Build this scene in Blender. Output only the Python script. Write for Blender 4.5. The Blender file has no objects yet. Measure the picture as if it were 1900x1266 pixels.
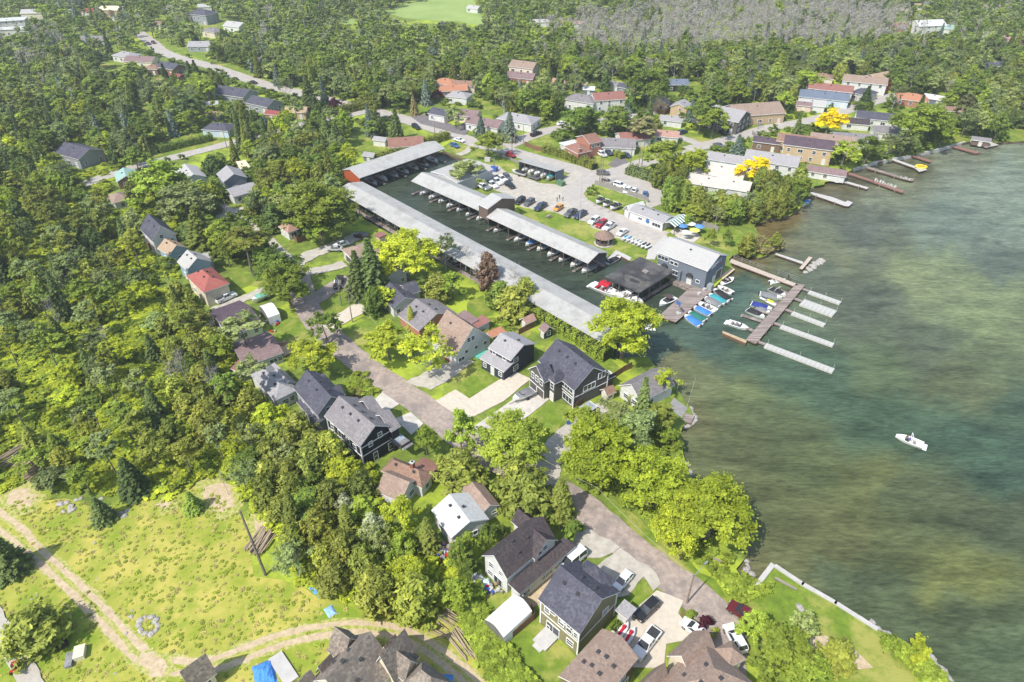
import bpy, math, random
import numpy as np
from mathutils import Vector, Matrix
from mathutils.geometry import tessellate_polygon

S = bpy.context.scene
COL = S.collection
R = random.Random(7)
rad = math.radians

# ------------------------------------------------------------ camera, sky, sun, exposure
CAM_H, PITCH, FPX = 98.0, rad(36.0), 1267.0
cd = bpy.data.cameras.new('camera')
cam = bpy.data.objects.new('camera', cd)
COL.objects.link(cam)
cam.location = (0, 0, CAM_H)
cam.rotation_euler = (rad(90) - PITCH, 0, 0)
cd.sensor_width = 36.0
cd.lens = 24.0
cd.clip_end = 9000
S.camera = cam

SUN_EL = rad(52)
SUN_AZ = rad(225)            # compass-like angle in the x-y plane the light comes FROM (towards -x,-y)
w = bpy.data.worlds.new("World")
S.world = w
w.use_nodes = True
nt = w.node_tree
nt.nodes.clear()
sky = nt.nodes.new('ShaderNodeTexSky')
sky.sky_type = 'NISHITA'
sky.sun_disc = False
sky.sun_elevation = SUN_EL
sky.sun_rotation = rad(90) - SUN_AZ
sky.air_density = 1.3
sky.dust_density = 1.5
bg = nt.nodes.new('ShaderNodeBackground')
bg.inputs[1].default_value = 0.15
wo = nt.nodes.new('ShaderNodeOutputWorld')
nt.links.new(sky.outputs[0], bg.inputs[0])
nt.links.new(bg.outputs[0], wo.inputs[0])

sl = bpy.data.lights.new('sun', 'SUN')
sl.energy = 4.1
sl.angle = rad(0.55)
sl.color = (1.0, 0.955, 0.88)
sun = bpy.data.objects.new('sun', sl)
COL.objects.link(sun)
sdir = Vector((math.cos(SUN_EL) * math.cos(SUN_AZ), math.cos(SUN_EL) * math.sin(SUN_AZ), math.sin(SUN_EL)))
sun.rotation_euler = sdir.to_track_quat('Z', 'Y').to_euler()
sun.location = sdir * 300

S.view_settings.view_transform = 'Standard'
S.view_settings.look = 'None'
S.view_settings.exposure = 0.44
S.view_settings.gamma = 1.0
S.render.engine = 'CYCLES'
try:
    S.cycles.max_bounces = 6
    S.cycles.diffuse_bounces = 3
    S.cycles.transmission_bounces = 3
    S.cycles.volume_bounces = 0
    S.cycles.transparent_max_bounces = 6
except Exception:
    pass

# ------------------------------------------------------------ survey helpers: where a sight line from the drone meets the ground
CT, ST = math.cos(PITCH), math.sin(PITCH)
def G(x, y, z=0.0):
    u = (x - 950) / FPX; v = (y - 633) / FPX
    k = (CAM_H - z) / (ST + v * CT)
    return Vector((u * k, (CT - v * ST) * k, z))
def PX(x, y, z=0.0):
    d = y * CT + (CAM_H - z) * ST
    return 950 + FPX * x / d, 633 + FPX * ((CAM_H - z) * CT - y * ST) / d
def ppm(x, y):                # photo pixels per metre across at that spot
    u = (x - 950) / FPX; v = (y - 633) / FPX
    return FPX * (ST + v * CT) / CAM_H

# ------------------------------------------------------------ materials
MATS = {}
def srgb(*c):
    return tuple((v / 255 / 12.92 if v <= 10 else ((v / 255 + 0.055) / 1.055) ** 2.4) for v in c)
def M(name, c1, c2=None, scale=1.0, rough=0.85, bump=0.0, bscale=None, metal=0.0, detail=6.0, c3=None, big=None, bigscale=0.05, stretch=None, spec=0.3, coord='Object', obcol=False, wave=None, lo=0.35, hi=0.65):
    """procedural surface: fine noise between c1 and c2, optional broad patches of c3, optional relief"""
    if name in MATS: return MATS[name]
    m = bpy.data.materials.new(name); MATS[name] = m
    m.use_nodes = True
    n = m.node_tree; b = n.nodes['Principled BSDF']; L = n.links.new
    b.inputs['Roughness'].default_value = rough
    b.inputs['Metallic'].default_value = metal
    b.inputs['Specular IOR Level'].default_value = spec
    tc = n.nodes.new('ShaderNodeTexCoord')
    src = tc.outputs[coord]
    if stretch:
        mp = n.nodes.new('ShaderNodeMapping')
        mp.inputs['Rotation'].default_value = (0, 0, stretch[0]); mp.inputs['Scale'].default_value = stretch[1]
        L(src, mp.inputs[0]); src = mp.outputs[0]
    out = None
    c2 = c2 or c1
    no = n.nodes.new('ShaderNodeTexNoise'); no.inputs['Scale'].default_value = scale; no.inputs['Detail'].default_value = detail
    no.inputs['Roughness'].default_value = 0.65
    L(src, no.inputs[0])
    rp = n.nodes.new('ShaderNodeMapRange'); rp.inputs[1].default_value = lo; rp.inputs[2].default_value = hi
    L(no.outputs[0], rp.inputs[0])
    mx = n.nodes.new('ShaderNodeMix'); mx.data_type = 'RGBA'
    L(rp.outputs[0], mx.inputs[0]); mx.inputs[6].default_value = (*c1, 1); mx.inputs[7].default_value = (*c2, 1)
    out = mx.outputs[2]
    if c3:
        n2 = n.nodes.new('ShaderNodeTexNoise'); n2.inputs['Scale'].default_value = bigscale; n2.inputs['Detail'].default_value = 8; n2.inputs['Roughness'].default_value = 0.7
        L(src, n2.inputs[0])
        r2 = n.nodes.new('ShaderNodeMapRange'); r2.inputs[1].default_value = 0.48; r2.inputs[2].default_value = 0.60
        L(n2.outputs[0], r2.inputs[0])
        m2 = n.nodes.new('ShaderNodeMix'); m2.data_type = 'RGBA'
        L(r2.outputs[0], m2.inputs[0]); L(out, m2.inputs[6]); m2.inputs[7].default_value = (*c3, 1)
        out = m2.outputs[2]
    if obcol:
        oi = n.nodes.new('ShaderNodeObjectInfo')
        m3 = n.nodes.new('ShaderNodeMix'); m3.data_type = 'RGBA'; m3.blend_type = 'MULTIPLY'; m3.inputs[0].default_value = 1
        L(out, m3.inputs[6]); L(oi.outputs['Color'], m3.inputs[7]); out = m3.outputs[2]
    L(out, b.inputs['Base Color'])
    if bump:
        bu = n.nodes.new('ShaderNodeBump'); bu.inputs['Strength'].default_value = min(1, bump); bu.inputs['Distance'].default_value = 0.08
        if wave:
            wv = n.nodes.new('ShaderNodeTexWave'); wv.inputs['Scale'].default_value = wave[1]; wv.bands_direction = wave[0]
            wv.inputs['Distortion'].default_value = 0.4
            L(tc.outputs[coord], wv.inputs[0]); L(wv.outputs['Fac'], bu.inputs['Height'])
        else:
            nb = n.nodes.new('ShaderNodeTexNoise'); nb.inputs['Scale'].default_value = bscale or scale * 2; nb.inputs['Detail'].default_value = 5
            L(src, nb.inputs[0]); L(nb.outputs[0], bu.inputs['Height'])
        L(bu.outputs[0], b.inputs['Normal'])
    return m

def leaf_mat(name, trans=0.40):
    m = bpy.data.materials.new(name); MATS[name] = m
    m.use_nodes = True
    n = m.node_tree; b = n.nodes['Principled BSDF']; L = n.links.new
    b.inputs['Roughness'].default_value = 0.6
    b.inputs['Specular IOR Level'].default_value = 0.25
    oi = n.nodes.new('ShaderNodeObjectInfo')
    at = n.nodes.new('ShaderNodeAttribute'); at.attribute_name = 'tint'
    hsv = n.nodes.new('ShaderNodeHueSaturation')
    # leaf to leaf: brighter and yellower
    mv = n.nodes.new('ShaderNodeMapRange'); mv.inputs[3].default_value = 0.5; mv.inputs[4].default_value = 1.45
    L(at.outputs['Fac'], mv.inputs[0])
    mr = n.nodes.new('ShaderNodeMapRange'); mr.inputs[3].default_value = 0.75; mr.inputs[4].default_value = 1.25
    L(oi.outputs['Random'], mr.inputs[0])
    mm = n.nodes.new('ShaderNodeMath'); mm.operation = 'MULTIPLY'
    L(mv.outputs[0], mm.inputs[0]); L(mr.outputs[0], mm.inputs[1])
    L(mm.outputs[0], hsv.inputs['Value'])
    mh = n.nodes.new('ShaderNodeMapRange'); mh.inputs[3].default_value = 0.512; mh.inputs[4].default_value = 0.49
    L(at.outputs['Fac'], mh.inputs[0]); L(mh.outputs[0], hsv.inputs['Hue'])
    L(oi.outputs['Color'], hsv.inputs['Color'])
    L(hsv.outputs[0], b.inputs['Base Color'])
    tr = n.nodes.new('ShaderNodeBsdfTranslucent'); L(hsv.outputs[0], tr.inputs[0])
    mix = n.nodes.new('ShaderNodeMixShader'); mix.inputs[0].default_value = trans
    L(b.outputs[0], mix.inputs[1]); L(tr.outputs[0], mix.inputs[2])
    L(mix.outputs[0], n.nodes['Material Output'].inputs[0])
    return m

LEAF = leaf_mat('leaf')
NEEDLE = leaf_mat('needle', 0.28)
BARK = M('bark', (0.10, 0.08, 0.06), (0.24, 0.21, 0.18), 3, 0.95, 0.6)
BARKG = M('pale bark', (0.30, 0.28, 0.25), (0.48, 0.46, 0.42), 3, 0.95, 0.4)
GLASS = M('window glass', (0.025, 0.032, 0.04), (0.05, 0.06, 0.07), 0.7, 0.08, spec=0.7)
TRIM = M('white trim', (0.78, 0.78, 0.77), (0.70, 0.70, 0.69), 2, 0.6)
WOOD = M('weathered wood', (0.36, 0.30, 0.27), (0.16, 0.13, 0.115), 1.0, 0.9, 0.6, stretch=(rad(45), (0.12, 2.4, 1)), detail=8, lo=.4, hi=.6)
WOODL = M('new wood', (0.40, 0.26, 0.15), (0.28, 0.17, 0.09), 2, 0.8)
FENCEW = M('fence wood', (0.24, 0.13, 0.075), (0.15, 0.085, 0.05), 3, 0.9)
FENCEG = M('grey fence wood', (0.30, 0.28, 0.26), (0.21, 0.195, 0.18), 3, 0.9)
CONC = M('pale concrete', (0.50, 0.485, 0.46), (0.42, 0.405, 0.385), 0.8, 0.9)
ROCK = M('rock', (0.42, 0.39, 0.36), (0.24, 0.22, 0.20), 2.0, 0.95, 0.7)
STEEL = M('galvanised steel', (0.45, 0.46, 0.47), (0.36, 0.37, 0.38), 2, 0.45, metal=0.6)
PLAST = M('white plastic', (0.50, 0.495, 0.46), (0.40, 0.395, 0.365), 2, 0.55)
BLACK = M('black rubber', (0.02, 0.02, 0.02), (0.035, 0.035, 0.035), 4, 0.8)
PAINT = M('paint', (1, 1, 1), (0.9, 0.9, 0.9), 1.5, 0.28, spec=0.6, obcol=True)
CLOTH = M('cloth', (1, 1, 1), (0.72, 0.72, 0.72), 2.0, 0.8, 0.6, 3.0, obcol=True)
HULL = M('gelcoat', (0.80, 0.80, 0.78), (0.70, 0.70, 0.68), 1.0, 0.3, spec=0.5)
DARKIN = M('dark interior', (0.06, 0.06, 0.065), (0.03, 0.03, 0.03), 2, 0.8)
CHROME = M('rim metal', (0.5, 0.5, 0.5), (0.35, 0.35, 0.36), 5, 0.3, metal=0.9)
LAMPM = M('lamp lens', (0.75, 0.75, 0.72), (0.6, 0.6, 0.58), 5, 0.2, spec=0.6)
REDM = M('red plastic', (0.45, 0.03, 0.03), (0.35, 0.02, 0.02), 4, 0.4)

# ------------------------------------------------------------ mesh builder
class MB:
    def __init__(s): s.v = []; s.f = []; s.m = []; s.mats = []
    def mi(s, m):
        if m not in s.mats: s.mats.append(m)
        return s.mats.index(m)
    def add(s, vs, fs, m):
        o = len(s.v); s.v += [tuple(v) for v in vs]; k = s.mi(m)
        for f in fs: s.f.append(tuple(i + o for i in f)); s.m.append(k)
    def box(s, c, d, m, rz=0.0):
        x, y, z = c; a, b, h = d[0] / 2, d[1] / 2, d[2] / 2
        cr, sr = math.cos(rz), math.sin(rz)
        vs = []
        for dz in (-h, h):
            for dx, dy in ((-a, -b), (a, -b), (a, b), (-a, b)):
                vs.append((x + dx * cr - dy * sr, y + dx * sr + dy * cr, z + dz))
        s.add(vs, [(3, 2, 1, 0), (4, 5, 6, 7), (0, 1, 5, 4), (1, 2, 6, 5), (2, 3, 7, 6), (3, 0, 4, 7)], m)
    def tube(s, pts, rs, m, n=6, cap=True):
        pts = [Vector(p) for p in pts]
        rings = []
        vs = []
        for i, p in enumerate(pts):
            d = (pts[min(i + 1, len(pts) - 1)] - pts[max(i - 1, 0)])
            if d.length < 1e-6: d = Vector((0, 0, 1))
            d.normalize()
            a = d.orthogonal().normalized(); b = d.cross(a)
            r = rs[i] if isinstance(rs, (list, tuple)) else rs
            for k in range(n):
                t = 2 * math.pi * k / n
                vs.append(p + a * (r * math.cos(t)) + b * (r * math.sin(t)))
        fs = []
        for i in range(len(pts) - 1):
            for k in range(n):
                a0 = i * n + k; a1 = i * n + (k + 1) % n
                fs.append((a0, a1, a1 + n, a0 + n))
        if cap:
            fs.append(tuple(range(n - 1, -1, -1))); fs.append(tuple(range((len(pts) - 1) * n, len(pts) * n)))
        s.add(vs, fs, m)
    def prism(s, poly, z0, z1, m, mside=None):
        n = len(poly)
        vs = [(p[0], p[1], z0) for p in poly] + [(p[0], p[1], z1) for p in poly]
        tris = tessellate_polygon([[Vector((p[0], p[1], 0)) for p in poly]])
        top = []
        for t in tris:
            a, b, c = [Vector((poly[i][0], poly[i][1], 0)) for i in t]
            if (b - a).cross(c - a).z < 0: t = (t[0], t[2], t[1])
            top.append(tuple(i + n for i in t))
        s.add(vs, top, m)
        o = len(s.v) - 2 * n
        k = s.mi(mside or m)
        ar = sum(poly[i][0] * poly[(i + 1) % n][1] - poly[(i + 1) % n][0] * poly[i][1] for i in range(n))
        for i in range(n):
            j = (i + 1) % n
            f = (i, j, j + n, i + n) if ar > 0 else (j, i, i + n, j + n)
            s.f.append(tuple(q + o for q in f)); s.m.append(k)
    def mesh(s, name, smooth=False):
        me = bpy.data.meshes.new(name)
        me.from_pydata(s.v, [], s.f)
        for m in s.mats: me.materials.append(m)
        me.polygons.foreach_set('material_index', s.m)
        if smooth: me.polygons.foreach_set('use_smooth', [True] * len(me.polygons))
        me.update()
        return me
    def obj(s, name, parent=None, smooth=False):
        return link(name, s.mesh(name, smooth), parent)
def link(name, data, parent=None, loc=None, rz=None):
    o = bpy.data.objects.new(name, data); COL.objects.link(o)
    if parent: o.parent = parent
    if loc is not None: o.location = loc
    if rz is not None: o.rotation_euler = (0, 0, rz)
    return o
def tag(o, label=None, cat=None, group=None, kind=None):
    if label: o['label'] = label
    if cat: o['category'] = cat
    if group: o['group'] = group
    if kind: o['kind'] = kind
    return o
def empty(name, loc, rz, label, cat, group=None):
    o = bpy.data.objects.new(name, None); COL.objects.link(o)
    o.empty_display_size = 0.5
    o.location = loc; o.rotation_euler = (0, 0, rz)
    return tag(o, label, cat, group)
def clone(root, loc, rz, label, group=None, scale=None, color=None):
    """a copy of a thing with copies of its parts and their sub-parts"""
    r = root.copy(); COL.objects.link(r); r.location = loc; r.rotation_euler = (0, 0, rz)
    r['label'] = label
    if group: r['group'] = group
    if scale: r.scale = scale
    for ch in list(root.children):
        c = ch.copy(); COL.objects.link(c); c.parent = r
        if color: c.color = color
        for g in list(ch.children):
            d = g.copy(); COL.objects.link(d); d.parent = c
    return r
def sub(name, mesh, parent, loc=(0, 0, 0), rz=0.0):
    o = bpy.data.objects.new(name, mesh); COL.objects.link(o); o.parent = parent
    o.location = loc; o.rotation_euler = (0, 0, rz)
    return o

# ------------------------------------------------------------ open places kept free of scattered trees
GX, GY = 476, 340            # raster in quarter photo pixels, 20 rows above the frame
OPEN = np.zeros((GY, GX), bool)
_gy, _gx = np.mgrid[0:GY, 0:GX]
def in_poly(xs, ys, poly):
    ins = np.zeros(np.shape(xs), bool)
    n = len(poly)
    for i in range(n):
        x1, y1 = poly[i][0], poly[i][1]; x2, y2 = poly[(i + 1) % n][0], poly[(i + 1) % n][1]
        if y1 == y2: continue
        c = ((y1 > ys) != (y2 > ys)) & (xs < (x2 - x1) * (ys - y1) / (y2 - y1) + x1)
        ins ^= c
    return ins
def keep_open(poly, grow=0):
    xs = [p[0] for p in poly]; ys = [p[1] for p in poly]
    global OPEN
    m = in_poly(_gx * 4.0, (_gy - 20) * 4.0, poly)
    OPEN |= m
def is_open(px, py):
    i = int(px / 4); j = int(py / 4) + 20
    if i < 0 or j < 0 or i >= GX or j >= GY: return False
    return bool(OPEN[j, i])

# ============================================================ THE SETTING
def G2(p, z=0.0):
    v = G(p[0], p[1], z); return (v.x, v.y)

# shoreline, from the far right round the bays and the marina basin to the bottom right
SHORE = [(1900,262),(1850,265),(1803,262),(1790,265),(1742,277),(1708,284),(1687,290),(1629,301),(1584,314),(1568,322),(1542,330),(1521,339),
 (1503,352),(1490,371),(1484,388),(1466,400),(1434,407),(1407,408),(1400,420),(1407,432),(1422,440),(1440,443),(1455,448),(1452,459),(1430,467),(1423,474),(1408,479),(1393,472),
 (1377,470),(1360,474),(1353,481),(1361,502),(1341,518),(1322,537),(1279,534),(1245,519),(1200,499),(1183,489),(1166,483),(1150,474),(1132,473),(1126,480),(1090,462),
 (1020,430),(960,400),(930,383),(880,358),(858,345),(862,335),(905,315),(860,297),(840,289),(822,282),(790,286),(716,312),(640,340),(625,352),(606,362),(660,398),(760,455),
 (880,522),(1000,590),(1085,640),(1130,668),(1180,662),(1205,664),(1218,685),(1236,697),(1252,714),(1270,742),(1281,757),(1288,775),(1270,788),
 (1262,804),(1268,844),(1280,880),(1292,915),(1330,960),(1372,1000),(1388,1030),(1366,1056),(1380,1078),(1401,1091),(1433,1050),(1439,1052),(1489,1085),(1550,1120),
 (1626,1168),(1662,1180),(1690,1196),(1731,1223),(1747,1246),(1775,1275),(1830,1330)]
shore_w = [G2(p) for p in SHORE]
land = [(-4200, 5500), (4800, 5500), (4800, 700), (900, 420), (420, 330)] + shore_w + [(75, 0), (110, -160), (300, -900), (-4200, -900)]

FOREST_FLOOR = M('forest floor', srgb(122, 140, 50), srgb(84, 100, 44), 0.35, 0.95, 0.9, 1.5, c3=srgb(156, 172, 54), bigscale=0.045)
b = MB(); b.prism(land, -2.2, 0.0, FOREST_FLOOR, M('shore bank', srgb(120, 104, 84), srgb(70, 62, 50), 0.8, 0.95, 0.5))
tag(b.obj('ground'), kind='structure')

# water: one wide sheet; the bed's sand and weed show through it as colour
BED = [(1300,640,(52,80,76)),(1220,640,(58,82,74)),(1450,560,(92,106,84)),(1400,560,(66,92,86)),(1360,550,(48,82,80)),(1750,300,(118,124,112)),(1650,350,(116,122,104)),(1850,340,(124,136,122)),(1550,400,(84,88,76)),(1600,440,(74,80,74)),
 (1700,500,(118,128,90)),(1780,530,(116,128,90)),(1620,480,(88,94,76)),(1850,580,(114,128,88)),(1850,480,(78,88,80)),(1750,420,(98,112,104)),(1480,450,(98,96,70)),(1560,470,(104,108,82)),(1520,430,(96,102,80)),(1600,560,(72,80,68)),(1520,520,(76,84,72)),(1700,640,(74,84,66)),
 (1850,680,(86,98,66)),(1780,720,(78,86,56)),(1640,690,(76,92,62)),(1560,740,(54,82,64)),(1480,690,(56,84,68)),(1620,780,(50,76,56)),(1700,790,(46,76,60)),(1800,820,(42,74,60)),(1880,880,(40,72,60)),(1400,660,(62,88,72)),
 (1450,780,(72,84,52)),(1350,740,(92,104,66)),(1300,780,(96,94,62)),(1290,690,(100,106,74)),(1240,670,(104,104,74)),(1380,850,(76,82,50)),(1500,880,(74,84,48)),(1600,900,(86,92,50)),(1700,920,(66,76,46)),(1800,950,(62,72,46)),
 (1870,1000,(56,68,46)),(1450,950,(80,86,50)),(1550,1000,(84,86,50)),(1650,1010,(76,84,48)),(1750,1080,(94,100,50)),(1820,1060,(92,98,48)),(1660,1100,(62,76,50)),(1560,1080,(64,78,54)),(1500,1060,(84,88,54)),
 (1700,1150,(62,76,50)),(1800,1150,(60,74,48)),(1860,1200,(70,88,62)),(1440,1040,(98,100,62)),(1430,1000,(88,92,56)),(1340,820,(84,92,58)),(1310,860,(84,90,56)),(1400,920,(82,88,52)),(1330,620,(46,74,70)),
 (1120,590,(44,66,62)),(1000,500,(30,46,44)),(850,430,(34,50,48)),(740,360,(40,56,50)),(1080,540,(34,54,52)),(1290,545,(30,50,46)),(1180,560,(32,52,50)),(1430,425,(112,92,54)),(1440,412,(104,86,50)),(1395,485,(98,84,52)),(1430,490,(88,90,64)),(1470,480,(88,92,68)),(1520,345,(88,78,50)),(1600,320,(86,82,60)),(1700,295,(84,84,64)),(1390,1060,(100,98,66)),(1900,600,(110,122,84)),(1900,420,(116,130,116)),(1900,760,(52,76,58))]
def water():
    import numpy as np
    ring = []
    nx, ny = 230, 260
    us = np.linspace(-1, 1, nx)
    vs_ = np.linspace(0, 1, ny)
    X = np.empty((ny, nx)); Y = np.empty((ny, nx))
    # dense patch over the lake in view, coarse rim out to the horizon
    xs = np.concatenate([[-3500, -800], np.linspace(-110, 420, nx - 4), [900, 4500]])
    ys = np.concatenate([[-900, -100], np.linspace(10, 420, ny - 4), [900, 5400]])
    X, Y = np.meshgrid(xs, ys)
    Z = np.full_like(X, -0.9)
    d = Y * CT + (CAM_H + 0.9) * ST
    d = np.maximum(d, 20)
    px = 950 + FPX * X / d; py = 633 + FPX * ((CAM_H + .9) * CT - Y * ST) / d
    px = px.clip(500, 2000); py = py.clip(230, 1300)
    rng = np.random.default_rng(3)
    px2 = px + 14 * np.sin(py * 0.06 + px * 0.013) + 7 * np.sin(px * 0.11 - py * .05)
    py2 = py + 9 * np.sin(px * 0.05 + 1.0) + 5 * np.sin(px * 0.16 + py * .1)
    px2 = px2 + rng.normal(size=X.shape) * 5 + 6 * np.sin(px * .21 + py * .3); py2 = py2 + rng.normal(size=X.shape) * 3 + 4 * np.sin(px * .3 - py * .17)
    acc = np.zeros(X.shape + (3,)); ws = np.zeros(X.shape)
    for (bx, by, c) in BED:
        q = ((px2 - bx) / 1.35) ** 2 + (py2 - by) ** 2
        wgt = 1.0 / (q + 200) ** 2.5
        cc = [v * .92 * q for v, q in zip(srgb(*c), (1.0, 1.0, .86))]
        cc = [v * .70 + m0 * .30 for v, m0 in zip(cc, (.104, .116, .074))]
        for k in range(3): acc[..., k] += wgt * cc[k]
        ws += wgt
    acc /= ws[..., None]
    verts = np.stack([X, Y, Z], -1).reshape(-1, 3)
    NY, NX = X.shape
    idx = np.arange(NY * NX).reshape(NY, NX)
    f = np.stack([idx[:-1, :-1], idx[:-1, 1:], idx[1:, 1:], idx[1:, :-1]], -1).reshape(-1, 4)
    me = bpy.data.meshes.new('water')
    me.from_pydata(verts.tolist(), [], f.tolist())
    ca = me.color_attributes.new('bed', 'FLOAT_COLOR', 'POINT')
    col = np.concatenate([acc.reshape(-1, 3), np.ones((NY * NX, 1))], 1)
    ca.data.foreach_set('color', col.ravel())
    me.polygons.foreach_set('use_smooth', [True] * len(me.polygons))
    m = bpy.data.materials.new('lake water'); m.use_nodes = True
    n = m.node_tree; bs = n.nodes['Principled BSDF']; L = n.links.new
    at = n.nodes.new('ShaderNodeAttribute'); at.attribute_name = 'bed'
    geo = n.nodes.new('ShaderNodeNewGeometry')
    def noise(sc, rot, scl, detail=6, rough=.6):
        mp = n.nodes.new('ShaderNodeMapping'); mp.inputs['Rotation'].default_value = (0, 0, rot); mp.inputs['Scale'].default_value = scl
        L(geo.outputs['Position'], mp.inputs[0])
        no = n.nodes.new('ShaderNodeTexNoise'); no.inputs['Scale'].default_value = sc; no.inputs['Detail'].default_value = detail; no.inputs['Roughness'].default_value = rough
        no.inputs['Distortion'].default_value = .3
        L(mp.outputs[0], no.inputs[0]); return no
    n1 = noise(0.16, rad(42), (0.40, 1.25, 1), 10, .72)      # long weed streaks
    n2 = noise(1.2, rad(42), (0.35, 1.5, 1), 8, .7)
    mr = n.nodes.new('ShaderNodeMapRange'); mr.inputs[1].default_value = .36; mr.inputs[2].default_value = .64; mr.inputs[3].default_value = .62; mr.inputs[4].default_value = 1.38
    L(n1.outputs[0], mr.inputs[0])
    mr2 = n.nodes.new('ShaderNodeMapRange'); mr2.inputs[1].default_value = .3; mr2.inputs[2].default_value = .7; mr2.inputs[3].default_value = .56; mr2.inputs[4].default_value = 1.44
    L(n2.outputs[0], mr2.inputs[0])
    mu = n.nodes.new('ShaderNodeMath'); mu.operation = 'MULTIPLY'; L(mr.outputs[0], mu.inputs[0]); L(mr2.outputs[0], mu.inputs[1])
    mx = n.nodes.new('ShaderNodeVectorMath'); mx.operation = 'SCALE'; L(at.outputs['Color'], mx.inputs[0]); L(mu.outputs[0], mx.inputs['Scale'])
    L(mx.outputs[0], bs.inputs['Base Color'])
    bs.inputs['Roughness'].default_value = 0.12
    bs.inputs['IOR'].default_value = 1.33
    bs.inputs['Specular IOR Level'].default_value = 0.36
    n3 = noise(1.6, rad(-20), (0.8, 1.5, 1), 6, .6)
    bu = n.nodes.new('ShaderNodeBump'); bu.inputs['Strength'].default_value = 0.5; bu.inputs['Distance'].default_value = 0.22
    L(n3.outputs[0], bu.inputs['Height']); L(bu.outputs[0], bs.inputs['Normal'])
    me.materials.append(m)
    tag(link('lake_water', me), kind='structure')
water()

# ---- sheets laid on the ground, each a few millimetres above the one below
CNT = [0, 0]
def level(mat):               # soft ground lies lowest, hard surfaces above it, every sheet at a height of its own
    if mat.name in ('lawn', 'mown lawn', 'dry field', 'far meadow', 'trodden grass', 'dirt', 'garden soil'):
        CNT[0] += 1; return 0.004 + 0.0016 * CNT[0]
    CNT[1] += 1; return 0.125 + 0.003 * CNT[1]
ROADZ = 0.2
def jitter(poly, amt, seg):
    out = []
    n = len(poly)
    for i in range(n):
        a = Vector(poly[i]); c = Vector(poly[(i + 1) % n])
        L_ = (c - a).length; k = max(1, int(L_ / seg))
        nrm = Vector((-(c - a).y, (c - a).x)).normalized() if L_ > 0 else Vector((0, 1))
        for j in range(k):
            p = a.lerp(c, j / k)
            if j: p = p + nrm * R.uniform(-amt, amt)
            out.append((p.x, p.y))
    return out
def sheet(name, poly, mat, lvl, amt=0.35, seg=1.6, protect=True, world=False):
    lvl = level(mat) if lvl < 0.06 else 0.36
    w_ = poly if world else [G2(p) for p in poly]
    if protect and not world: keep_open(poly)
    if protect and world: keep_open([PX(p[0], p[1]) for p in w_])
    if amt: w_ = jitter(w_, amt, seg)
    b = MB(); b.prism(w_, 0.0, lvl, mat)
    return tag(b.obj(name), kind='structure')
def smooth(pts, it=2):
    for _ in range(it):
        o = [pts[0]]
        for a, b_ in zip(pts[:-1], pts[1:]):
            o += [a.lerp(b_, .25), a.lerp(b_, .75)]
        o.append(pts[-1]); pts = o
    return pts
def strip(name, pts, width, mat, lvl, amt=0.25, protect=True, grow=0.0):
    lvl = level(mat)
    p = smooth([G(*q) for q in pts])
    lft, rgt = [], []
    for i, a in enumerate(p):
        d = (p[min(i + 1, len(p) - 1)] - p[max(i - 1, 0)]).normalized()
        nrm = Vector((-d.y, d.x, 0))
        ww = width / 2
        lft.append(a + nrm * (ww + R.uniform(-amt, amt))); rgt.append(a - nrm * (ww + R.uniform(-amt, amt)))
    b = MB()
    n = len(p)
    vs = [(v.x, v.y, lvl) for v in lft] + [(v.x, v.y, lvl) for v in rgt]
    fs = [(i, i + n, i + n + 1, i + 1) for i in range(n - 1)]
    b.add(vs, fs, mat)
    if protect: keep_open([PX(v.x, v.y) for v in lft] + [PX(v.x, v.y) for v in reversed(rgt)])
    return tag(b.obj(name), kind='structure')

LAWN = M('lawn', srgb(116, 138, 44), srgb(92, 114, 36), 0.6, 0.95, 0.9, 6, c3=srgb(150, 150, 76), bigscale=0.10)
LAWND = M('mown lawn', srgb(114, 134, 46), srgb(92, 112, 40), 0.5, 0.95, 0.6, 6, c3=srgb(140, 142, 62), bigscale=0.16)
FIELD = M('dry field', srgb(134, 146, 48), srgb(178, 168, 84), 0.16, 0.95, 0.45, 7, c3=srgb(120, 142, 40), bigscale=0.06, lo=.36, hi=.60)
GRAVEL = M('gravel', srgb(188, 182, 170), srgb(162, 156, 144), 0.7, 0.95, 0.4, 8, c3=srgb(168, 161, 150), bigscale=.10)
ROADM = M('worn asphalt', srgb(172, 157, 146), srgb(144, 131, 122), 1.1, 0.95, 0.4, 8, c3=srgb(134, 124, 118), bigscale=.22)
ROADF = M('pale asphalt', srgb(178, 172, 164), srgb(160, 154, 147), 0.5, 0.95, 0.3, 6, c3=srgb(166, 159, 152), bigscale=.15)
DIRT = M('dirt', srgb(196, 178, 148), srgb(168, 150, 120), 1.2, 0.95, 0.6, 6)
DRIVE = M('concrete drive', srgb(202, 196, 187), srgb(184, 178, 169), 0.6, 0.9, 0.1, c3=srgb(176, 170, 161), bigscale=.25)
PAVER = M('paver drive', srgb(200, 190, 174), srgb(186, 176, 160), 1.2, 0.9, 0.2, 5)
TARMAC = M('dark tarmac', srgb(122, 116, 116), srgb(104, 100, 100), 0.6, 0.9, 0.3, 6)
SOIL = M('garden soil', srgb(120, 104, 74), srgb(94, 92, 50), 1.0, 0.95, 0.6, 5, c3=srgb(96, 122, 40), bigscale=.5)

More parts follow.
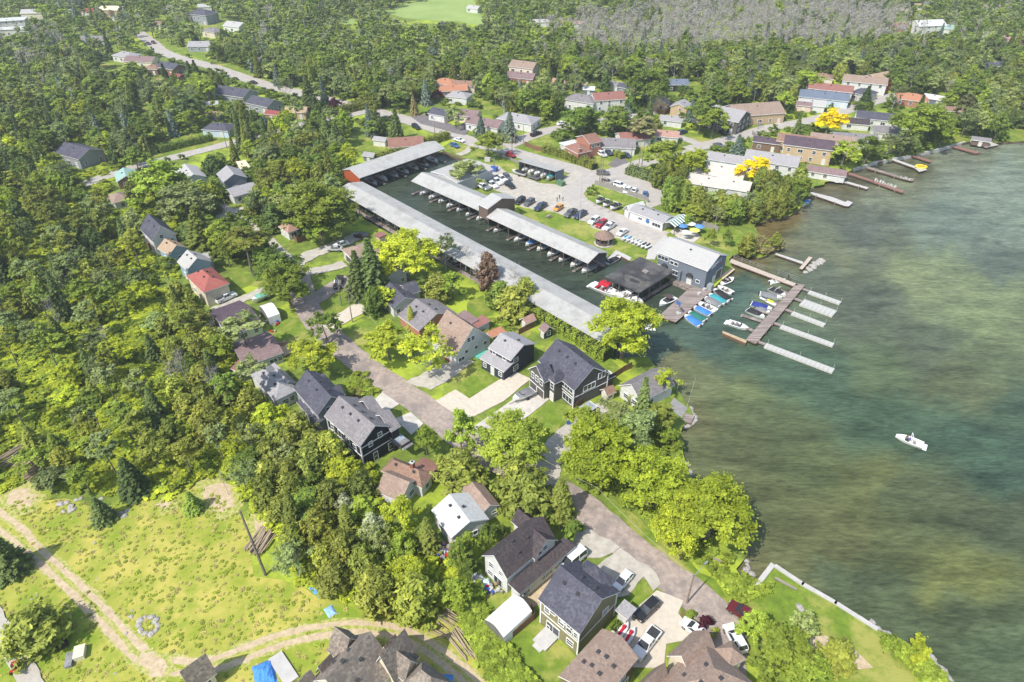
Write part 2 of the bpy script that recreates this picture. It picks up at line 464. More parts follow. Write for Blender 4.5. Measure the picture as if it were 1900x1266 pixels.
strip('far_road', [(255,60),(283,80),(300,98),(345,112),(389,122),(447,143),(500,160),(554,172),(600,184),(650,196),(690,205),(745,220),(790,234),(848,253),(883,267),(930,277),(974,289),(1045,309),(1095,324),(1130,328)], 8.0, ROADF, 0.016)
strip('left_street', [(150,345),(205,324),(263,307),(342,288),(421,268),(500,246),(570,229),(638,216),(690,205)], 6.0, ROADF, 0.012)
strip('upper_street', [(940,272),(993,248),(1050,236),(1110,226),(1171,214),(1230,204)], 7.0, ROADF, 0.020)
strip('side_street', [(1125,326),(1164,311),(1193,303),(1225,292),(1262,282),(1303,272),(1366,256),(1430,236),(1505,225),(1568,206),(1618,190),(1665,176)], 7.0, ROADF, 0.024)
strip('short_street', [(1215,246),(1261,254),(1303,270)], 4.5, ROADF, 0.028)
LOT = [(952,371),(966,384),(1029,394),(1090,413),(1100,424),(1137,440),(1203,464),(1220,473),(1242,446),(1228,428),(1170,414),(1115,393),(1085,380),(1072,368),(1070,356),(1080,340),(1100,326),(1068,316),(1048,329),(1030,343),(1000,340),(985,334),(940,320),(925,308),(905,306),(880,298),(860,297),(850,305),(860,330),(915,352),(945,362)]
sheet('marina_yard', LOT, GRAVEL, 0.032)
strip('marina_lane', [(1108,322),(1088,338),(1068,350),(1062,362),(1075,377),(1108,393),(1170,417),(1230,440)], 7.5, ROADF, 0.036, protect=True)
sheet('parking_street', [(1095,318),(1150,322),(1203,338),(1238,352),(1232,378),(1205,388),(1196,372),(1150,358),(1108,343)], ROADF, 0.040)
sheet('marina_ramp', [(1203,464),(1232,440),(1250,444),(1222,468),(1215,482),(1198,481)], CONC, 0.044, 0.1)
sheet('marina_lawn', [(958,384),(1029,397),(1090,415),(1100,426),(1137,442),(1202,466),(1196,480),(1168,478),(1150,470),(1132,468),(1090,455),(1020,424),(965,398)], LAWN, 0.012)
sheet('sign_lawn', [(1084,345),(1108,346),(1150,360),(1196,374),(1203,386),(1188,392),(1152,402),(1115,390),(1086,378),(1074,366),(1074,354)], LAWN, 0.048, 0.3)
sheet('patio_garden', [(1248,444),(1262,420),(1300,410),(1330,424),(1372,428),(1395,440),(1412,466),(1405,476),(1360,470),(1310,452)], LAWN, 0.012)
sheet('patio', [(1243,430),(1254,424),(1275,420),(1290,428),(1300,440),(1288,450),(1262,444)], DRIVE, 0.052, 0.1)
sheet('verge', [(1030,300),(1095,321),(1135,312),(1150,300),(1110,290),(1040,282),(960,262),(950,268),(975,284)], LAWN, 0.008)
sheet('verge', [(1155,318),(1200,326),(1240,345),(1245,336),(1205,318),(1170,312)], LAWN, 0.006)
sheet('yard_grass', [(822,274),(835,262),(880,272),(925,282),(952,298),(960,316),(935,318),(900,302),(862,294)], LAWN, 0.006)
sheet('yard_grass', [(1004,330),(1036,347),(1063,340),(1062,326),(1052,320)], LAWN, 0.036, 0.2)
strip('turn_loop', [(850,288),(868,282),(878,268)], 3.2, GRAVEL, 0.010)

# near roads and drives
strip('lane', [(552,500),(560,540),(566,565),(580,592),(605,616),(640,650),(676,680),(729,717),(779,748),(829,790),(880,830),(950,870),(1020,905),(1084,942),(1152,1002),(1218,1056),(1271,1094),(1315,1128),(1342,1165),(1348,1220),(1340,1300)], 6.3, ROADM, 0.016, 0.22)
strip('side_lane', [(1028,905),(1014,880),(1020,850),(1050,810),(1080,790)], 5.0, GRAVEL, 0.020, 0.4)
strip('gravel_drive', [(566,568),(597,548),(627,529),(650,518)], 5.2, ROADM, 0.020, 0.3)
strip('gravel_drive', [(600,606),(640,588),(674,568)], 5.0, PAVER, 0.020, 0.3)
strip('gravel_drive', [(556,507),(580,505),(610,499),(640,490)], 4.0, GRAVEL, 0.020, 0.3)
strip('gravel_drive', [(550,490),(575,473),(603,464),(640,450),(668,437)], 5.0, GRAVEL, 0.024, 0.4)
strip('left_lane', [(552,500),(520,470),(490,440),(450,410),(410,384),(380,368)], 4.2, GRAVEL, 0.012, 0.3)
strip('gravel_drive', [(395,410),(425,398),(455,388)], 4.0, GRAVEL, 0.020)
strip('gravel_drive', [(498,535),(470,548),(440,560),(395,578)], 3.4, GRAVEL, 0.020)
sheet('concrete_drive', [(709,729),(741,751),(706,772),(690,748)], DRIVE, 0.024, 0)
sheet('concrete_drive', [(762,766),(786,787),(763,808),(733,778)], DRIVE, 0.024, 0)
sheet('paver_drive', [(808,745),(845,724),(871,741),(921,709),(955,690),(985,704),(935,745),(872,778),(842,768)], PAVER, 0.024, 0.1)
sheet('gravel_patch', [(752,711),(800,686),(860,663),(880,672),(838,702),(800,724)], GRAVEL, 0.020, 0.4)
sheet('concrete_drive', [(984,720),(1019,742),(982,772),(905,818),(868,800),(930,758)], DRIVE, 0.028, 0.05)
sheet('gravel_patch', [(1102,752),(1125,745),(1130,765),(1085,795),(1050,800),(1062,778)], GRAVEL, 0.024, 0.4)
sheet('gravel_patch', [(1095,983),(1150,1016),(1115,1036),(1090,1036),(1060,1012),(1072,985)], GRAVEL, 0.020, 0.4)
sheet('gravel_patch', [(1150,1018),(1217,1064),(1226,1085),(1212,1098),(1195,1070),(1165,1106),(1120,1110),(1095,1060)], GRAVEL, 0.024, 0.3)
sheet('concrete_drive', [(1218,1097),(1268,1116),(1258,1139),(1276,1162),(1300,1176),(1268,1190),(1236,1196),(1232,1240),(1150,1240),(1128,1178),(1176,1134)], PAVER, 0.028, 0.1)
sheet('bare_yard', [(958,1105),(1010,1050),(1045,1035),(1060,1060),(1010,1120),(985,1128)], DIRT, 0.016, 0.5)
sheet('path_slab', [(498,1226),(523,1210),(555,1258),(530,1275)], CONC, 0.07, 0)
strip('gravel_path', [(-30,1110),(0,1165),(21,1199),(52,1252),(75,1300)], 2.6, GRAVEL, 0.030, 0.2)

# meadow with two ruts
sheet('field', [(-80,945),(0,938),(60,918),(120,925),(200,940),(300,918),(372,893),(420,905),(455,960),(470,1070),(560,1088),(590,1110),(700,1140),(770,1160),(840,1150),(900,1230),(960,1330),(-160,1330)], FIELD, 0.008, 1.2, 3)
keep_open([(840,1150),(935,1180),(1000,1330),(900,1330)])
RUTS = [[(-40,925),(0,952),(34,973),(74,1018),(132,1068),(197,1131),(250,1189),(284,1220),(342,1228),(395,1225),(450,1203),(529,1174),(608,1158),(687,1155),(752,1166),(805,1195),(858,1234),(905,1280)],
        [(-40,960),(0,984),(42,1018),(105,1073),(158,1126),(210,1181),(250,1226),(289,1246),(345,1250),(408,1241),(450,1227),(502,1203),(568,1184),(660,1171),(726,1178),(779,1200),(845,1250),(880,1290)]]
TROD = M('trodden grass', srgb(180, 170, 112), srgb(134, 148, 58), 1.6, .95, .6, 6, lo=.42, hi=.58)
for r_ in RUTS: strip('track_verge', r_, 1.7, TROD, 0.014, 0.25, protect=False)
for r_ in RUTS: strip('wheel_rut', r_, 1.0, DIRT, 0.014, 0.16)
for p in ([(370,900),(410,890),(432,905),(440,935),(415,958),(385,945)], [(285,935),(310,928),(325,940),(300,952)], [(20,905),(60,900),(75,925),(60,945),(30,950),(5,930)],
          [(255,1205),(300,1218),(330,1240),(290,1262),(262,1240)], [(465,955),(500,975),(520,990),(490,1000),(470,985)]):
    mx_, my_ = sum(q[0] for q in p)/len(p), sum(q[1] for q in p)/len(p)
    sheet('trodden_patch', [(mx_+(q[0]-mx_)*1.35, my_+(q[1]-my_)*1.3) for q in p], TROD, 0.010, 0.9, 1.0)
    sheet('bare_dirt', [(mx_+(q[0]-mx_)*.8, my_+(q[1]-my_)*.8) for q in p], DIRT, 0.010, 0.7, .8)

# lawns round the houses
for p in ([(500,600),(530,585),(560,590),(578,620),(600,650),(560,668),(528,650),(500,620)], [(585,570),(655,538),(690,560),(610,600)], [(628,612),(690,590),(740,600),(760,640),(700,640),(660,640)],
          [(560,535),(590,520),(610,510),(640,498),(620,520),(575,545)], [(425,545),(470,528),(480,510),(440,505),(425,525)], [(480,440),(520,432),(548,450),(530,470),(500,465)],
          [(560,460),(640,440),(690,435),(650,428),(600,440)], [(820,700),(870,668),(925,706),(870,740)], [(990,770),(1020,752),(1072,752),(1040,790),(1010,820),(975,800)],
          [(868,560),(895,548),(920,560),(915,585),(870,590)], [(905,590),(960,590),(985,620),(950,640),(900,620)], [(1000,650),(1060,630),(1130,660),(1160,690),(1120,700)],
          [(885,1100),(945,1080),(965,1110),(905,1150),(880,1130)], [(945,1190),(990,1150),(1075,1225),(1010,1290)], [(1160,1110),(1195,1072),(1215,1080),(1210,1110),(1176,1134)],
          [(1225,1195),(1262,1186),(1268,1200),(1240,1230)], [(1100,940),(1140,950),(1200,1010),(1290,1080),(1350,1120),(1340,1095),(1250,1010),(1170,950)],
          [(1345,1100),(1400,1092),(1434,1054),(1560,1128),(1640,1178),(1700,1215),(1790,1290),(1830,1400),(1600,1400),(1560,1300),(1480,1230),(1400,1190),(1380,1140)],
          [(400,395),(440,372),(460,390),(420,410)], [(395,402),(420,392),(440,402),(425,420),(400,418)], [(465,530),(480,515),(500,520),(490,540)],
          [(275,275),(330,250),(390,236),(430,262),(330,290),(280,300)], [(165,118),(230,108),(235,135),(185,140)], [(245,190),(275,180),(290,215),(260,220)], [(365,45),(420,34),(425,50),(380,55)],
          [(290,80),(320,95),(380,112),(395,100),(340,85)], [(395,125),(420,110),(450,125),(500,150),(470,150)], [(735,218),(760,190),(810,195),(800,230),(770,228)], [(820,225),(870,240),(855,252),(825,240)],
          [(855,170),(880,180),(930,200),(900,205)], [(985,238),(1040,225),(1040,232),(1000,245)], [(965,248),(1010,252),(1060,270),(1030,288),(985,275)], [(1150,275),(1200,268),(1230,290),(1200,302),(1150,300)],
          [(1215,230),(1260,240),(1300,250),(1290,265),(1240,255)], [(1265,265),(1300,258),(1340,262),(1310,275)], [(1370,215),(1400,225),(1440,220),(1480,222),(1450,235),(1400,240)], [(1405,270),(1440,262),(1465,285),(1440,300),(1415,290)],
          [(1560,238),(1610,232),(1640,250),(1600,262),(1565,255)], [(1740,262),(1790,250),(1800,262),(1750,275)], [(1615,180),(1650,172),(1670,182),(1640,190)], [(1545,195),(1580,190),(1590,200),(1560,208)],
          [(1860,240),(1905,235),(1905,262),(1860,262)], [(1500,348),(1525,335),(1548,320),(1560,328),(1520,345)], [(1085,170),(1110,165),(1130,195),(1100,200)], [(1215,160),(1300,150),(1310,170),(1240,185)], [(690,270),(730,262),(745,280),(700,292)],
          [(580,345),(620,345),(610,360),(585,362)], [(630,255),(660,245),(700,262),(690,282),(650,275)]):
    sheet('lawn', p, LAWN if R.random() < .7 else LAWND, 0.004 + 0.004 * R.randrange(2), 0.6, 2)
sheet('far_meadow', [(712,22),(745,8),(800,-8),(870,-12),(895,20),(893,48),(850,40),(800,38),(750,34)], M('far meadow', srgb(150, 168, 96), srgb(128, 150, 80), .03, .95), 0.010, 2, 12)
sheet('far_meadow', [(630,30),(660,36),(655,48),(632,44)], MATS['far meadow'], 0.010, 2, 12)
for p in ([(1125,276),(1150,290),(1128,306),(1140,312),(1165,302),(1158,288),(1130,272)], [(758,214),(800,214),(850,238),(835,245),(780,230)], [(835,246),(870,222),(885,228),(862,252)], [(1380,228),(1410,234),(1425,228),(1395,218)], [(1195,180),(1270,196),(1262,204),(1200,192)]):
    sheet('tarmac_drive', p, TARMAC, 0.044, 0.1)
sheet('garden_bed', [(640,712),(665,690),(690,705),(705,728),(680,742),(650,735)], SOIL, 0.03, 0.3)
sheet('garden_bed', [(890,600),(930,592),(960,612),(935,630),(900,620)], SOIL, 0.03, 0.3)
sheet('garden_bed', [(1266,1120),(1290,1135),(1340,1185),(1330,1196),(1300,1180),(1272,1160),(1262,1140)], SOIL, 0.034, 0.1)
for p in ([(1475,1180),(1530,1180),(1600,1220),(1620,1240),(1560,1235),(1500,1205)],):
    sheet('worn_grass', p, DIRT, 0.018, 0.8)
sheet('scrap_yard', [(780,1030),(812,1000),(840,1012),(850,1040),(815,1058),(785,1052)], M('scrap soil', srgb(140, 104, 84), srgb(90, 74, 66), 1.5, .95, .8, 5), 0.02, 0.5)

# ============================================================ BUILDINGS
ROOFS = {}
def roofm(key):
    if key in ROOFS: return ROOFS[key]
    P = {'hipred': ((166,100,90),(142,84,76)), 'tan2': ((196,188,180),(176,168,160)), 'slate': ((92,92,102),(68,68,78)), 'grey': ((138,134,134),(112,108,110)), 'light': ((172,171,168),(160,159,156)), 'char': ((84,76,76),(62,56,58)),
         'brown': ((150,122,104),(122,98,84)), 'taupe': ((158,138,124),(132,114,102)), 'red': ((152,108,98),(128,90,82)), 'tan': ((176,154,130),(150,130,108)),
         'mauve': ((140,118,116),(114,96,96)), 'orange': ((182,130,102),(158,110,86)), 'white': ((200,201,198),(180,181,178)), 'blue': ((112,122,138),(92,102,116)),
         'rust': ((150,112,98),(122,90,78)), 'stone': ((150,138,126),(106,98,92)), 'dark': ((62,60,64),(46,44,48)), 'plum': ((96,82,90),(76,64,72)), 'teal': ((150,178,170),(132,160,152)),
         'bright': ((150,84,78),(128,70,66)), 'black': ((58,56,58),(44,42,44)), 'cream': ((226,214,180),(208,196,164)), 'lgrey': ((160,158,158),(140,138,140)), 'pink': ((176,140,126),(152,120,108))}
    a, b_ = P[key]
    flat = key in ('white', 'light')
    m = M('roof ' + key, srgb(*a), srgb(*b_), 2.2, 0.9, 0.5, 9, detail=9, c3=tuple(v * (1.12 if i else 1.14) for i, v in enumerate(srgb(*b_))), bigscale=0.35, lo=.4, hi=.6)
    ROOFS[key] = m; return m
WALLS = {}
def wallm(key):
    if key in WALLS: return WALLS[key]
    P = {'white': (210,210,206), 'cream': (216,204,182), 'grey': (150,154,158), 'navy': (58,62,76), 'black': (40,42,48), 'blue': (150,170,186), 'brown': (122,100,82), 'brick': (172,118,98),
         'olive': (136,130,98), 'dkgrey': (92,90,86), 'tan': (190,166,134), 'pink': (214,186,174), 'barn': (176,72,48), 'lgrey': (190,190,188), 'redwood': (168,84,44), 'timber': (112,96,86), 'slate': (112,120,130), 'green': (90,120,90), 'palebl': (190,206,216)}
    c = P[key]
    m = M('wall ' + key, srgb(*c), tuple(v * .86 for v in srgb(*c)), 1.2, 0.8, 0.35, coord='Object', wave=('Z', 1.1))
    WALLS[key] = m; return m

WCACHE = {}
def win_meshes(w_, h_, kind='window'):
    k = (round(w_, 2), round(h_, 2), kind)
    if k in WCACHE: return WCACHE[k]
    fr = MB(); t = .11; d = .12
    fm = TRIM
    # local: x along the wall, y outwards (negative y = outside), z up, origin at the centre
    for (cx, cz, sx, sz) in ((0, h_/2 + t/2, w_ + 2*t, t), (0, -h_/2 - t/2, w_ + 2*t, t), (-w_/2 - t/2, 0, t, h_), (w_/2 + t/2, 0, t, h_)):
        fr.box((cx, -d/2 + .02, cz), (sx, d, sz), fm)
    if kind == 'window':
        n = max(1, round(w_ / 1.0))
        for i in range(1, n): fr.box((-w_/2 + w_*i/n, -.04, 0), (.07, .1, h_), fm)
        if n == 1 and h_ > .9: fr.box((0, -.035, 0), (w_, .08, .06), fm)
    g = MB()
    if kind == 'garage':
        gm = M('garage door', srgb(96,90,86), srgb(84,78,74), 1, .6)
        for i in range(4): g.box((0, -.02, -h_/2 + h_*(i+.5)/4), (w_, .05, h_/4 - .04), gm)
    elif kind == 'door':
        dm = M('door paint', srgb(210,208,202), srgb(196,194,188), 1, .5)
        g.box((0, -.02, 0), (w_, .06, h_), dm)
    else:
        g.box((0, -.01, 0), (w_, .04, h_), GLASS)
    WCACHE[k] = (fr.mesh('window_frame'), g.mesh('pane')); return WCACHE[k]
VENT = MB(); VENT.box((0, 0, .12), (.4, .4, .3), DARKIN); VENT.box((0, 0, .3), (.55, .55, .07), DARKIN); VENTM = VENT.mesh('roof_vent')
CH = MB(); CH.box((0, 0, .4), (.7, .7, 1.8), M('chimney brick', srgb(150,96,80), srgb(120,76,64), 5, .9)); CH.box((0, 0, 1.34), (.85, .85, .12), CONC); CH.tube([(0,0,1.4),(0,0,1.7)], .15, DARKIN, 8); CHM = CH.mesh('chimney')

def rect(P0, P1, P2, h):
    a, b_, c = G(*P0, h), G(*P1, h), G(*P2, h)
    X = (b_ - a); X.z = 0; L_ = X.length; X.normalize()
    Y = Vector((-X.y, X.x, 0))
    W_ = (c - b_).dot(Y)
    if W_ < 0: Y = -Y; W_ = -W_
    cen = (a + b_) / 2 + Y * (W_ / 2)
    return cen, X, L_, W_
FOOT = []
def face_frame(cx, cy, hx, hy, face):
    # outward wall line: start point, direction, rotation about z so that local -y is outside
    if face == 'S': return (cx - hx, cy - hy), (1, 0), 0.0, 2*hx
    if face == 'E': return (cx + hx, cy - hy), (0, 1), math.pi/2, 2*hy
    if face == 'N': return (cx + hx, cy + hy), (-1, 0), math.pi, 2*hx
    return (cx - hx, cy + hy), (0, -1), -math.pi/2, 2*hy
def add_window(root, blk, face, t, z, w_, h_, kind='window'):
    cx, cy, hx, hy = blk
    (sx, sy), (dx, dy), rz, L_ = face_frame(cx, cy, hx, hy, face)
    off = .02
    nx, ny = dy, -dx
    x = sx + dx * L_ * t + nx * off; y = sy + dy * L_ * t + ny * off
    fr, g = win_meshes(w_, h_, kind)
    nm = {'window': 'window', 'garage': 'garage_door', 'door': 'door'}[kind]
    f = sub(nm, fr, root, (x, y, z + h_/2), rz)
    sub({'window': 'pane', 'garage': 'door_panel', 'door': 'door_leaf'}[kind], g, f)
def block_geo(root, blk, z0, h, ridge, typ, rise, wall, roof, ov=0.4, wname='wall', base=None):
    cx, cy, hx, hy = blk
    wm = wallm(wall); rm = roofm(roof)
    b = MB()
    if typ in ('hip', 'flat', 'open'):
        if typ != 'open': b.box((cx, cy, (z0 + h) / 2), (2*hx, 2*hy, h - z0), wm)
    elif typ == 'gable':
        if ridge == 'a':
            prof = [(-hy, z0), (hy, z0), (hy, h), (0, h + rise * .97), (-hy, h)]
            vs = [(cx - hx, cy + p, q) for p, q in prof] + [(cx + hx, cy + p, q) for p, q in prof]
            n = 5
            b.add(vs, [tuple(range(n-1, -1, -1)), tuple(range(n, 2*n))] + [(i, (i+1) % n, (i+1) % n + n, i + n) for i in (0, 1, 4)], wm)
        else:
            prof = [(-hx, z0), (hx, z0), (hx, h), (0, h + rise * .97), (-hx, h)]
            vs = [(cx + p, cy - hy, q) for p, q in prof] + [(cx + p, cy + hy, q) for p, q in prof]
            n = 5
            b.add(vs, [tuple(range(n)), tuple(range(2*n-1, n-1, -1))] + [((i+1) % n, i, i + n, (i+1) % n + n) for i in (0, 1, 4)], wm)
    elif typ == 'shed':           # high on the back (N) side when ridge 'a', front-high when rise < 0
        zf, zb = (h, h + rise) if rise >= 0 else (h - rise, h)
        prof = [(-hy, z0), (hy, z0), (hy, zb), (-hy, zf)]
        vs = [(cx - hx, cy + p, q) for p, q in prof] + [(cx + hx, cy + p, q) for p, q in prof]
        b.add(vs, [(3,2,1,0), (4,5,6,7), (0,1,5,4), (1,2,6,5), (3,0,4,7)], wm)
    if b.v: b.obj(wname, root)
    r = MB(); t = .2
    def slab(q):                  # q: four top corners
        q = [Vector(v) for v in q]
        dn = Vector((0, 0, -t))
        vs = q + [v + dn for v in q]
        r.add(vs, [(0,1,2,3)], rm)
        o = len(r.v) - 8; k = r.mi(TRIM)
        for f in ((7,6,5,4), (0,4,5,1), (1,5,6,2), (2,6,7,3), (3,7,4,0)):
            r.f.append(tuple(i + o for i in f)); r.m.append(k)
    e = .12
    if typ == 'gable':
        if ridge == 'a':
            s = rise / hy; zo = h - ov * s + e; zr = h + rise + e
            slab([(cx-hx-ov, cy-hy-ov, zo), (cx+hx+ov, cy-hy-ov, zo), (cx+hx+ov, cy, zr), (cx-hx-ov, cy, zr)])
            slab([(cx+hx+ov, cy+hy+ov, zo), (cx-hx-ov, cy+hy+ov, zo), (cx-hx-ov, cy+.001, zr-.003), (cx+hx+ov, cy+.001, zr-.003)])
        else:
            s = rise / hx; zo = h - ov * s + e; zr = h + rise + e
            slab([(cx-hx-ov, cy+hy+ov, zo), (cx-hx-ov, cy-hy-ov, zo), (cx, cy-hy-ov, zr), (cx, cy+hy+ov, zr)])
            slab([(cx+hx+ov, cy-hy-ov, zo), (cx+hx+ov, cy+hy+ov, zo), (cx+.001, cy+hy+ov, zr-.003), (cx+.001, cy-hy-ov, zr-.003)])
    elif typ == 'hip':
        X0, X1, Y0, Y1 = cx-hx-ov, cx+hx+ov, cy-hy-ov, cy+hy+ov
        zb = h - .15; zt = h + .05; zr = h + rise
        if ridge == 'a': k = min(hy, hx) + ov * .9; ra, rb = (X0 + k, cy, zr), (X1 - k, cy, zr)
        else: k = min(hx, hy) + ov * .9; ra, rb = (cx, Y0 + k, zr), (cx, Y1 - k, zr)
        vs = [(X0,Y0,zt), (X1,Y0,zt), (X1,Y1,zt), (X0,Y1,zt), ra, rb, (X0,Y0,zb), (X1,Y0,zb), (X1,Y1,zb), (X0,Y1,zb)]
        if ridge == 'a': fs = [(0,1,5,4), (1,2,5), (2,3,4,5), (3,0,4)]
        else: fs = [(0,1,4), (1,2,5,4), (2,3,5), (3,0,4,5)]
        r.add(vs, fs, rm); k = r.mi(TRIM); o = len(r.v) - 10
        for f in ((0,6,7,1), (1,7,8,2), (2,8,9,3), (3,9,6,0), (9,8,7,6)): r.f.append(tuple(i + o for i in f)); r.m.append(k)
    elif typ == 'shed':
        slab([(cx-hx-ov, cy-hy-ov, zf+e), (cx+hx+ov, cy-hy-ov, zf+e), (cx+hx+ov, cy+hy+ov, zb+e), (cx-hx-ov, cy+hy+ov, zb+e)])
    elif typ in ('flat', 'open'):
        slab([(cx-hx-ov, cy-hy-ov, h+t), (cx+hx+ov, cy-hy-ov, h+t), (cx+hx+ov, cy+hy+ov, h+t), (cx-hx-ov, cy+hy+ov, h+t)])
    return r.obj('roof', root)

def roof_z(blk, ridge, typ, rise, h, x, y):
    cx, cy, hx, hy = blk
    if typ == 'gable': return h + rise * (1 - (abs(y-cy)/hy if ridge == 'a' else abs(x-cx)/hx))
    if typ == 'hip': return h + rise * min(1, min((hx-abs(x-cx)), (hy-abs(y-cy))) / min(hx, hy))
    if typ == 'shed': return h + abs(rise) * (.5)
    return h + .2
def house(label, wall, roof, blocks, wins=None, name='house', cat='house', group=None, vents=0, chim=None, auto=True, z0=0.0, protect=True):
    """blocks: (P0, P1, P2, eave height, ridge 'a'|'b', type, rise[, wall, roof])"""
    cen, X, L_, W_ = rect(*blocks[0][:4])
    rz = math.atan2(X.y, X.x)
    root = empty(name, (cen.x, cen.y, 0), rz, label, cat, group)
    Y = Vector((-X.y, X.x, 0))
    loc = []
    for i, bk in enumerate(blocks):
        P0, P1, P2, h, ridge, typ, rise = bk[:7]
        wl = bk[7] if len(bk) > 7 else wall; rf = bk[8] if len(bk) > 8 else roof
        c, x_, l_, ww = rect(P0, P1, P2, h)
        d = c - cen
        ov = 0.38
        blk = (d.dot(X), d.dot(Y), max(.8, l_/2 - ov), max(.8, ww/2 - ov))
        loc.append((blk, h, ridge, typ, rise))
        zz = z0 - .02 * i
        ro = block_geo(root, blk, zz, h + .013 * i, ridge, typ, rise, wl, rf, ov)
        if protect:
            a, b_, c2 = P0, P1, P2
            d4 = (P0[0] + P2[0] - P1[0], P0[1] + P2[1] - P1[1])
            hh = h * .55 * ppm(*P1) * .8
            keep_open([P0, (P0[0], P0[1] + hh), (P1[0], P1[1] + hh), (P2[0], P2[1] + hh), P2, d4])
        FOOT.append((c.x, c.y, math.atan2(X.y, X.x), blk[2] + 1, blk[3] + 1))
    if auto:
        blk, h, ridge, typ, rise = loc[0]
        st = 2 if h > 4.6 else 1
        if typ != 'open':
            for face, L2 in (('S', 2*blk[2]), ('E', 2*blk[3]), ('N', 2*blk[2]), ('W', 2*blk[3])):
                n = max(1, int(L2 / 4))
                for s in range(st):
                    z = (1.0 if s == 0 else 3.6) if h > 2.4 else .8
                    for k in range(n):
                        if s == 0 and k == n - 1 and face in ('S', 'N'):
                            if face == 'S': add_window(root, blk, face, (k + .5)/n, z0 + .02, 1.0, 2.05, 'door'); continue
                        add_window(root, blk, face, (k + .5 + R.uniform(-.1, .1))/n, z0 + z, R.choice((1.0, 1.2, 1.7)), min(1.2, h - z - .3))
    for wn in (wins or []):
        bi, face, t, z, w_, h_ = wn[:6]
        add_window(root, loc[bi][0], face, t, z, w_, h_, wn[6] if len(wn) > 6 else 'window')
    for i in range(vents):
        blk, h, ridge, typ, rise = loc[0]
        x = blk[0] + blk[2] * (-.7 + 1.4 * (i + .5) / vents); y = blk[1] + blk[3] * (.22 if i % 2 else -.3)
        sub('roof_vent', VENTM, root, (x, y, roof_z(blk, ridge, typ, rise, h, x, y)))
    if chim:
        blk, h, ridge, typ, rise = loc[0]
        x = blk[0] + blk[2] * chim[0]; y = blk[1] + blk[3] * chim[1]
        sub('chimney', CHM, root, (x, y, roof_z(blk, ridge, typ, rise, h, x, y)))
    return root, loc
W = 'window'
# --- the near rows
rt, lo_ = house('large dark taupe two storey house with double garage and glass balcony by the big shed', 'dkgrey', 'slate',
 [((998,668),(1064.8,724),(1111.7,675),5.6,'a','gable',3.6), ((977,687),(1016.7,708),(1031,694),5.5,'b','gable',2.4), ((1018,706),(1033,713.5),(1048,698),5.5,'b','hip',2.2), ((1112,700),(1117,705),(1133,690),2.9,'a','open',0)],
 [(1,'S',.27,.1,2.5,2.2,'garage'),(1,'S',.74,.1,2.5,2.2,'garage'),(1,'S',.2,3.6,.9,1.4),(1,'S',.5,3.6,.9,1.4),(1,'S',.8,3.6,.9,1.4),(2,'S',.5,3.4,1.0,1.5),(2,'S',.5,.1,1.1,2.1,'door'),
  (0,'S',.82,3.9,3.6,1.1),(0,'S',.84,.7,3.0,1.6),(0,'E',.45,3.4,3.2,1.4),(0,'E',.8,5.0,1.8,1.5),(0,'N',.3,3.4,3,1.4),(0,'N',.7,3.4,3,1.4),(0,'W',.4,3.4,1.2,1.2)], auto=False, vents=6)
blk = lo_[0][0]
b = MB(); b.box((blk[0]+blk[2]+.01, blk[1], 2.95), (.1, 2*blk[3], .2), TRIM); b.box((blk[0], blk[1]-blk[3]-.01, 2.95), (2*blk[2], .1, .2), TRIM)
for sx, sy in ((1,-1),(1,1)): b.box((blk[0]+sx*blk[2], blk[1]+sy*blk[3], 2.8), (.22,.22,5.5), TRIM)
b.obj('corner_trim', rt)
bb = lo_[3][0]; b = MB()
b.box((bb[0], bb[1], 3.14), (2*bb[2]+.6, 2*bb[3]+.6, .08), M('balcony floor', srgb(214,208,196), srgb(200,194,184), 1, .9)); b.obj('balcony_floor', rt)
b = MB(); b.box((bb[0]+bb[2]+.3, bb[1], 3.7), (.05, 2*bb[3]+.6, 1.0), GLASS); b.box((bb[0], bb[1]-bb[3]-.3, 3.7), (2*bb[2]+.6, .05, 1.0), GLASS); b.obj('balcony_glass', rt)
b = MB(); b.box((bb[0], bb[1], 1.4), (2*bb[2], 2*bb[3], 2.9), wallm('dkgrey')); b.obj('wall', rt)

rt, lo_ = house('olive two storey house with dark shingle roof beside the white tarp garage', 'olive', 'slate',
 [((997.9,1111),(1076.3,1176.8),(1159,1103),6.4,'a','gable',3.2), ((1066,1062),(1122,1102),(1147,1081),6.4,'b','hip',2.8), ((1146,1128),(1149,1140),(1172,1120),3.0,'a','shed',.3,'white','lgrey')],
 [(0,'S',.17,4.2,.9,1.1),(0,'S',.32,5.0,.9,.7),(0,'S',.55,4.1,1.0,1.2),(0,'S',.66,5.0,1.7,.8),(0,'S',.22,.5,.6,.6),(0,'S',.35,.1,2.4,2.1),(0,'S',.78,3.9,1.3,1.6),(0,'S',.9,3.9,.9,1.2),(0,'S',.8,.9,1.2,1.2),(0,'E',.7,3.6,1.2,1.2),(0,'W',.5,3.6,1.2,1.2),(0,'N',.6,3.6,1.4,1.2),(0,'N',.2,.1,1,2.1,'door')], auto=False, vents=4)
blk = lo_[0][0]; b = MB()
b.box((blk[0]+blk[2]+.01, blk[1], 3.2), (.1, 2*blk[3], .2), TRIM); b.box((blk[0], blk[1]-blk[3]-.01, 3.2), (2*blk[2], .1, .2), TRIM)
for sx, sy in ((1,-1),(1,1),(-1,-1)): b.box((blk[0]+sx*blk[2], blk[1]+sy*blk[3], 3.2), (.22,.22,6.3), TRIM)
b.obj('corner_trim', rt)
b = MB(); b.box((blk[0]-1.2, blk[1]-blk[3]-1.6, .4), (2.6, 3.0, .3), CONC); b.box((blk[0]-1.2, blk[1]-blk[3]-3.4, .2), (1.6, .7, .2), CONC); b.obj('back_step', rt)

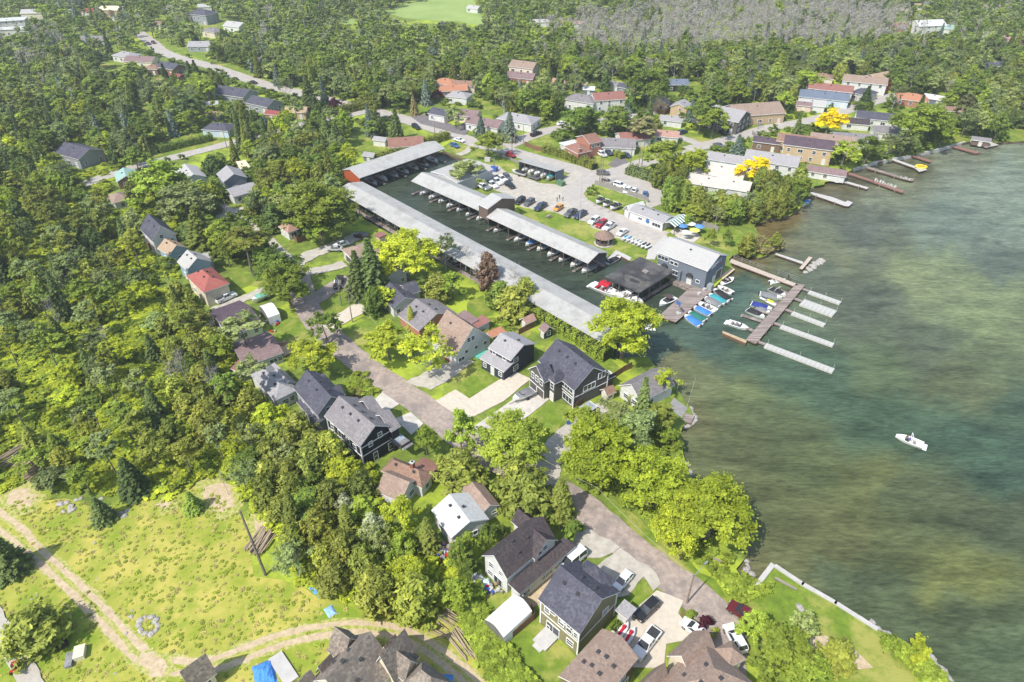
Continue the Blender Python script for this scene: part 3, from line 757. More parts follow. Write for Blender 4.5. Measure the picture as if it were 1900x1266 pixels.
house('white clapboard house with brown charcoal roof and two skylights beside the olive house', 'white', 'char',
 [((893.4,1029.4),(940.8,1072.8),(1031.6,998),4.9,'b','gable',2.6), ((938,1077),(956.6,1099),(1064.5,1012),3.0,'b','flat',.2), ((962,1008),(988,1036),(1031.6,999),4.9,'a','gable',2.2), ((948,968),(975,985),(1046,992),3.4,'a','gable',1.6)],
 [(0,'S',.3,3.2,.9,1.2),(0,'S',.72,3.4,.7,1.0),(0,'S',.6,.1,1.8,2.0),(0,'S',.25,.9,1,1.1),(1,'E',.12,1,1.4,.9),(1,'E',.5,1,2.6,.9),(1,'E',.75,1,2.6,.9),(2,'E',.5,4.4,1.0,1.0),(2,'E',.25,4.2,.8,.8)], auto=False, vents=5)
house('white walled workshop with rusty white metal roof beside the cedar trees', 'white', 'white',
 [((800,946),(836.8,999),(897,949),3.6,'a','gable',1.7), ((855,908),(893,955),(934,943),3.2,'a','gable',1.1,'white','taupe')],
 [(0,'E',.12,.9,1.2,1.0),(0,'E',.25,.1,1.0,2.0,'door'),(0,'E',.6,.9,1.6,1.0),(0,'S',.4,.9,1.6,1.2),(1,'E',.8,1.4,.9,.6)], auto=False, vents=3)
house('brown roofed bungalow with striped pale metal rear roof between dark house and workshop', 'white', 'brown',
 [((706,874),(783,906),(818,884),3.0,'a','hip',2.0), ((696,908),(740,932),(792,898),2.9,'a','gable',2.0,'white','taupe'), ((766,872),(803,884),(822,862),2.8,'a','shed',-.7,'brown','rust')],
 [(0,'E',.5,1.0,1.2,1.1),(1,'E',.6,1.0,1.4,1.1),(0,'N',.3,.1,1.0,2.0,'door'),(0,'N',.7,1,1.6,1.2)], auto=False, vents=3, chim=(.3,.1))
rt, lo_ = house('black two storey house with white trim and grey roof facing the lane', 'black', 'grey',
 [((600.6,771),(667,828.8),(737.8,796),6.3,'a','gable',2.6), ((661,743),(695,772),(709,764),6.0,'b','gable',1.9), ((691,768),(727,800),(741,791.8),6.0,'b','gable',1.9), ((738,824),(744,834),(762,822),3.3,'a','open',0)],
 [(0,'S',.15,3.5,1.0,1.6),(0,'S',.42,3.3,2.0,1.8),(0,'S',.62,3.5,1.2,1.3),(0,'S',.82,3.4,1.0,1.4),(0,'S',.3,.2,2.2,2.0),(0,'S',.65,.9,1.2,1.2),(0,'E',.3,4.4,.8,1.1),(0,'E',.62,5.2,.8,1.2),(0,'E',.4,.2,.9,2.0),(0,'E',.9,.5,1.0,1.8),(0,'N',.2,.1,2.6,2.2,'garage'),(0,'N',.75,.1,2.6,2.2,'garage'),(0,'N',.5,3.6,1.6,1.3)], auto=False, vents=6)
blk = lo_[0][0]; b = MB()
for z in (3.0, 5.2): b.box((blk[0]+blk[2]+.01, blk[1], z), (.1, 2*blk[3], .2), TRIM)
b.box((blk[0], blk[1]-blk[3]-.01, 3.0), (2*blk[2], .1, .2), TRIM); b.box((blk[0], blk[1]-blk[3]-.01, 5.9), (2*blk[2], .1, .2), TRIM)
for sx, sy in ((1,-1),(1,1),(-1,-1)): b.box((blk[0]+sx*blk[2], blk[1]+sy*blk[3], 3.1), (.24,.24,6.2), TRIM)
b.obj('corner_trim', rt)
bb = lo_[3][0]; b = MB()
b.box((bb[0]-1.4, bb[1], 3.2), (2*bb[2]+2.4, 2*bb[3]+1.0, .1), M('deck grey', srgb(150,160,170), srgb(130,140,150), 1, .8))
b.box((bb[0]-1.4, bb[1]-bb[3]-.5, 3.7), (2*bb[2]+2.4, .06, 1.0), GLASS); b.box((bb[0]+bb[2]-.2, bb[1], 3.7), (.06, 2*bb[3]+1.0, 1.0), GLASS); b.obj('balcony', rt)
house('blue grey two storey house with front dormers between black house and pale bungalow', 'grey', 'slate',
 [((543.4,718.7),(588,770),(650,744),5.2,'a','gable',2.8), ((574,706),(596,717),(613,706),5.0,'b','gable',1.2), ((606,724),(626,738),(642,730),5.0,'b','gable',1.2), ((548,748),(588,788),(608,778),2.8,'a','shed',.5)],
 [(0,'E',.35,4.3,.9,1.2),(0,'E',.62,4.6,.9,1.2),(0,'S',.3,3.4,1.2,1.2),(0,'S',.7,3.4,1.2,1.2),(3,'S',.2,.8,1.6,1.1),(3,'S',.7,.8,1.6,1.1),(0,'N',.5,3.4,1.2,1.2)], auto=False, vents=4)
house('pale bungalow with weathered grey hip roof beside the blue grey house', 'white', 'lgrey',
 [((463,696),(511,744),(551,722),3.2,'a','hip',1.8), ((500,700),(530,720),(552,706),3.0,'a','gable',1.2), ((486,690),(500,700),(526,690),2.8,'a','shed',.6)], [(0,'E',.4,1.0,1.2,1.1),(0,'E',.75,1,1,1.1),(0,'S',.4,1,1.2,1.1)], auto=False, vents=3)
house('long low house with mauve roof behind the wooden deck', 'lgrey', 'mauve', [((425,640),(452,681),(523,650),3.0,'b','gable',1.5)], [(0,'E',.2,1.0,1.2,1.0),(0,'E',.75,1.0,1.8,1.0),(0,'E',.92,1.0,1.2,1.0)], auto=False)
house('low addition with rust brown roof joined below the mauve roof', 'white', 'rust', [((425,684),(452,694),(492,680),2.6,'b','shed',.3)], auto=False, name='lean_to', cat='lean-to')
house('large low house with dark plum roof beside the white canopy tent', 'white', 'plum', [((383,580),(425,625),(480,592),3.0,'b','gable',1.7)], [(0,'E',.4,1.0,1.6,1.1),(0,'E',.8,1.0,1.0,1.1)], auto=False)
house('cream house with square red hip roof', 'cream', 'hipred', [((344.7,512.6),(377.6,544),(426.3,525.8),4.6,'a','hip',2.2)], [(0,'E',.82,1.4,1.0,.8),(0,'S',.3,1.2,1.2,1.2),(0,'S',.7,1.2,1.2,1.2),(0,'N',.5,1.2,1.6,1.2)], auto=False, vents=4)
house('pale blue house with light grey roof touching the red roof house', 'blue', 'light', [((327.6,485),(346,501),(394,485),4.4,'a','gable',2.2), ((366,474),(380,484),(399,479),3.6,'b','gable',1.0)], vents=3)
house('house with tan roof below the white gabled house', 'blue', 'tan', [((291,460),(313,473),(349,459),3.8,'a','gable',1.8)], vents=2)
house('tall white gabled house with dark slate roof and dormer at the wood edge', 'white', 'slate', [((258,423),(281,446),(325,430),5.6,'a','gable',3.4), ((262,440),(272,452),(284,446),2.8,'a','flat',0,'brown','char')], [(0,'E',.4,5.2,.9,1.0),(0,'E',.35,2.6,.9,1.4),(0,'E',.8,3.6,.7,.6),(0,'S',.4,3,1,1)], auto=False, vents=3)
house('bungalow with brown hip roof alone inside the left wood', 'white', 'taupe', [((193,364),(211,378),(243,368),3.0,'b','hip',1.6)])
house('grey gabled house second up the left lane', 'slate', 'lgrey', [((401,322),(414,338),(454,323),4.6,'a','gable',2.0)])
house('low house with pale roof just below the grey gabled house', 'white', 'lgrey', [((414,352),(432,366),(472,346),3.0,'b','gable',1.3)])
house('small white outbuilding with orange brown pyramid roof', 'white', 'pink', [((515.5,420.5),(534,432.6),(551,423.5),2.8,'a','hip',1.7)], name='outbuilding', cat='outbuilding')
house('house with broad taupe roof and white garage door behind the tall spruces', 'lgrey', 'taupe', [((633,463),(654,482),(709,468),3.0,'b','hip',1.7)], [(0,'S',.5,.1,3.4,2.1,'garage'),(0,'E',.7,1,1.4,1.1)], auto=False, vents=2)
house('pale walled house with pinkish tan gable roof right of the spruces', 'lgrey', 'pink', [((680,494),(714,521),(757,505),3.4,'a','gable',2.2)], [(0,'E',.8,1,1,1.0)], auto=False)
house('white bungalow with dark slate roof beneath the yellow kayaks', 'white', 'slate', [((700,543),(728,572),(772,551),3.2,'a','gable',1.8), ((736,530),(756,548),(781,538),3.0,'b','gable',1.4)], [(0,'E',.2,1,1.2,1.0),(0,'E',.55,1.2,.8,1.0),(0,'E',.65,1.2,.8,1.0)], auto=False, vents=4)
house('brick fronted bungalow with blue grey roof next to the white bungalow', 'brick', 'grey', [((738,585),(777,614),(840,576),3.1,'a','gable',2.4)], [(0,'E',.35,1,1.6,1.1),(0,'E',.7,.1,2.0,2.0)], auto=False, vents=4)
house('tall white gabled house with large taupe roof', 'white', 'taupe', [((797,625),(845,660),(901,617),3.6,'a','gable',5.2), ((842,588),(868,606),(885,594),2.8,'a','shed',.5,'white','mauve'), ((866,600),(880,612),(908,596),2.6,'a','shed',.4,'white','red')],
 [(0,'E',.38,5.2,.9,1.1),(0,'E',.5,5.2,.9,1.1),(0,'E',.3,2.4,.8,.9),(0,'E',.58,2.2,.8,.9),(0,'E',.85,2.2,.8,.9),(0,'E',.15,1.0,1.6,.9),(0,'S',.6,1.2,1.6,.6)], auto=False, vents=2)
house('small terracotta pergola roof beside the tall white gabled house', 'redwood', 'orange', [((901,618),(913,628),(936,613),2.5,'a','open',0)], name='pergola', cat='pergola', auto=False)
house('navy house with pale grey split level roofs', 'navy', 'lgrey', [((905,645),(948,669),(1008,644),5.0,'a','gable',1.8), ((890,664),(933,692),(952,680),2.9,'a','shed',.8)],
 [(0,'E',.2,3.3,1.4,1.0),(0,'E',.2,1.0,1.4,1.2),(0,'S',.2,3.8,.8,.8),(0,'S',.7,3.8,1.0,.7),(1,'S',.15,1,.9,1),(1,'S',.5,.1,.9,2.0,'door'),(1,'S',.85,1.0,.9,1.0)], auto=False, vents=2, chim=None)
house('lakeside cottage with broad grey gable roof and gravelled deck', 'white', 'grey', [((1148,714),(1190,746),(1258,716),3.4,'b','gable',2.4)], [(0,'S',.3,1.0,1.4,1.1),(0,'S',.7,1.0,1.4,1.1),(0,'E',.3,1,1.6,1.1)], auto=False)
house('small cream shed with brown roof against the wooden fence', 'cream', 'brown', [((1113,722),(1127,734),(1141,723),2.2,'b','gable',.8)], name='garden_shed', cat='shed')
house('small shed with terracotta roof beside the hedge', 'brown', 'pink', [((963,592),(976,601),(993,590),2.4,'b','gable',.9)], name='garden_shed', cat='shed')
house('black garden shed with brown roof beside the hedge', 'navy', 'mauve', [((999,608),(1010,617),(1027,608),2.4,'a','gable',1.0)], name='garden_shed', cat='shed')
# --- bottom edge
house('stone grey mansion roof with many gables and mossy shingles at the bottom edge', 'cream', 'stone',
 [((575,1262),(655,1330),(760,1256),6,'b','gable',4.6), ((606,1204),(634,1228),(684,1196),6.4,'a','gable',3.0), ((690,1232),(732,1266),(790,1224),6.2,'b','gable',4.2), ((588,1240),(606,1258),(628,1244),6.3,'b','gable',2.0),
  ((722,1240),(750,1262),(792,1238),6.6,'a','gable',2.4), ((742,1270),(800,1325),(856,1285),6,'a','hip',3.2), ((545,1268),(572,1290),(600,1276),6.1,'b','gable',1.6), ((704,1208),(726,1226),(752,1207),6.7,'b','gable',2.2)], auto=True, vents=5)
house('small stone grey gatehouse roof beside the track', 'cream', 'stone', [((334,1252),(352,1280),(412,1262),3.6,'b','gable',2.6)], name='garage', cat='garage')
house('long house with taupe roof and three vents beneath the parked pickup', 'brown', 'taupe', [((1036,1254),(1105,1316),(1190,1224),6.0,'b','gable',1.6)], vents=6)
house('broad taupe roofed villa with white edged gables at the bottom right corner', 'cream', 'taupe', [((1205,1280),(1310,1385),(1412,1280),5.0,'b','hip',4.0), ((1168,1284),(1200,1312),(1246,1262),5.0,'b','gable',2.6), ((1240,1222),(1290,1258),(1340,1208),5.1,'b','gable',2.4)], vents=5)
house('taupe turret roof of the villa beside the parked white jeep', 'cream', 'taupe', [((1326,1204),(1352,1240),(1378,1214),5.2,'a','hip',1.6)], name='porch', cat='porch', auto=False)

# --- far houses: centre of the roof, length x width in metres, turn, roof, wall, type, height
def far(px, py, L_, W_, ang, roof, wall, typ, h, label, name='house', cat='house', rise=None):
    c = G(px, py, h + .8)
    a = rad(ang); X = Vector((math.cos(a), math.sin(a), 0)); Y = Vector((-X.y, X.x, 0))
    p0, p1, p2 = c - X * L_/2 - Y * W_/2, c + X * L_/2 - Y * W_/2, c + X * L_/2 + Y * W_/2
    q = [PX(p.x, p.y, h) for p in (p0, p1, p2)]
    return house(label, wall, roof, [(q[0], q[1], q[2], h, 'a', typ, rise if rise is not None else W_ * .2)], name=name, cat=cat, protect=True, vents=1 if h > 2.6 else 0)
FAR = [
(374,22,17,13,-20,'slate','grey','hip',6,'large grey two storey house with dark hip roof at the top'),(437,44,14,10,-25,'light','white','gable',3.5,'white bungalow with pale roof near the top meadow houses'),(395,54,12,9,-30,'grey','cream','hip',3.5,'grey roofed bungalow below the large two storey house'),
(373,80,14,9,0,'lgrey','grey','gable',3.2,'low grey house beside the far road bend'),(224,32,11,9,60,'slate','white','gable',5.5,'white gabled house under a slate roof far up left'),(203,14,16,9,-5,'cream','tan','gable',4.5,'long building with cream roof at the top left'),
(165,18,11,8,-10,'bright','white','gable',3.5,'small building with bright red roof far up left'),(128,20,9,8,80,'light','white','gable',4,'white gabled building left of the bright red roof'),(228,14,9,7,-40,'white','white','gable',4,'small white building behind the cream roofed one'),
(176,70,16,9,0,'grey','white','gable',3.2,'long bungalow with grey roof under dark trees far left'),(234,99,14,9,-25,'lgrey','white','hip',3.2,'light grey roofed bungalow above the brown roofed one'),(262,108,17,9,-8,'mauve','cream','gable',3.2,'long bungalow with mauve brown roof left of the far road'),
(284,122,9,8,-10,'brown','brown','hip',3,'brown garage beside the mauve roofed bungalow'),(316,120,13,9,-28,'slate','brown','gable',3.5,'dark roofed brick house beside two spruces'),(322,138,10,6,-20,'bright','brick','gable',3,'low house with crimson roof behind the spruces'),
(292,147,8,5,10,'red','brick','gable',2.5,'small red roofed annex behind the spruces'),(303,41,12,7,0,'brown','cream','gable',3,'brown roofed bungalow far behind the road bend'),(436,168,18,11,-22,'slate','grey','gable',3.5,'large slate roofed house amid cedars near the far road'),
(489,186,14,10,-30,'slate','grey','gable',3.5,'slate roofed house right of the one amid cedars'),(390,189,7,5,15,'light','white','gable',2.6,'little white cottage in the clearing'),(396,207,7,4,15,'pink','white','gable',2.4,'pink roofed shed under the little white cottage'),
(407,232,12,9,-10,'slate','palebl','hip',3,'pale blue bungalow with slate hip roof beside the hedge lawn'),(145,277,15,11,-28,'slate','grey','gable',4,'dark slate roofed house hidden in the left wood'),(12,34,22,12,20,'white','white','flat',5,'long white flat industrial roof at the top left corner'),
(24,50,20,9,10,'white','white','flat',4,'second white industrial roof below the first'),(352,318,12,8,-55,'light','white','gable',3.6,'white house with pale roof among light green trees'),(232,322,9,7,-60,'teal','brown','gable',3,'cabin with pale teal roof inside the wood'),
(450,302,8,3.5,-60,'cream','cream','flat',2.8,'cream trailer parked beside the left street'),(818,44,8,7,80,'slate','slate','gable',4.5,'small slate house at the edge of the far meadow'),(497,44,9,7,0,'grey','grey','gable',4,'small grey house amid dark trees at the top'),
(828,149,12,9,-25,'orange','white','hip',3.2,'bungalow with bright orange hip roof'),(840,161,14,8,12,'orange','brick','gable',3,'long orange roofed bungalow below the first orange roof'),(864,153,11,8,-10,'brown','cream','gable',3.2,'brown roofed house behind the orange roofs'),
(852,173,11,8,-20,'lgrey','white','hip',3.2,'white bungalow with light grey hip roof below the orange roofs'),(818,205,9,8,-30,'slate','white','gable',3.2,'white garage house beside the parked white jeep'),(868,207,11,8,-20,'mauve','cream','gable',3,'cream house with mauve roof behind a pale willow'),
(902,224,16,9,-28,'mauve','white','gable',3.2,'long white house with mauve brown roof between blue spruces'),(963,216,17,10,-28,'lgrey','white','hip',3.4,'white house with light grey hip roof right of the blue spruce'),(752,260,14,10,12,'rust','cream','gable',3.2,'cream bungalow with rose brown roof behind the marina hedge'),
(706,254,6,4,-20,'lgrey','white','gable',2.6,'little white shed beside the rose brown bungalow'),(686,283,5,4,-20,'lgrey','slate','gable',2.2,'grey garden shed beyond the wooden boathouse'),(550,201,10,7,0,'tan','tan','gable',3,'tan roofed cottage by the purple tree'),
(507,206,7,5,-20,'bright','brick','gable',2.6,'little house with deep red roof by the street'),(973,118,14,10,-25,'taupe','cream','gable',6,'tall taupe roofed house above the trees'),(968,138,15,9,-20,'mauve','brick','gable',3.2,'lower mauve roofed wing in front of the tall taupe house'),
(1040,150,9,7,-40,'pink','brick','gable',3,'small pinkish roofed house amid trees'),(1082,152,5,4,-20,'tan','white','gable',2.4,'tiny white cabin with tan roof'),(1093,161,6,5,-10,'white','slate','gable',2.6,'small slate cabin with white roof'),(1143,153,10,6,-30,'grey','white','gable',3,'small white house with grey roof left of the big tree'),
(1166,158,10,6,-35,'slate','slate','gable',3.5,'slate cottage behind the big tree'),(1254,150,12,8,0,'blue','black','gable',3.5,'black walled house with steel blue roof'),(1082,180,15,10,-30,'grey','white','hip',4.5,'white two storey house with grey hip roof'),
(1127,176,15,10,12,'red','white','gable',5.4,'white two storey house with red brown roof'),(1226,185,9,8,80,'tan','tan','gable',3.2,'tan cottage by the tarmac strip'),(1265,192,8,8,60,'lgrey','tan','gable',5,'narrow tan gabled house behind the big maple'),(1247,217,10,6,-20,'lgrey','white','gable',2.8,'white garage with light grey roof by the cedar fence'),
(1342,207,20,14,-38,'lgrey','dkgrey','gable',5.5,'dark gabled house with broad light grey roof'),(1400,200,23,14,12,'taupe','tan','gable',4.5,'large taupe roofed house with two front dormers'),(1238,245,10,7,-15,'pink','white','gable',3,'white house with pinkish roof under the maple'),(1175,249,13,9,12,'red','white','gable',3.2,'white gabled cottage with red brown roof behind the beige pine'),
(1142,262,16,10,-8,'grey','white','gable',3,'white bungalow with blue grey roof right of the brick house'),(1345,289,15,8,-25,'lgrey','palebl','gable',3,'pale blue long bungalow with light grey roof'),(1425,257,11,7,-22,'plum','brown','hip',3.4,'brown raised cottage with plum hip roof'),
(1502,262,18,10,-22,'plum','tan','gable',6,'tall tan lake house with plum roof and tall windows'),(1434,290,19,10,-25,'lgrey','white','gable',5.5,'white two storey house with light grey roof by the yellow tree'),(1340,312,17,12,-25,'tan2','white','gable',3.2,'pale taupe roofed house in the trees left of the yellow tree'),
(1316,332,14,9,-25,'tan2','lgrey','gable',2.8,'lower pale taupe roof standing in the trees'),(1362,338,12,9,-25,'tan2','lgrey','gable',3,'pale taupe roof nearest the yellow tree'),(1528,139,10,8,-20,'brown','cream','hip',3.2,'small cream bungalow with brown hip roof near the dead trees'),(1542,160,20,9,-22,'red','cream','gable',5.2,'long cream two storey house with red brown roof'),
(1530,175,22,10,-22,'blue','palebl','gable',3.4,'long bungalow with blue roof in front of the red brown one'),(1507,188,12,8,-20,'light','white','gable',3,'white garage left of the blue roof'),(1493,190,7,5,-20,'mauve','pink','gable',2.8,'pink cottage beside the white garage'),(1606,146,20,10,-22,'taupe','white','gable',5.2,'long white two storey house with taupe roof'),
(1634,140,16,11,30,'tan','barn','gable',5.6,'red walled barn house with tan roof'),(1605,168,10,9,40,'slate','lgrey','hip',3.4,'grey house with slate roof near the purple car'),(1693,178,14,10,-25,'orange','brick','hip',3,'orange roofed bungalow at the end of the street'),
(1640,214,22,9,-20,'slate','white','gable',3.2,'long white bungalow with slate roof above the lake lawn'),(1588,222,11,7,-15,'char','white','gable',2.8,'small white house with charcoal roof beside the yellow tree'),(1650,238,12,9,-10,'grey','white','hip',3,'grey roofed boathouse left of the big lake tree'),(1480,255,15,9,-22,'brown','tan','gable',4.6,'tan gabled house with brown roof behind the tall lake house'),
(1546,256,17,10,-22,'taupe','tan','gable',4.4,'tan house with taupe roof and glazed gable beside the lake'),(1586,252,17,9,-10,'grey','white','gable',3.2,'white lake bungalow with grey roof'),(1534,313,14,6,-25,'mauve','white','gable',2.6,'white boathouse with mauve roof at the water'),(1722,42,20,12,10,'white','white','gable',5,'large white gabled building far up right'),
(1747,48,14,9,-20,'teal','white','gable',3.4,'pale teal roofed building beside the large white one'),(1684,46,20,9,-5,'brown','brick','gable',3,'long brown roofed building far up right'),(1768,70,13,8,-10,'blue','white','gable',3,'blue grey roofed bungalow under dark trees'),(1796,73,14,8,-10,'slate','white','gable',3,'slate roofed bungalow right of the blue grey one'),
(1842,62,14,8,0,'lgrey','white','gable',3,'light grey roofed bungalow far right'),(1888,72,16,9,-10,'pink','cream','gable',3,'pink roofed house at the right edge'),(1838,115,11,8,-30,'slate','white','gable',3,'slate roofed cottage in the far right trees'),(1690,9,15,8,0,'tan','cream','gable',3,'tan roofed house at the very top right'),(1840,10,14,8,-10,'mauve','white','gable',3,'mauve roofed house at the top right corner'),
(1775,200,12,6,-10,'brown','brown','gable',2.6,'brown boathouse roof behind the reddish pine'),(1822,255,7,4,-25,'grey','timber','gable',2.2,'round topped timber boat shelter at the far dock'),(1735,178,9,6,-35,'white','slate','gable',3,'small slate cabin in the right wood'),(560,352,8,6,20,'brown','brown','gable',2.4,'brown cabin beneath trees left of the long shed'),
(380,9,10,7,10,'light','white','gable',3,'small pale house at the very top'),(318,13,14,8,10,'grey','white','gable',3,'grey roofed house on the top edge'),(60,20,14,9,10,'light','cream','gable',4,'pale roofed block at the top left'),(1000,37,14,6,5,'light','white','gable',3,'white roofed farm building in the far wood'),(1058,40,16,6,0,'pink','white','gable',3,'pink roofed farm building in the far wood'),
(880,12,10,7,-30,'light','white','gable',3,'small white house behind the far meadow')]
for f in FAR: far(*f)
# brick house with low wing, built of two roofs
house('brick split level house with brown hip roofs behind a long hedge', 'brick', 'rust',
 [((1046,272),(1072,286),(1092,276),4.0,'a','hip',1.9), ((1067,254),(1096,267),(1121,262),5.6,'b','gable',1.7), ((1037,266),(1048,272),(1066,260),2.9,'a','flat',0,'white','white')],
 [(0,'S',.3,1.4,1.2,1.1),(0,'S',.7,1.4,1.2,1.1),(0,'E',.5,1.2,2.2,1.5),(1,'E',.3,3.6,1.2,1.2),(1,'E',.75,3.6,1.2,1.2)], auto=False, chim=(.9,-.6))

# --- marina sheds
POSTM = MB(); POSTM.box((0,0,0), (.18,.18,1), M('shed post', srgb(120,112,104), srgb(96,90,84), 3, .9)); POSTM = POSTM.mesh('post')
def boat_shed(label, P0, P1, P2, h, rise, roof, step, open_side='S', wall=None, ext=0, name='boat_shed', skip=()):
    cen, X, L_, W_ = rect(P0, P1, P2, h)
    rz = math.atan2(X.y, X.x)
    root = empty(name, (cen.x, cen.y, 0), rz, label, 'boat shed')
    hx, hy = L_/2 - .4, W_/2 - .4
    ro = MB()
    rm = SHEDROOF
    t = .16
    s = rise / (W_/2)
    for sg in (-1, 1):
        q = [(-L_/2, sg*W_/2, h), (L_/2, sg*W_/2, h), (L_/2, 0, h + rise + (0 if sg < 0 else -.004)), (-L_/2, 0, h + rise + (0 if sg < 0 else -.004))]
        if sg > 0: q = [q[1], q[0], q[3], q[2]]
        vs = q + [(x, y, z - t) for x, y, z in q]
        ro.add(vs, [(0,1,2,3)], rm); ro.add(vs, [(7,6,5,4), (0,4,5,1), (1,5,6,2), (2,6,7,3), (3,7,4,0)], M('shed fascia', srgb(196,192,184), srgb(170,166,158), 2, .8))
    ro.obj('roof', root)
    n = int(L_ / step)
    for i in range(n + 1):
        x = -hx + 2 * hx * i / n
        for y in (-hy, 0, hy):
            hh = h + (rise if y == 0 else 0) + .9
            o = sub('post', POSTM, root, (x, y, (hh) / 2 - .95)); o.scale = (1, 1, hh)
    b = MB()
    tm = M('shed framing', srgb(96,88,80), srgb(70,64,60), 3, .9)
    for y in (-hy, hy): b.box((0, y, h - .35), (2*hx, .14, .28), tm)
    for i in range(n + 1):
        x = -hx + 2 * hx * i / n; b.box((x, 0, h - .3), (.1, 2*hy, .2), tm)
    b.obj('truss', root)
    d = MB()
    fm = FINGERM
    for i in range(n + 1):
        if i % 2 == 0:
            x = -hx + 2 * hx * i / n
            o = sub('finger_dock', fm, root, (x, (-1 if open_side == 'S' else 1) * hy * .1, -.45)); o.scale = (1, 2 * hy * 1.0 + .8, 1)
    b = MB()
    yb = hy if open_side == 'S' else -hy
    b.box((0, yb * .92, -.35), (2*hx, 1.3, .18), WOOD); b.obj('walkway', root)
    if wall:
        for fc, col in wall.items():
            b = MB(); wm = wallm(col)
            if fc in 'EW':
                sx = hx if fc == 'E' else -hx
                vs = []
                for dx in (-.08, .08): vs += [(sx+dx, -hy-.1, ext), (sx+dx, hy+.1, ext), (sx+dx, hy+.1, h-.18), (sx+dx, 0, h+rise-.2), (sx+dx, -hy-.1, h-.18)]
                b.add(vs, [(4,3,2,1,0), (5,6,7,8,9), (0,1,6,5), (1,2,7,6), (4,0,5,9), (2,3,8,7), (3,4,9,8)], wm)
            else:
                sy = hy if fc == 'N' else -hy
                b.box((0, sy, (h + ext)/2 - .1), (2*hx, .14, h - ext - .2), wm)
            b.obj('wall', root)
    d4 = (P0[0] + P2[0] - P1[0], P0[1] + P2[1] - P1[1])
    keep_open([P0, (P0[0]+4, P0[1]+25), (P1[0], P1[1]+25), P1, P2, d4])
    FOOT.append((cen.x, cen.y, rz, hx + 1, hy + 1))
    return root, cen, X, hx, hy, n
SHEDROOF = M('shed roof metal', srgb(176,175,171), srgb(166,165,161), 0.9, 0.75, 0.5, wave=('X', 1.4), c3=srgb(156,155,150), bigscale=.25)
b = MB(); b.box((0,0,0), (.8, 1, .14), WOOD); b.box((0,-.45,-.1), (.9,.06,.2), CONC); FINGERM = b.mesh('finger_dock')
SH = {}
SH['long'] = boat_shed('very long boat shed with low pale metal roof along the basin', (622,353), (1118,636), (1170,602), 3.6, 1.1, 'light', 4.4, 'N')
SH['mid'] = boat_shed('boat shed with grey metal roof in the middle of the basin', (762.7,335.8), (889,391), (924,371), 4.2, 1.7, 'light', 4.4, 'S', {'N': 'lgrey'})
SH['south'] = boat_shed('boat shed with pale roof between parking lawn and basin', (902.4,402.8), (1091.3,489), (1129.5,469), 4.0, 1.6, 'light', 4.4, 'S', {'N': 'slate'})
SH['cedar'] = boat_shed('boat shed with orange cedar plank end wall at the head of the basin', (667,331), (826,276), (788,264), 4.6, 1.7, 'light', 4.6, 'S', {'W': 'redwood', 'N': 'timber'}, ext=1.4)
house('high timber walled boat bay with weathered plank end', 'timber', 'light', [((885,378),(904.3,388),(960,369),6.6,'a','gable',1.8)], [], name='boat_bay', cat='boat shed', auto=False, z0=2.4)
house('broad flat pale roof behind the middle boat shed', 'lgrey', 'light', [((799,319),(848,340),(908,311),4.6,'b','gable',.9)], [], name='boat_shed', cat='boat shed', auto=False)

# ---- marina office
rt, lo_ = house('large grey boatyard building with blue white and red sign on its gable', 'slate', 'light', [((1219.5,467.6),(1313.5,503),(1356,475),6.2,'a','gable',2.4)],
 [(0,'S',.10,4.3,3.2,1.1),(0,'S',.30,4.0,1.2,.9),(0,'S',.38,4.0,1.2,.9),(0,'S',.05,1.4,1.2,.9),(0,'S',.42,1.2,2.6,1.2),(0,'S',.86,1.4,1.0,.8),(0,'S',.16,.1,1.2,2.1,'door'),(0,'S',.69,.1,1.2,2.1,'door'),(0,'E',.7,.1,3.2,3.0,'garage'),(0,'E',.45,.1,1.0,2.1,'door'),(0,'N',.3,2,2,1),(0,'N',.7,2,2,1)], auto=False, vents=1)
blk = lo_[0][0]
rt.children[0].name  # walls first
def awning(cx):
    b = MB(); vs = [(cx + 1.1*math.cos(t), blk[1]-blk[3]-.02, 2.35 + 1.1*math.sin(t)) for t in [math.pi*k/8 for k in range(9)]]
    vs2 = [(cx + 1.1*math.cos(t)*.98, blk[1]-blk[3]-1.1*abs(math.sin(t))**.5 - .02, 2.3 + 1.05*math.sin(t)*.62) for t in [math.pi*k/8 for k in range(9)]]
    b.add(vs + vs2, [(i, i+1, i+10, i+9) for i in range(8)] + [tuple(range(9, 18))], M('black canvas', (.025,.025,.027), (.04,.04,.042), 2, .8)); b.obj('awning', rt)
awning(blk[0]-blk[2]+2*blk[2]*.16); awning(blk[0]-blk[2]+2*blk[2]*.69)
b = MB()
SX = blk[0]+blk[2]+.06; SY = blk[1]-.6
b.box((SX, SY, 6.1), (.1, 6.2, 1.5), M('sign board', srgb(96,140,176), srgb(90,132,168), .5, .5)); sg = b.obj('sign', rt)
# lettering too small to read in the photograph: pale strokes in two rows and a red panel
b = MB()
for k in range(9): b.box((SX+.07, SY-2.5+.42*k, 6.3), (.04, .26, .5), TRIM)
for k in range(8): b.box((SX+.07, SY-2.6+.34*k, 5.62), (.04, .2, .34), TRIM)
b.box((SX+.07, SY, 6.78), (.04, 6.0, .08), TRIM); b.box((SX+.07, SY, 5.98), (.04, 6.0, .08), TRIM)
b.box((SX+.07, SY+1.6, 5.62), (.04, 2.4, .5), REDM); b.obj('sign_lettering', sg)
b = MB(); b.box((blk[0]+blk[2]+1.1, blk[1]-blk[3]+1.4, .8), (1.4,1.4,1.6), wallm('grey')); b.box((blk[0]+2*blk[2]*.0, blk[1]-blk[3]-.45, 1.6), (.8,.8,3.2), wallm('slate')); b.obj('utility_box', rt)

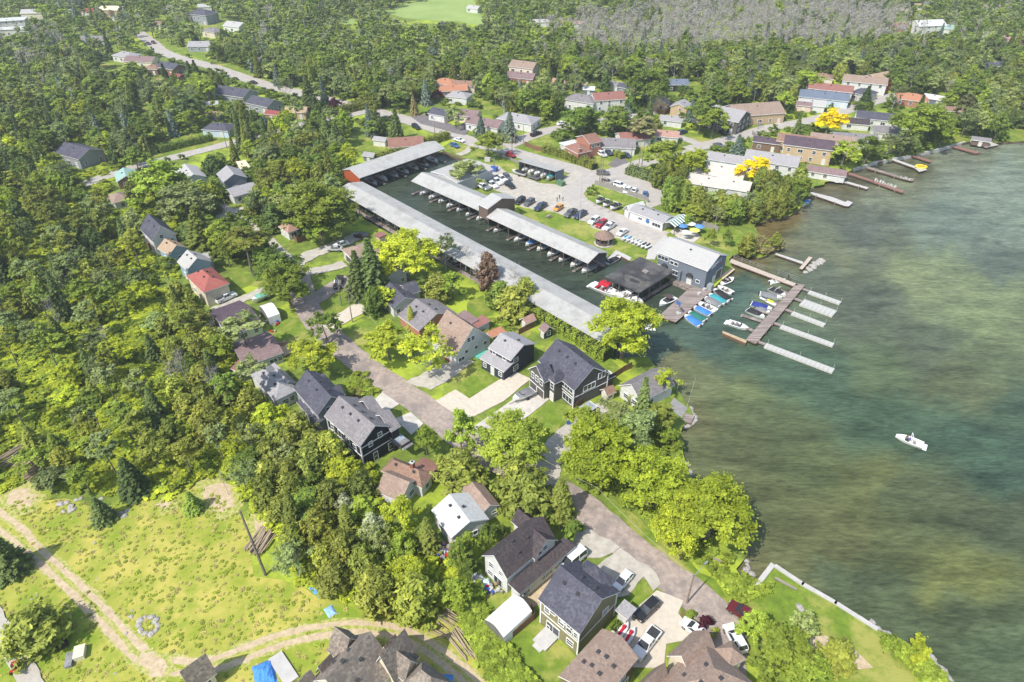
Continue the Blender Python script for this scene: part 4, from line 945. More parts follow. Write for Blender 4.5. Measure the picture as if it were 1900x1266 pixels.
# ---- black roofed covered dock
cen, X, L_, W_ = rect((1122,514),(1186,544),(1249,503.4),3.4)
rz = math.atan2(X.y, X.x)
root = empty('covered_dock', (cen.x, cen.y, 0), rz, 'flat black roofed covered dock with a pale stain beside the boatyard building', 'covered dock')
b = MB(); BR = M('black felt roof', (.040,.038,.040), (.066,.062,.064), .35, .7, .3, 4, c3=(.11,.105,.10), bigscale=.2)
b.box((0,0,3.42), (L_, W_, .12), BR); b.obj('roof', root)
b = MB(); b.box((0,-W_/2-.03,3.3), (L_,.06,.34), DARKIN); b.box((L_/2+.03,0,3.3), (.06,W_,.34), DARKIN); b.box((0,W_/2+.03,3.3), (L_,.06,.34), DARKIN); b.box((-L_/2-.03,0,3.3), (.06,W_,.34), DARKIN); b.obj('fascia', root)
b = MB(); pts = [(1.2+1.5*math.cos(t)*(1+.2*math.sin(3*t)), -4+1.0*math.sin(t)*(1+.2*math.cos(2*t))) for t in [2*math.pi*k/14 for k in range(14)]]
b.prism([(2.6*p[0]-1.5, 2.2*p[1]+4.8) for p in pts], 3.44, 3.487, M('dried puddle', (.135,.125,.11), (.075,.07,.068), .9, .9)); b.obj('stain', root)
b = MB(); b.prism(pts, 3.46, 3.495, M('roof puddle', (.03,.03,.026), (.05,.05,.045), 1, .15)); b.obj('puddle', root)
b = MB(); b.box((0.5,2,3.7), (1.6,1.1,.45), M('hatch', srgb(150,140,136), srgb(130,122,118), 2, .7)); b.obj('roof_hatch', root)
for i in range(6):
    for j in range(4):
        o = sub('post', POSTM, root, (-L_/2+.5+(L_-1)*i/5, -W_/2+.5+(W_-1)*j/3, 1.2)); o.scale = (1.2,1.2,4.2)
for i in range(3): o = sub('finger_dock', FINGERM, root, (-L_/2+.8+(L_-1.6)*i/2, 0, -.4)); o.scale = (1.2, W_-1, 1)
b = MB(); b.box((0,-W_/2+.9,-.3), (L_,1.6,.2), WOOD); b.obj('walkway', root)
keep_open([(1122,514),(1186,565),(1249,520),(1183,470)])

# ---- open fronted grey boat store
cen, X, L_, W_ = rect((961.3,299),(1031.6,318.7),(1049,310),4.6)
rz = math.atan2(X.y, X.x)
root = empty('boat_store', (cen.x, cen.y, 0), rz, 'open fronted grey boat store with sloping roof in the yard', 'boat store')
b = MB(); wm = wallm('slate')
b.add([(-L_/2,-W_/2,4.7),(L_/2,-W_/2,4.7),(L_/2,W_/2,3.9),(-L_/2,W_/2,3.9),(-L_/2,-W_/2,4.5),(L_/2,-W_/2,4.5),(L_/2,W_/2,3.7),(-L_/2,W_/2,3.7)], [(0,1,2,3),(7,6,5,4),(0,4,5,1),(1,5,6,2),(2,6,7,3),(3,7,4,0)], SHEDROOF); b.obj('roof', root)
b = MB(); b.box((0,W_/2-.2,1.9), (L_-.4,.12,3.7), wm); b.box((-L_/2+.2,0,2.0), (.12,W_-.4,3.9), wm); b.box((L_/2-.2,0,2.0), (.12,W_-.4,3.9), wm); b.obj('wall', root)
for i in range(1,6): o = sub('post', POSTM, root, (-L_/2+L_*i/6, -W_/2+.3, 2.3)); o.scale = (1,1,4.5)
keep_open([(961,297),(1031,340),(1049,345),(1049,308),(978,288)]); FOOT.append((cen.x, cen.y, rz, L_/2+1, W_/2+1))
STORE = (cen, X, L_, W_, rz)

# ---- snack bar
rt, lo_ = house('low white snack bar with pale grey roof opposite the parked cars', 'white', 'lgrey', [((1166,391),(1231,415),(1246,399),3.0,'a','gable',1.0)],
  [(0,'S',.3,1.2,.6,.8),(0,'S',.36,1.2,.6,.8),(0,'S',.82,.9,3.0,1.1),(0,'S',.6,.1,.9,2,'door')], auto=False, vents=3)
blk = lo_[0][0]; b = MB(); b.tube([(blk[0]-blk[2]+2*blk[2]*.56, blk[1]-blk[3]-.12, 1.7), (blk[0]-blk[2]+2*blk[2]*.56, blk[1]-blk[3]-.02, 1.7)], .75, M('round sign blue', srgb(70,110,160), srgb(60,100,150), 2, .6), 16); b.obj('sign', rt)
house('white peaked tent porch with grey doors at the snack bar end', 'grey', 'white', [((1156,386),(1168,393),(1190,379),2.8,'b','gable',1.4)], [(0,'S',.5,.1,1.6,2.1,'door')], name='tent_porch', cat='porch', auto=False)
cen, X, L_, W_ = rect((1231,412.6),(1253,421),(1272,403),3.0); rz = math.atan2(X.y, X.x)
root = empty('striped_canopy', (cen.x, cen.y, 0), rz, 'green and white striped canopy over the snack bar terrace', 'canopy')
g1 = M('canopy green', srgb(70,120,100), srgb(60,108,90), 2, .7)
n = 13
for i in range(n):
    y0 = -W_/2 + W_*i/n; y1 = -W_/2 + W_*(i+1)/n - .02
    b = MB(); m_ = TRIM if i % 2 == 0 else g1
    x0, x1 = -L_/2, L_/2
    for (xa, xb, za, zb) in ((x0, 0, 2.9, 3.8), (0, x1, 3.8, 2.9)):
        b.add([(xa,y0,za),(xb,y0,zb),(xb,y1,zb),(xa,y1,za),(xa,y0,za-.08),(xb,y0,zb-.08),(xb,y1,zb-.08),(xa,y1,za-.08)], [(0,1,2,3),(7,6,5,4),(0,4,5,1),(1,5,6,2),(2,6,7,3),(3,7,4,0)], m_)
    b.obj('canopy_panel', root)
for sx in (-1,1):
    for sy in (-1,1): o = sub('post', POSTM, root, (sx*(L_/2-.2), sy*(W_/2-.2), 1.45)); o.scale = (1,1,2.9)
keep_open([(1231,412),(1253,445),(1290,430),(1272,403),(1242,392)])

# ---- thatched gazebo
g = G(1120, 452)
root = empty('gazebo', (g.x, g.y, 0), 0, 'round gazebo with weathered shingle roof on the marina lawn', 'gazebo')
b = MB(); n = 10; GR = M('gazebo shingles', srgb(150,128,114), srgb(110,92,82), 2.5, .95, .7, 7)
def ring(r, z, k=n): return [(r*math.cos(2*math.pi*i/k), r*math.sin(2*math.pi*i/k), z) for i in range(k)]
vs = ring(3.1, 2.6) + ring(.5, 4.3) + [(0,0,4.8)] + ring(3.1, 2.45)
b.add(vs, [(i,(i+1)%n,(i+1)%n+n,i+n) for i in range(n)] + [(i+n,(i+1)%n+n,2*n) for i in range(n)] + [(i+2*n+1,(i+1)%n+2*n+1,(i+1)%n,i) for i in range(n)], GR); b.obj('roof', root)
for i in range(n): o = sub('post', POSTM, root, (2.5*math.cos(2*math.pi*(i+.5)/n), 2.5*math.sin(2*math.pi*(i+.5)/n), 1.25)); o.scale=(.8,.8,2.5)
b = MB(); vs = ring(3.0,0)+ring(3.0,.22); b.add(vs, [(i,(i+1)%n,(i+1)%n+n,i+n) for i in range(n)]+[tuple(range(n,2*n))], CONC); b.obj('floor', root)
b = MB(); vs = ring(2.45,.22)+ring(2.45,1.1); b.add(vs, [(i,(i+1)%n,(i+1)%n+n,i+n) for i in range(n)], wallm('timber')); b.obj('railing', root)
b = MB(); vs = ring(.9,.22)+ring(.9,1.15); b.add(vs, [(i,(i+1)%n,(i+1)%n+n,i+n) for i in range(n)]+[tuple(range(n,2*n))], FENCEW); b.obj('bar', root)
keep_open([(1100,420),(1140,420),(1145,460),(1098,460)])

# ---- white tarp shelters
def shelter(label, P0, P1, P2, h, rise, ridge, L_side='S'):
    rt, lo = house(label, 'white', 'white', [(P0,P1,P2,h,ridge,'open',0)], [], name='tarp_shelter', cat='shelter', auto=False)
    for c in list(rt.children): bpy.data.objects.remove(c)
    blk = lo[0][0]; cx, cy, hx, hy = blk; hx += .35; hy += .35
    TARP = M('white tarpaulin', srgb(232,232,230), srgb(216,216,216), .8, .6, .6, 1.2)
    b = MB(); k = 10; prof = []
    for i in range(k+1):
        t = i/k; prof.append((-1+2*t, h + rise*(1-abs(2*t-1)**1.6)))
    prof = [(-1, 0)] + prof + [(1, 0)]
    vs = []
    for e in (-1, 1):
        for p, z in prof: vs.append((cx + e*hx, cy + p*hy, z) if ridge == 'a' else (cx + p*hx, cy + e*hy, z))
    m_ = len(prof); b.add(vs, [(i, i+1, i+1+m_, i+m_) for i in range(m_-1)], TARP); b.obj('tarp', rt)
    b = MB(); vs2 = [v for v in vs[:m_]]; vs3 = vs[m_:]
    back = vs3 if ridge == 'b' else vs2
    front = vs2 if ridge == 'b' else vs3
    b.add([((v[0]-cx)*.98+cx, (v[1]-cy)*.98+cy, v[2]) for v in back], [tuple(range(m_))], TARP); b.obj('back_panel', rt)
    b = MB(); b.add([((v[0]-cx)*.97+cx, (v[1]-cy)*.97+cy, v[2]) for v in front], [tuple(range(m_))], M('grey tarp', srgb(120,118,114), srgb(100,98,94), 1, .7)); b.obj('door_flap', rt)
shelter('large white tarp garage tent in the yard behind the olive house', (898.7,1150.5), (934,1184), (979,1126), 2.6, 1.0, 'b')
shelter('white canopy tent on the lawn beside the plum roofed house', (479,563+6), (497,590), (517,580), 2.4, 1.2, 'b')

# ---- piers and docks (deck at 0.05, water at -0.9)
PIL = MB(); PIL.tube([(0,0,-2),(0,0,.9)], .14, M('piling', srgb(150,140,130), srgb(110,100,92), 3, .9), 8); PILM = PIL.mesh('piling')
def deck(name, label, quad, mat=WOOD, z=0.05, th=.35, pil=0, cat='dock', group=None):
    p = [G(*q, z) for q in quad]
    c = sum(p, Vector()) / len(p); c.z = 0
    root = empty(name, c, 0, label, cat, group)
    b = MB(); b.prism([(v.x-c.x, v.y-c.y) for v in p], z-th, z, mat, M('deck edge', srgb(120,92,72), srgb(84,64,50), 2, .9)); b.obj('deck', root)
    if pil:
        m_ = len(p)
        for i in range(m_):
            a, e = p[i]-c, p[(i+1)%m_]-c
            n = int((e-a).length / pil)
            for k in range(n): q = a.lerp(e, (k+.5)/max(1,n)); sub('piling', PILM, root, (q.x, q.y, -.55))
    keep_open([PX(v.x, v.y) for v in p])
    return root, c
pier1, _ = deck('wooden_pier', 'broad weathered wooden pier with blue basketball hoop', [(1222,587),(1254,598),(1323,538),(1281,533)], pil=0)
deck('wooden_pier', 'long weathered wooden pier carrying the white float docks', [(1384,630),(1403,638),(1494,529),(1478,526)], pil=4)
deck('walkway', 'narrow concrete walkway from the boatyard building to the long pier', [(1354,487),(1472,531),(1482,528),(1357,480)], M('walk concrete', srgb(190,176,162), srgb(168,156,144), .8, .9))
deck('breakwater', 'timber breakwater at the foot of the long pier', [(1341,614),(1340,618),(1384,637),(1386,632)], M('breakwater top', srgb(190,170,140), srgb(160,140,112), 1, .9), th=.8)
deck('quay_walk', 'plank walk between the covered dock and boatyard building', [(1245,519),(1280,534),(1300,533),(1256,514)], WOOD)
deck('dock', 'light timber landing around the lake end of the boatyard building', [(1341,519),(1335,513),(1358,496),(1364,500)], M('light timber', srgb(206,186,150), srgb(180,160,128), 1, .9))
deck('dock', 'concrete slip edge beside the end of the south boat shed', [(1126,481),(1131,485),(1146,472),(1168,484),(1172,478),(1143,464)], CONC)
deck('dock', 'gravelled lakeside deck of the grey roofed cottage', [(1250,738),(1276,757),(1265,776),(1240,755)], M('deck gravel grey', srgb(146,144,142), srgb(126,124,122), 1, .8))
deck('dock', 'little wooden boat ramp below the cottage deck', [(1272,766),(1289,772),(1282,786),(1266,780)], WOOD)
deck('dock', 'slim grey dock pointing at the small cross dock', [(1437,472),(1489,490),(1491,486),(1441,470)], CONC)
deck('dock', 'small cross dock beside the pink rocks', [(1483,498),(1489,500),(1508,478),(1501,476)], M('walk concrete', (.3,.3,.3)))
for i, q in enumerate([[(1500,355),(1498,358),(1567,382),(1575,383),(1583,376),(1573,372),(1569,375),(1545,366)], [(1552,331),(1550,334),(1609,351),(1612,348)], [(1576,320),(1574,323),(1620,338),(1622,335)], [(1622,333),(1619,338),(1675,358),(1678,354)],
  [(1611,309),(1608,312),(1678,333),(1694,336),(1697,331),(1680,330)], [(1657,294),(1655,297),(1697,312),(1700,309)], [(1697,312),(1706,319),(1721,315),(1712,309)], [(1690,285),(1687,288),(1726,301),(1729,298)], [(1770,269),(1768,273),(1812,285),(1819,283)], [(1817,268),(1830,274),(1854,269),(1840,264)]]):
    deck('dock', ['grey dock ending in a square pad nearest the wooded point', 'short pale dock with posts second along the far shore', 'reddish walkway leading to the chair dock', 'red carpeted dock lined with white chairs', 'long dark dock with pale end', 'grey dock leading to the inflatable', 'white swim platform under the yellow inflatable', 'short rusty dock beyond the inflatable', 'red brown dock below the timber boat shelter', 'white float platform at the far right shore'][i],
         q, [CONC, CONC, M('red deck', srgb(146,112,100), srgb(122,92,82), 2, .9), MATS['red deck'] if 'red deck' in MATS else CONC, WOOD, CONC, PLAST, MATS['red deck'] if 'red deck' in MATS else CONC, MATS['red deck'] if 'red deck' in MATS else CONC, PLAST][i], pil=5 if i in (0,1,3,4) else 0)
def strip_wall(name, label, pts, w_, z0, z1, mat, cat='wall'):
    p = [G(*q) for q in pts]; c = p[0].copy(); b = MB()
    for a, e in zip(p[:-1], p[1:]):
        d = e - a; m_ = (a + e)/2 - c; b.box((m_.x, m_.y, (z0+z1)/2), (d.length + w_*.5, w_, z1-z0), mat, math.atan2(d.y, d.x))
    o = b.obj(name); o.location = c; return tag(o, label, cat)
strip_wall('seawall', 'long pale concrete seawall along the park lawn', [(1439,1052),(1489,1085),(1550,1120),(1626,1168)], .7, -1.4, .3, CONC)
strip_wall('seawall', 'short concrete wall stub at the corner of the park lawn', [(1401,1091),(1433,1050)], .8, -1.4, .34, CONC)
strip_wall('seawall', 'low retaining wall along the far shore lawns', [(1584,314),(1629,300),(1687,290),(1742,277),(1790,264)], .7, -1.2, .3, CONC)
strip_wall('seawall', 'sheet piling along the head of the basin', [(822,281),(862,296)], .5, -1.2, .25, M('rusty steel', srgb(120,96,80), srgb(96,76,64), 2, .9))
strip_wall('seawall', 'timber bulkhead of the boatyard basin', [(1243,520),(1279,535)], .5, -1.2, .1, WOOD)
# white float docks built of cubes
MOD = MB(); MOD.box((0,0,0), (.96,1,.42), PLAST); MOD.box((0,0,.23), (.7,.8,.05), PLAST); MODM = MOD.mesh('float_module')
FPO = MB(); FPO.tube([(0,0,-1),(0,0,1.5)], .04, PLAST, 6); FPOM = FPO.mesh('float_post')
def floatdock(label, a0, a1, b1, w_):
    A, B, C_ = G(*a0,-.4), G(*a1,-.4), G(*b1,-.4)
    d = (C_-B); ang = math.atan2(d.y, d.x)
    root = empty('float_dock', (B.x, B.y, -.62), ang, label, 'float dock', 'white float docks on the lake side of the pier')
    Lm = d.length; n = max(2, int(Lm/1.0))
    for i in range(n):
        o = sub('float_module', MODM, root, (Lm*(i+.5)/n, 0, 0)); o.scale = (Lm/n, w_, 1)
    for k in (0.02, .5, .98): sub('float_post', FPOM, root, (Lm*k, w_*.42, 0))
    g_ = (B-A); b = MB(); ca = root.matrix_basis.inverted()
    m_ = (A+B)/2; b.box((-g_.length/2, 0, .3), (g_.length, 1.1, .1), WOOD); b.obj('gangway', root)
floatdock('shortest white float dock nearest the shore walkway', (1487,535), (1501,541), (1560,562), 1.7)
floatdock('double width white float dock', (1472,552), (1488,560), (1549,582), 3.6)
floatdock('white float dock third from the shore walkway', (1456,573), (1470,580), (1531,603), 1.7)
floatdock('white float dock fourth from the shore walkway', (1434,598), (1449,605), (1547,640), 1.7)
floatdock('longest white float dock at the outer end of the pier', (1406,634), (1420,640), (1547,688), 2.0)
for i, (a, c) in enumerate([((1375,584),(1416,597)), ((1386,608),(1398,614)), ((1401,572),(1428,582)), ((1421,556),(1444,564)), ((1448,538),(1462,545))]):
    A, C_ = G(*a,-.3), G(*c,-.3); d = C_-A
    o = sub('finger_dock', FINGERM, None, ((A.x+C_.x)/2, (A.y+C_.y)/2, -.35), math.atan2(d.y,d.x)-math.pi/2); o.scale = (1.3, d.length, 1)
    tag(o, ['finger dock holding the black and white boat', 'finger dock next to the outermost grey boat', 'finger dock under the blue covered boat', 'finger dock beside the yellow watercraft', 'finger dock by the red and black boat'][i], 'finger dock')

# ---- sidewalks bits: fences and hedges
FB = MB(); FB.box((0,0,.9), (.96,.06,1.8), FENCEW); FBM = FB.mesh('fence_panel')
FBG = MB(); FBG.box((0,0,.9), (.96,.06,1.8), FENCEG); FBGM = FBG.mesh('fence_panel')
FBC = MB()
for z in (.15,.65,1.15): FBC.box((0,0,z), (.96,.04,.05), STEEL)
FBC.box((-.45,0,.62), (.06,.06,1.25), STEEL); FBCM = FBC.mesh('fence_panel')
def fence(label, pts, mesh=None, step=2.4, h=1.0, name='fence'):
    p = [G(*q) for q in pts]
    root = empty(name, p[0], 0, label, 'fence')
    for a, e in zip(p[:-1], p[1:]):
        d = e-a; n = max(1, int(d.length/step))
        for k in range(n):
            q = a.lerp(e, (k+.5)/n) - p[0]
            o = sub('fence_panel', mesh or FBM, root, (q.x, q.y, 0), math.atan2(d.y,d.x)); o.scale = (d.length/n/.98, 1, h)
fence('grey board fence behind the sign lawn', [(1103,343),(1150,357),(1196,372),(1203,377)], FBGM)
fence('brown board fence at the road corner hedge', [(973,270),(990,278),(1012,283)])
fence('cedar fence beside the cottage and taupe house', [(1066,762),(1110,722),(1158,690),(1172,683)])
fence('brown fence behind the white tarp garage', [(938,1196),(992,1150),(985,1128)])
fence('wire fence along the overgrown strip to the bottom', [(838,1094),(870,1130),(905,1180),(945,1228),(985,1275)], FBCM)
fence('board fence below the small orange brown outbuilding', [(536,432),(552,452),(582,440)])
fence('grey fence behind the snack bar garden', [(1284,411),(1310,422),(1332,430)], FBGM)
fence('fence beside the black garden shed', [(962,622),(990,608)])
fence('grey timber fence along the yard drive', [(922,288),(942,296),(962,303)], FBGM, h=.6)
fence('railing along the concrete walkway', [(1361,480),(1420,501)], FBCM)
fence('railing at the outer half of the concrete walkway', [(1443,508),(1483,522)], FBCM)
fence('cedar fence behind the garage by the big maple', [(1218,208),(1232,214),(1244,207)])
fence('orange board fence behind the black house', [(613,808),(640,836),(656,850)])
fence('fence at the small square lawn by the cottage lane', [(1049,1035),(1065,1025)])
fence('brown fence below the beige tree', [(1395,250),(1408,262)], FBGM)

# ============================================================ TREES
RNG = np.random.default_rng(11)
def quads_mesh(name, P, N, S_, tint, mat, asp=1.0, D=None):
    """many small leaf faces: positions, facing, size, tint per leaf"""
    n = len(P)
    N = N / (np.linalg.norm(N, axis=1, keepdims=True) + 1e-9)
    if D is None:
        D = RNG.normal(size=(n, 3))
    U = np.cross(N, D); U /= (np.linalg.norm(U, axis=1, keepdims=True) + 1e-9)
    V = np.cross(N, U)
    S_ = S_[:, None]
    a = P + V * S_ * asp; c = P - V * S_ * asp
    b_ = P + U * S_ * .62; d = P - U * S_ * .62
    verts = np.stack([a, b_, c, d], 1).reshape(-1, 3)
    me = bpy.data.meshes.new(name)
    me.vertices.add(4 * n); me.vertices.foreach_set('co', verts.ravel().astype('f'))
    me.loops.add(4 * n); me.loops.foreach_set('vertex_index', np.arange(4 * n, dtype='i'))
    me.polygons.add(n); me.polygons.foreach_set('loop_start', np.arange(0, 4 * n, 4, dtype='i'))
    me.polygons.foreach_set('loop_total', np.full(n, 4, dtype='i'))
    me.update(calc_edges=True)
    at = me.attributes.new('tint', 'FLOAT', 'FACE'); at.data.foreach_set('value', tint.astype('f').clip(0, 1))
    me.materials.append(mat)
    me.validate()
    return me
def unit(n):
    v = RNG.normal(size=(n, 3)); return v / np.linalg.norm(v, axis=1, keepdims=True)
def crown_broad(n, lobes=26, leaf=.36, Rr=4.0, z0=2.6, H=10.0, gap=.8, shape=1.0, droop=0, sprig=None):
    """boughs spread through an uneven ellipsoid, sprigs on each bough, leaves on each sprig"""
    u = unit(lobes * 3); u = u[u[:, 2] > -.6][:lobes]
    cz = (z0 + H) / 2; hz = (H - z0) / 2
    rr = RNG.uniform(.35, .95, len(u))
    C = np.stack([u[:, 0]*Rr*rr, u[:, 1]*Rr*rr, cz + u[:, 2]*hz*rr], 1)
    C[:, :2] *= (1 - .25*shape*np.maximum(0, u[:, 2:3]))
    lr = RNG.uniform(.16, .36, len(u)) * Rr * (1.15 - .45*rr)
    ns = sprig or max(40, n // 24)
    k = RNG.integers(0, len(u), ns)
    d = unit(ns); d[:, 2] = np.where(RNG.random(ns) < .7, np.abs(d[:, 2]), d[:, 2])
    # sprigs lean outwards and reach past the bough now and then
    out = C[k] - np.array([0, 0, cz - hz*.4]); out /= (np.linalg.norm(out, axis=1, keepdims=True) + 1e-6)
    d = d + out * .55; d /= np.linalg.norm(d, axis=1, keepdims=True)
    Sg = C[k] + d * lr[k][:, None] * RNG.uniform(.5, 1.35, (ns, 1)) * np.array([1, 1, .8])
    sr = RNG.uniform(.14, .42, ns) * (Rr / 4) ** .5
    j = RNG.integers(0, ns, n)
    e = RNG.normal(size=(n, 3)) * .62
    ax = d[j]
    P = Sg[j] + (e + ax * RNG.normal(size=(n, 1)) * .8) * sr[j][:, None] * np.array([1, 1, .6])
    if droop: P[:, 2] -= droop * np.linalg.norm(P[:, :2], axis=1) ** 2 / Rr
    N = ax * .8 + RNG.normal(size=(n, 3)) * .55 + np.array([0, 0, .75])
    lt = RNG.uniform(.25, .75, len(u)); st = RNG.uniform(-.25, .25, ns)
    tint = lt[k][j] * .7 + st[j] + RNG.uniform(0, .3, n)
    return P, N, leaf * RNG.uniform(.6, 1.35, n), tint
def trunk_mesh(name, H=10.0, r=.22, limbs=7, spread=2.6, mat=BARK, z0=2.5, crooked=.25, twigs=0):
    b = MB(); pts = []
    x = y = 0
    for i in range(7):
        t = i/6; pts.append((x, y, -.25 + (H*.86+.25)*t)); x += R.uniform(-crooked, crooked); y += R.uniform(-crooked, crooked)
    b.tube(pts, [r*(1-.85*i/6) for i in range(7)], mat, 6)
    for i in range(limbs):
        t = R.uniform(z0/H*.7, .8); k = t*6; j = min(5, int(k)); a = Vector(pts[j]).lerp(Vector(pts[j+1]), k-j)
        an = R.uniform(0, 6.28); L_ = spread*(1.15-t)*R.uniform(.7, 1.2)
        m1 = a + Vector((math.cos(an)*L_*.5, math.sin(an)*L_*.5, L_*.35)); e = a + Vector((math.cos(an+R.uniform(-.3,.3))*L_, math.sin(an)*L_, L_*.95))
        b.tube([a, m1, e], [r*.42*(1-t*.5), r*.26*(1-t*.5), r*.06], mat, 4, False)
        for q in range(twigs):
            s = m1.lerp(e, R.uniform(0, .9)); v = Vector((R.uniform(-1,1), R.uniform(-1,1), R.uniform(.1,1.1))).normalized()*R.uniform(.6, 1.6)
            b.tube([s, s+v*.6, s+v+Vector((0,0,.2))], [r*.14, r*.09, r*.03], mat, 3, False)
    return b.mesh(name)
def crown_spruce(n, Rr=2.6, H=12.0, z0=.8, leaf=.30, dens=1.0):
    # whorls of branches, needles along each, tips drooping
    nl = 22; P = []; N = []; D = []; T = []
    per = n // (nl * 9)
    for i in range(nl):
        t = (i + .5) / nl; z = z0 + (H - z0) * t; r = Rr * (1 - t) ** .85 + .12
        nb = int(6 + 6 * (1 - t))
        for j in range(nb):
            a = 2*math.pi*(j + (i % 2)*.5)/nb + RNG.uniform(-.25, .25); rr = r * RNG.uniform(.72, 1.12)
            m_ = max(4, int(per * (1 - t*.75) * 1.3)); s = RNG.uniform(.08, 1, m_)
            x = math.cos(a)*rr*s; y = math.sin(a)*rr*s; lat = RNG.normal(size=m_)*.16*(1.1-s)*rr*.7
            x += -math.sin(a)*lat; y += math.cos(a)*lat
            zz = z - .28*rr*s**1.5 + RNG.normal(size=m_)*.07
            P.append(np.stack([x, y, zz], 1)); N.append(np.stack([np.full(m_, math.cos(a)*.35), np.full(m_, math.sin(a)*.35), np.ones(m_)], 1) + RNG.normal(size=(m_, 3))*.35)
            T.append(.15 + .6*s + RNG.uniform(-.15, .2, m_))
    P = np.concatenate(P); N = np.concatenate(N); T = np.concatenate(T)
    return P, N, leaf*RNG.uniform(.7, 1.25, len(P)), T
def crown_cedar(n, Rr=2.0, H=9.0, z0=.2, leaf=.26, lump=.2, peak=1.0):
    ns = max(40, n // 22)
    t = RNG.random(ns) ** .8; a = RNG.uniform(0, 2*math.pi, ns)
    prof = (1.0 - t**2.4) ** .65 * np.minimum(1, (t*3+.62))
    ph = RNG.uniform(0, 6.28, 6)
    lum = 1 + lump*(np.sin(a*3+ph[0]+t*6)+np.sin(a*5+ph[1]-t*11)+.7*np.sin(a*8+ph[2]+t*19))
    r = Rr*prof*lum*RNG.uniform(.5, 1.15, ns)
    Sg = np.stack([r*np.cos(a), r*np.sin(a), z0 + (H-z0)*t], 1)
    dirn = np.stack([np.cos(a)*.6, np.sin(a)*.6, np.ones(ns)], 1); dirn /= np.linalg.norm(dirn, axis=1, keepdims=True)
    j = RNG.integers(0, ns, n)
    P = Sg[j] + dirn[j]*RNG.normal(size=(n, 1))*.34 + RNG.normal(size=(n, 3))*.15
    N = np.stack([np.cos(a), np.sin(a), np.full(ns, .7)], 1)[j] + RNG.normal(size=(n, 3))*.5
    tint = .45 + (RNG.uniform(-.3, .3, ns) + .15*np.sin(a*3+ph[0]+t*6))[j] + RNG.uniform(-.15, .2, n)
    return P, N, leaf*RNG.uniform(.7, 1.4, n), tint
TM = {}
def reg(kind, crown, trunk, H, Wd): TM.setdefault(kind, []).append((crown, trunk, H, Wd))
def mk(kind, fn, trunk, H0_, W0_, mat=None, asp=1.0, **kw):
    P, N, S_, T = fn(**kw)
    reg(kind, quads_mesh('crown', P, N, S_, T, mat or LEAF, asp), trunk, H0_, W0_)
for s in range(3): mk('big', crown_broad, trunk_mesh('trunk', 10, .30, 9, 3.2), 10, 8.6, n=17000, lobes=48, leaf=.17, Rr=4.4, z0=2.0)
for s in range(5): mk('broad', crown_broad, trunk_mesh('trunk', 10, .22, 6, 2.4), 10, 7.6, n=7000, lobes=30, leaf=.23, Rr=4.0, z0=2.0)
for s in range(3): mk('open', crown_broad, trunk_mesh('trunk', 10, .20, 10, 3.0, BARKG, twigs=3), 10, 7.6, n=3000, lobes=24, leaf=.20, Rr=4.0, z0=3.0)
for s in range(3): mk('column', crown_broad, trunk_mesh('trunk', 10, .16, 5, 1.4), 10, 4.6, n=6000, lobes=34, leaf=.19, Rr=2.3, z0=1.0, shape=2.0)
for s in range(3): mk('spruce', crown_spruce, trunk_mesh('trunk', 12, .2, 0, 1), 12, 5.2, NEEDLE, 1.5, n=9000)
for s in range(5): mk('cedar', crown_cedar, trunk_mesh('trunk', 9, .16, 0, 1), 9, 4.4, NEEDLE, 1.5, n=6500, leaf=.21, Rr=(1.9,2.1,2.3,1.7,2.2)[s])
for s in range(3): mk('shrub', crown_broad, trunk_mesh('trunk', 2.2, .07, 4, .8), 2.6, 3.2, n=1500, lobes=14, leaf=.20, Rr=1.6, z0=.1, H=2.6)
for s in range(3): mk('tall', crown_broad, trunk_mesh('trunk', 14, .17, 5, 1.6, crooked=.12, z0=8), 14, 5.0, n=2600, lobes=20, leaf=.27, Rr=2.5, z0=6.8, H=14)
for s in range(3): mk('pine', crown_broad, trunk_mesh('trunk', 12, .2, 12, 2.2, crooked=.12), 12, 6.0, NEEDLE, 1.5, n=4200, lobes=30, leaf=.24, Rr=3.0, z0=3.0, H=12.4, shape=2.4, droop=.1)
for s in range(3): reg('bare', None, trunk_mesh('trunk', 10, .14, 16, 2.6, BARKG, twigs=9), 10, 6)
BARKD = M('dead bark', (0.30, 0.275, 0.25), (0.42, 0.395, 0.365), 3, 0.95, 0.4)
# light sparse dead tree for the far grey stands
for s in range(2): mk('dead', crown_broad, trunk_mesh('trunk', 10, .12, 12, 1.8, BARKD, twigs=6), 10, 4.0, BARKD, 3.6, n=300, lobes=16, leaf=.10, Rr=2.0, z0=3)

GREENS = {'lime': (.450, .520, .045), 'bright': (.330, .420, .055), 'mid': (.215, .300, .050), 'dark': (.145, .215, .050), 'olive': (.290, .325, .055), 'gold': (.365, .400, .060), 'cedar': (.230, .275, .050), 'brown': (.28, .30, .11),
          'blue': (.19, .250, .190), 'pale': (.380, .440, .150), 'spruce': (.145, .205, .060), 'yellow': (.95, .80, .01), 'purple': (.095, .018, .034), 'beige': (.38, .34, .15), 'grey': (.26, .24, .215), 'deep': (.095, .145, .045), 'sage': (.285, .350, .125), 'rust': (.28, .19, .13), 'white': (.54, .57, .36)}
NAMES = {'big': 'maple_tree', 'broad': 'broadleaf_tree', 'open': 'open_crowned_tree', 'column': 'columnar_tree', 'spruce': 'spruce_tree', 'cedar': 'cedar_tree', 'shrub': 'shrub', 'tall': 'tall_thin_tree', 'pine': 'pine_tree', 'bare': 'bare_tree', 'dead': 'dead_tree'}
CATS = {'big': 'tree', 'broad': 'tree', 'open': 'tree', 'column': 'tree', 'spruce': 'spruce', 'cedar': 'cedar', 'shrub': 'shrub', 'tall': 'woodland tree', 'pine': 'pine', 'bare': 'bare tree', 'dead': 'dead tree'}
PLACED = []
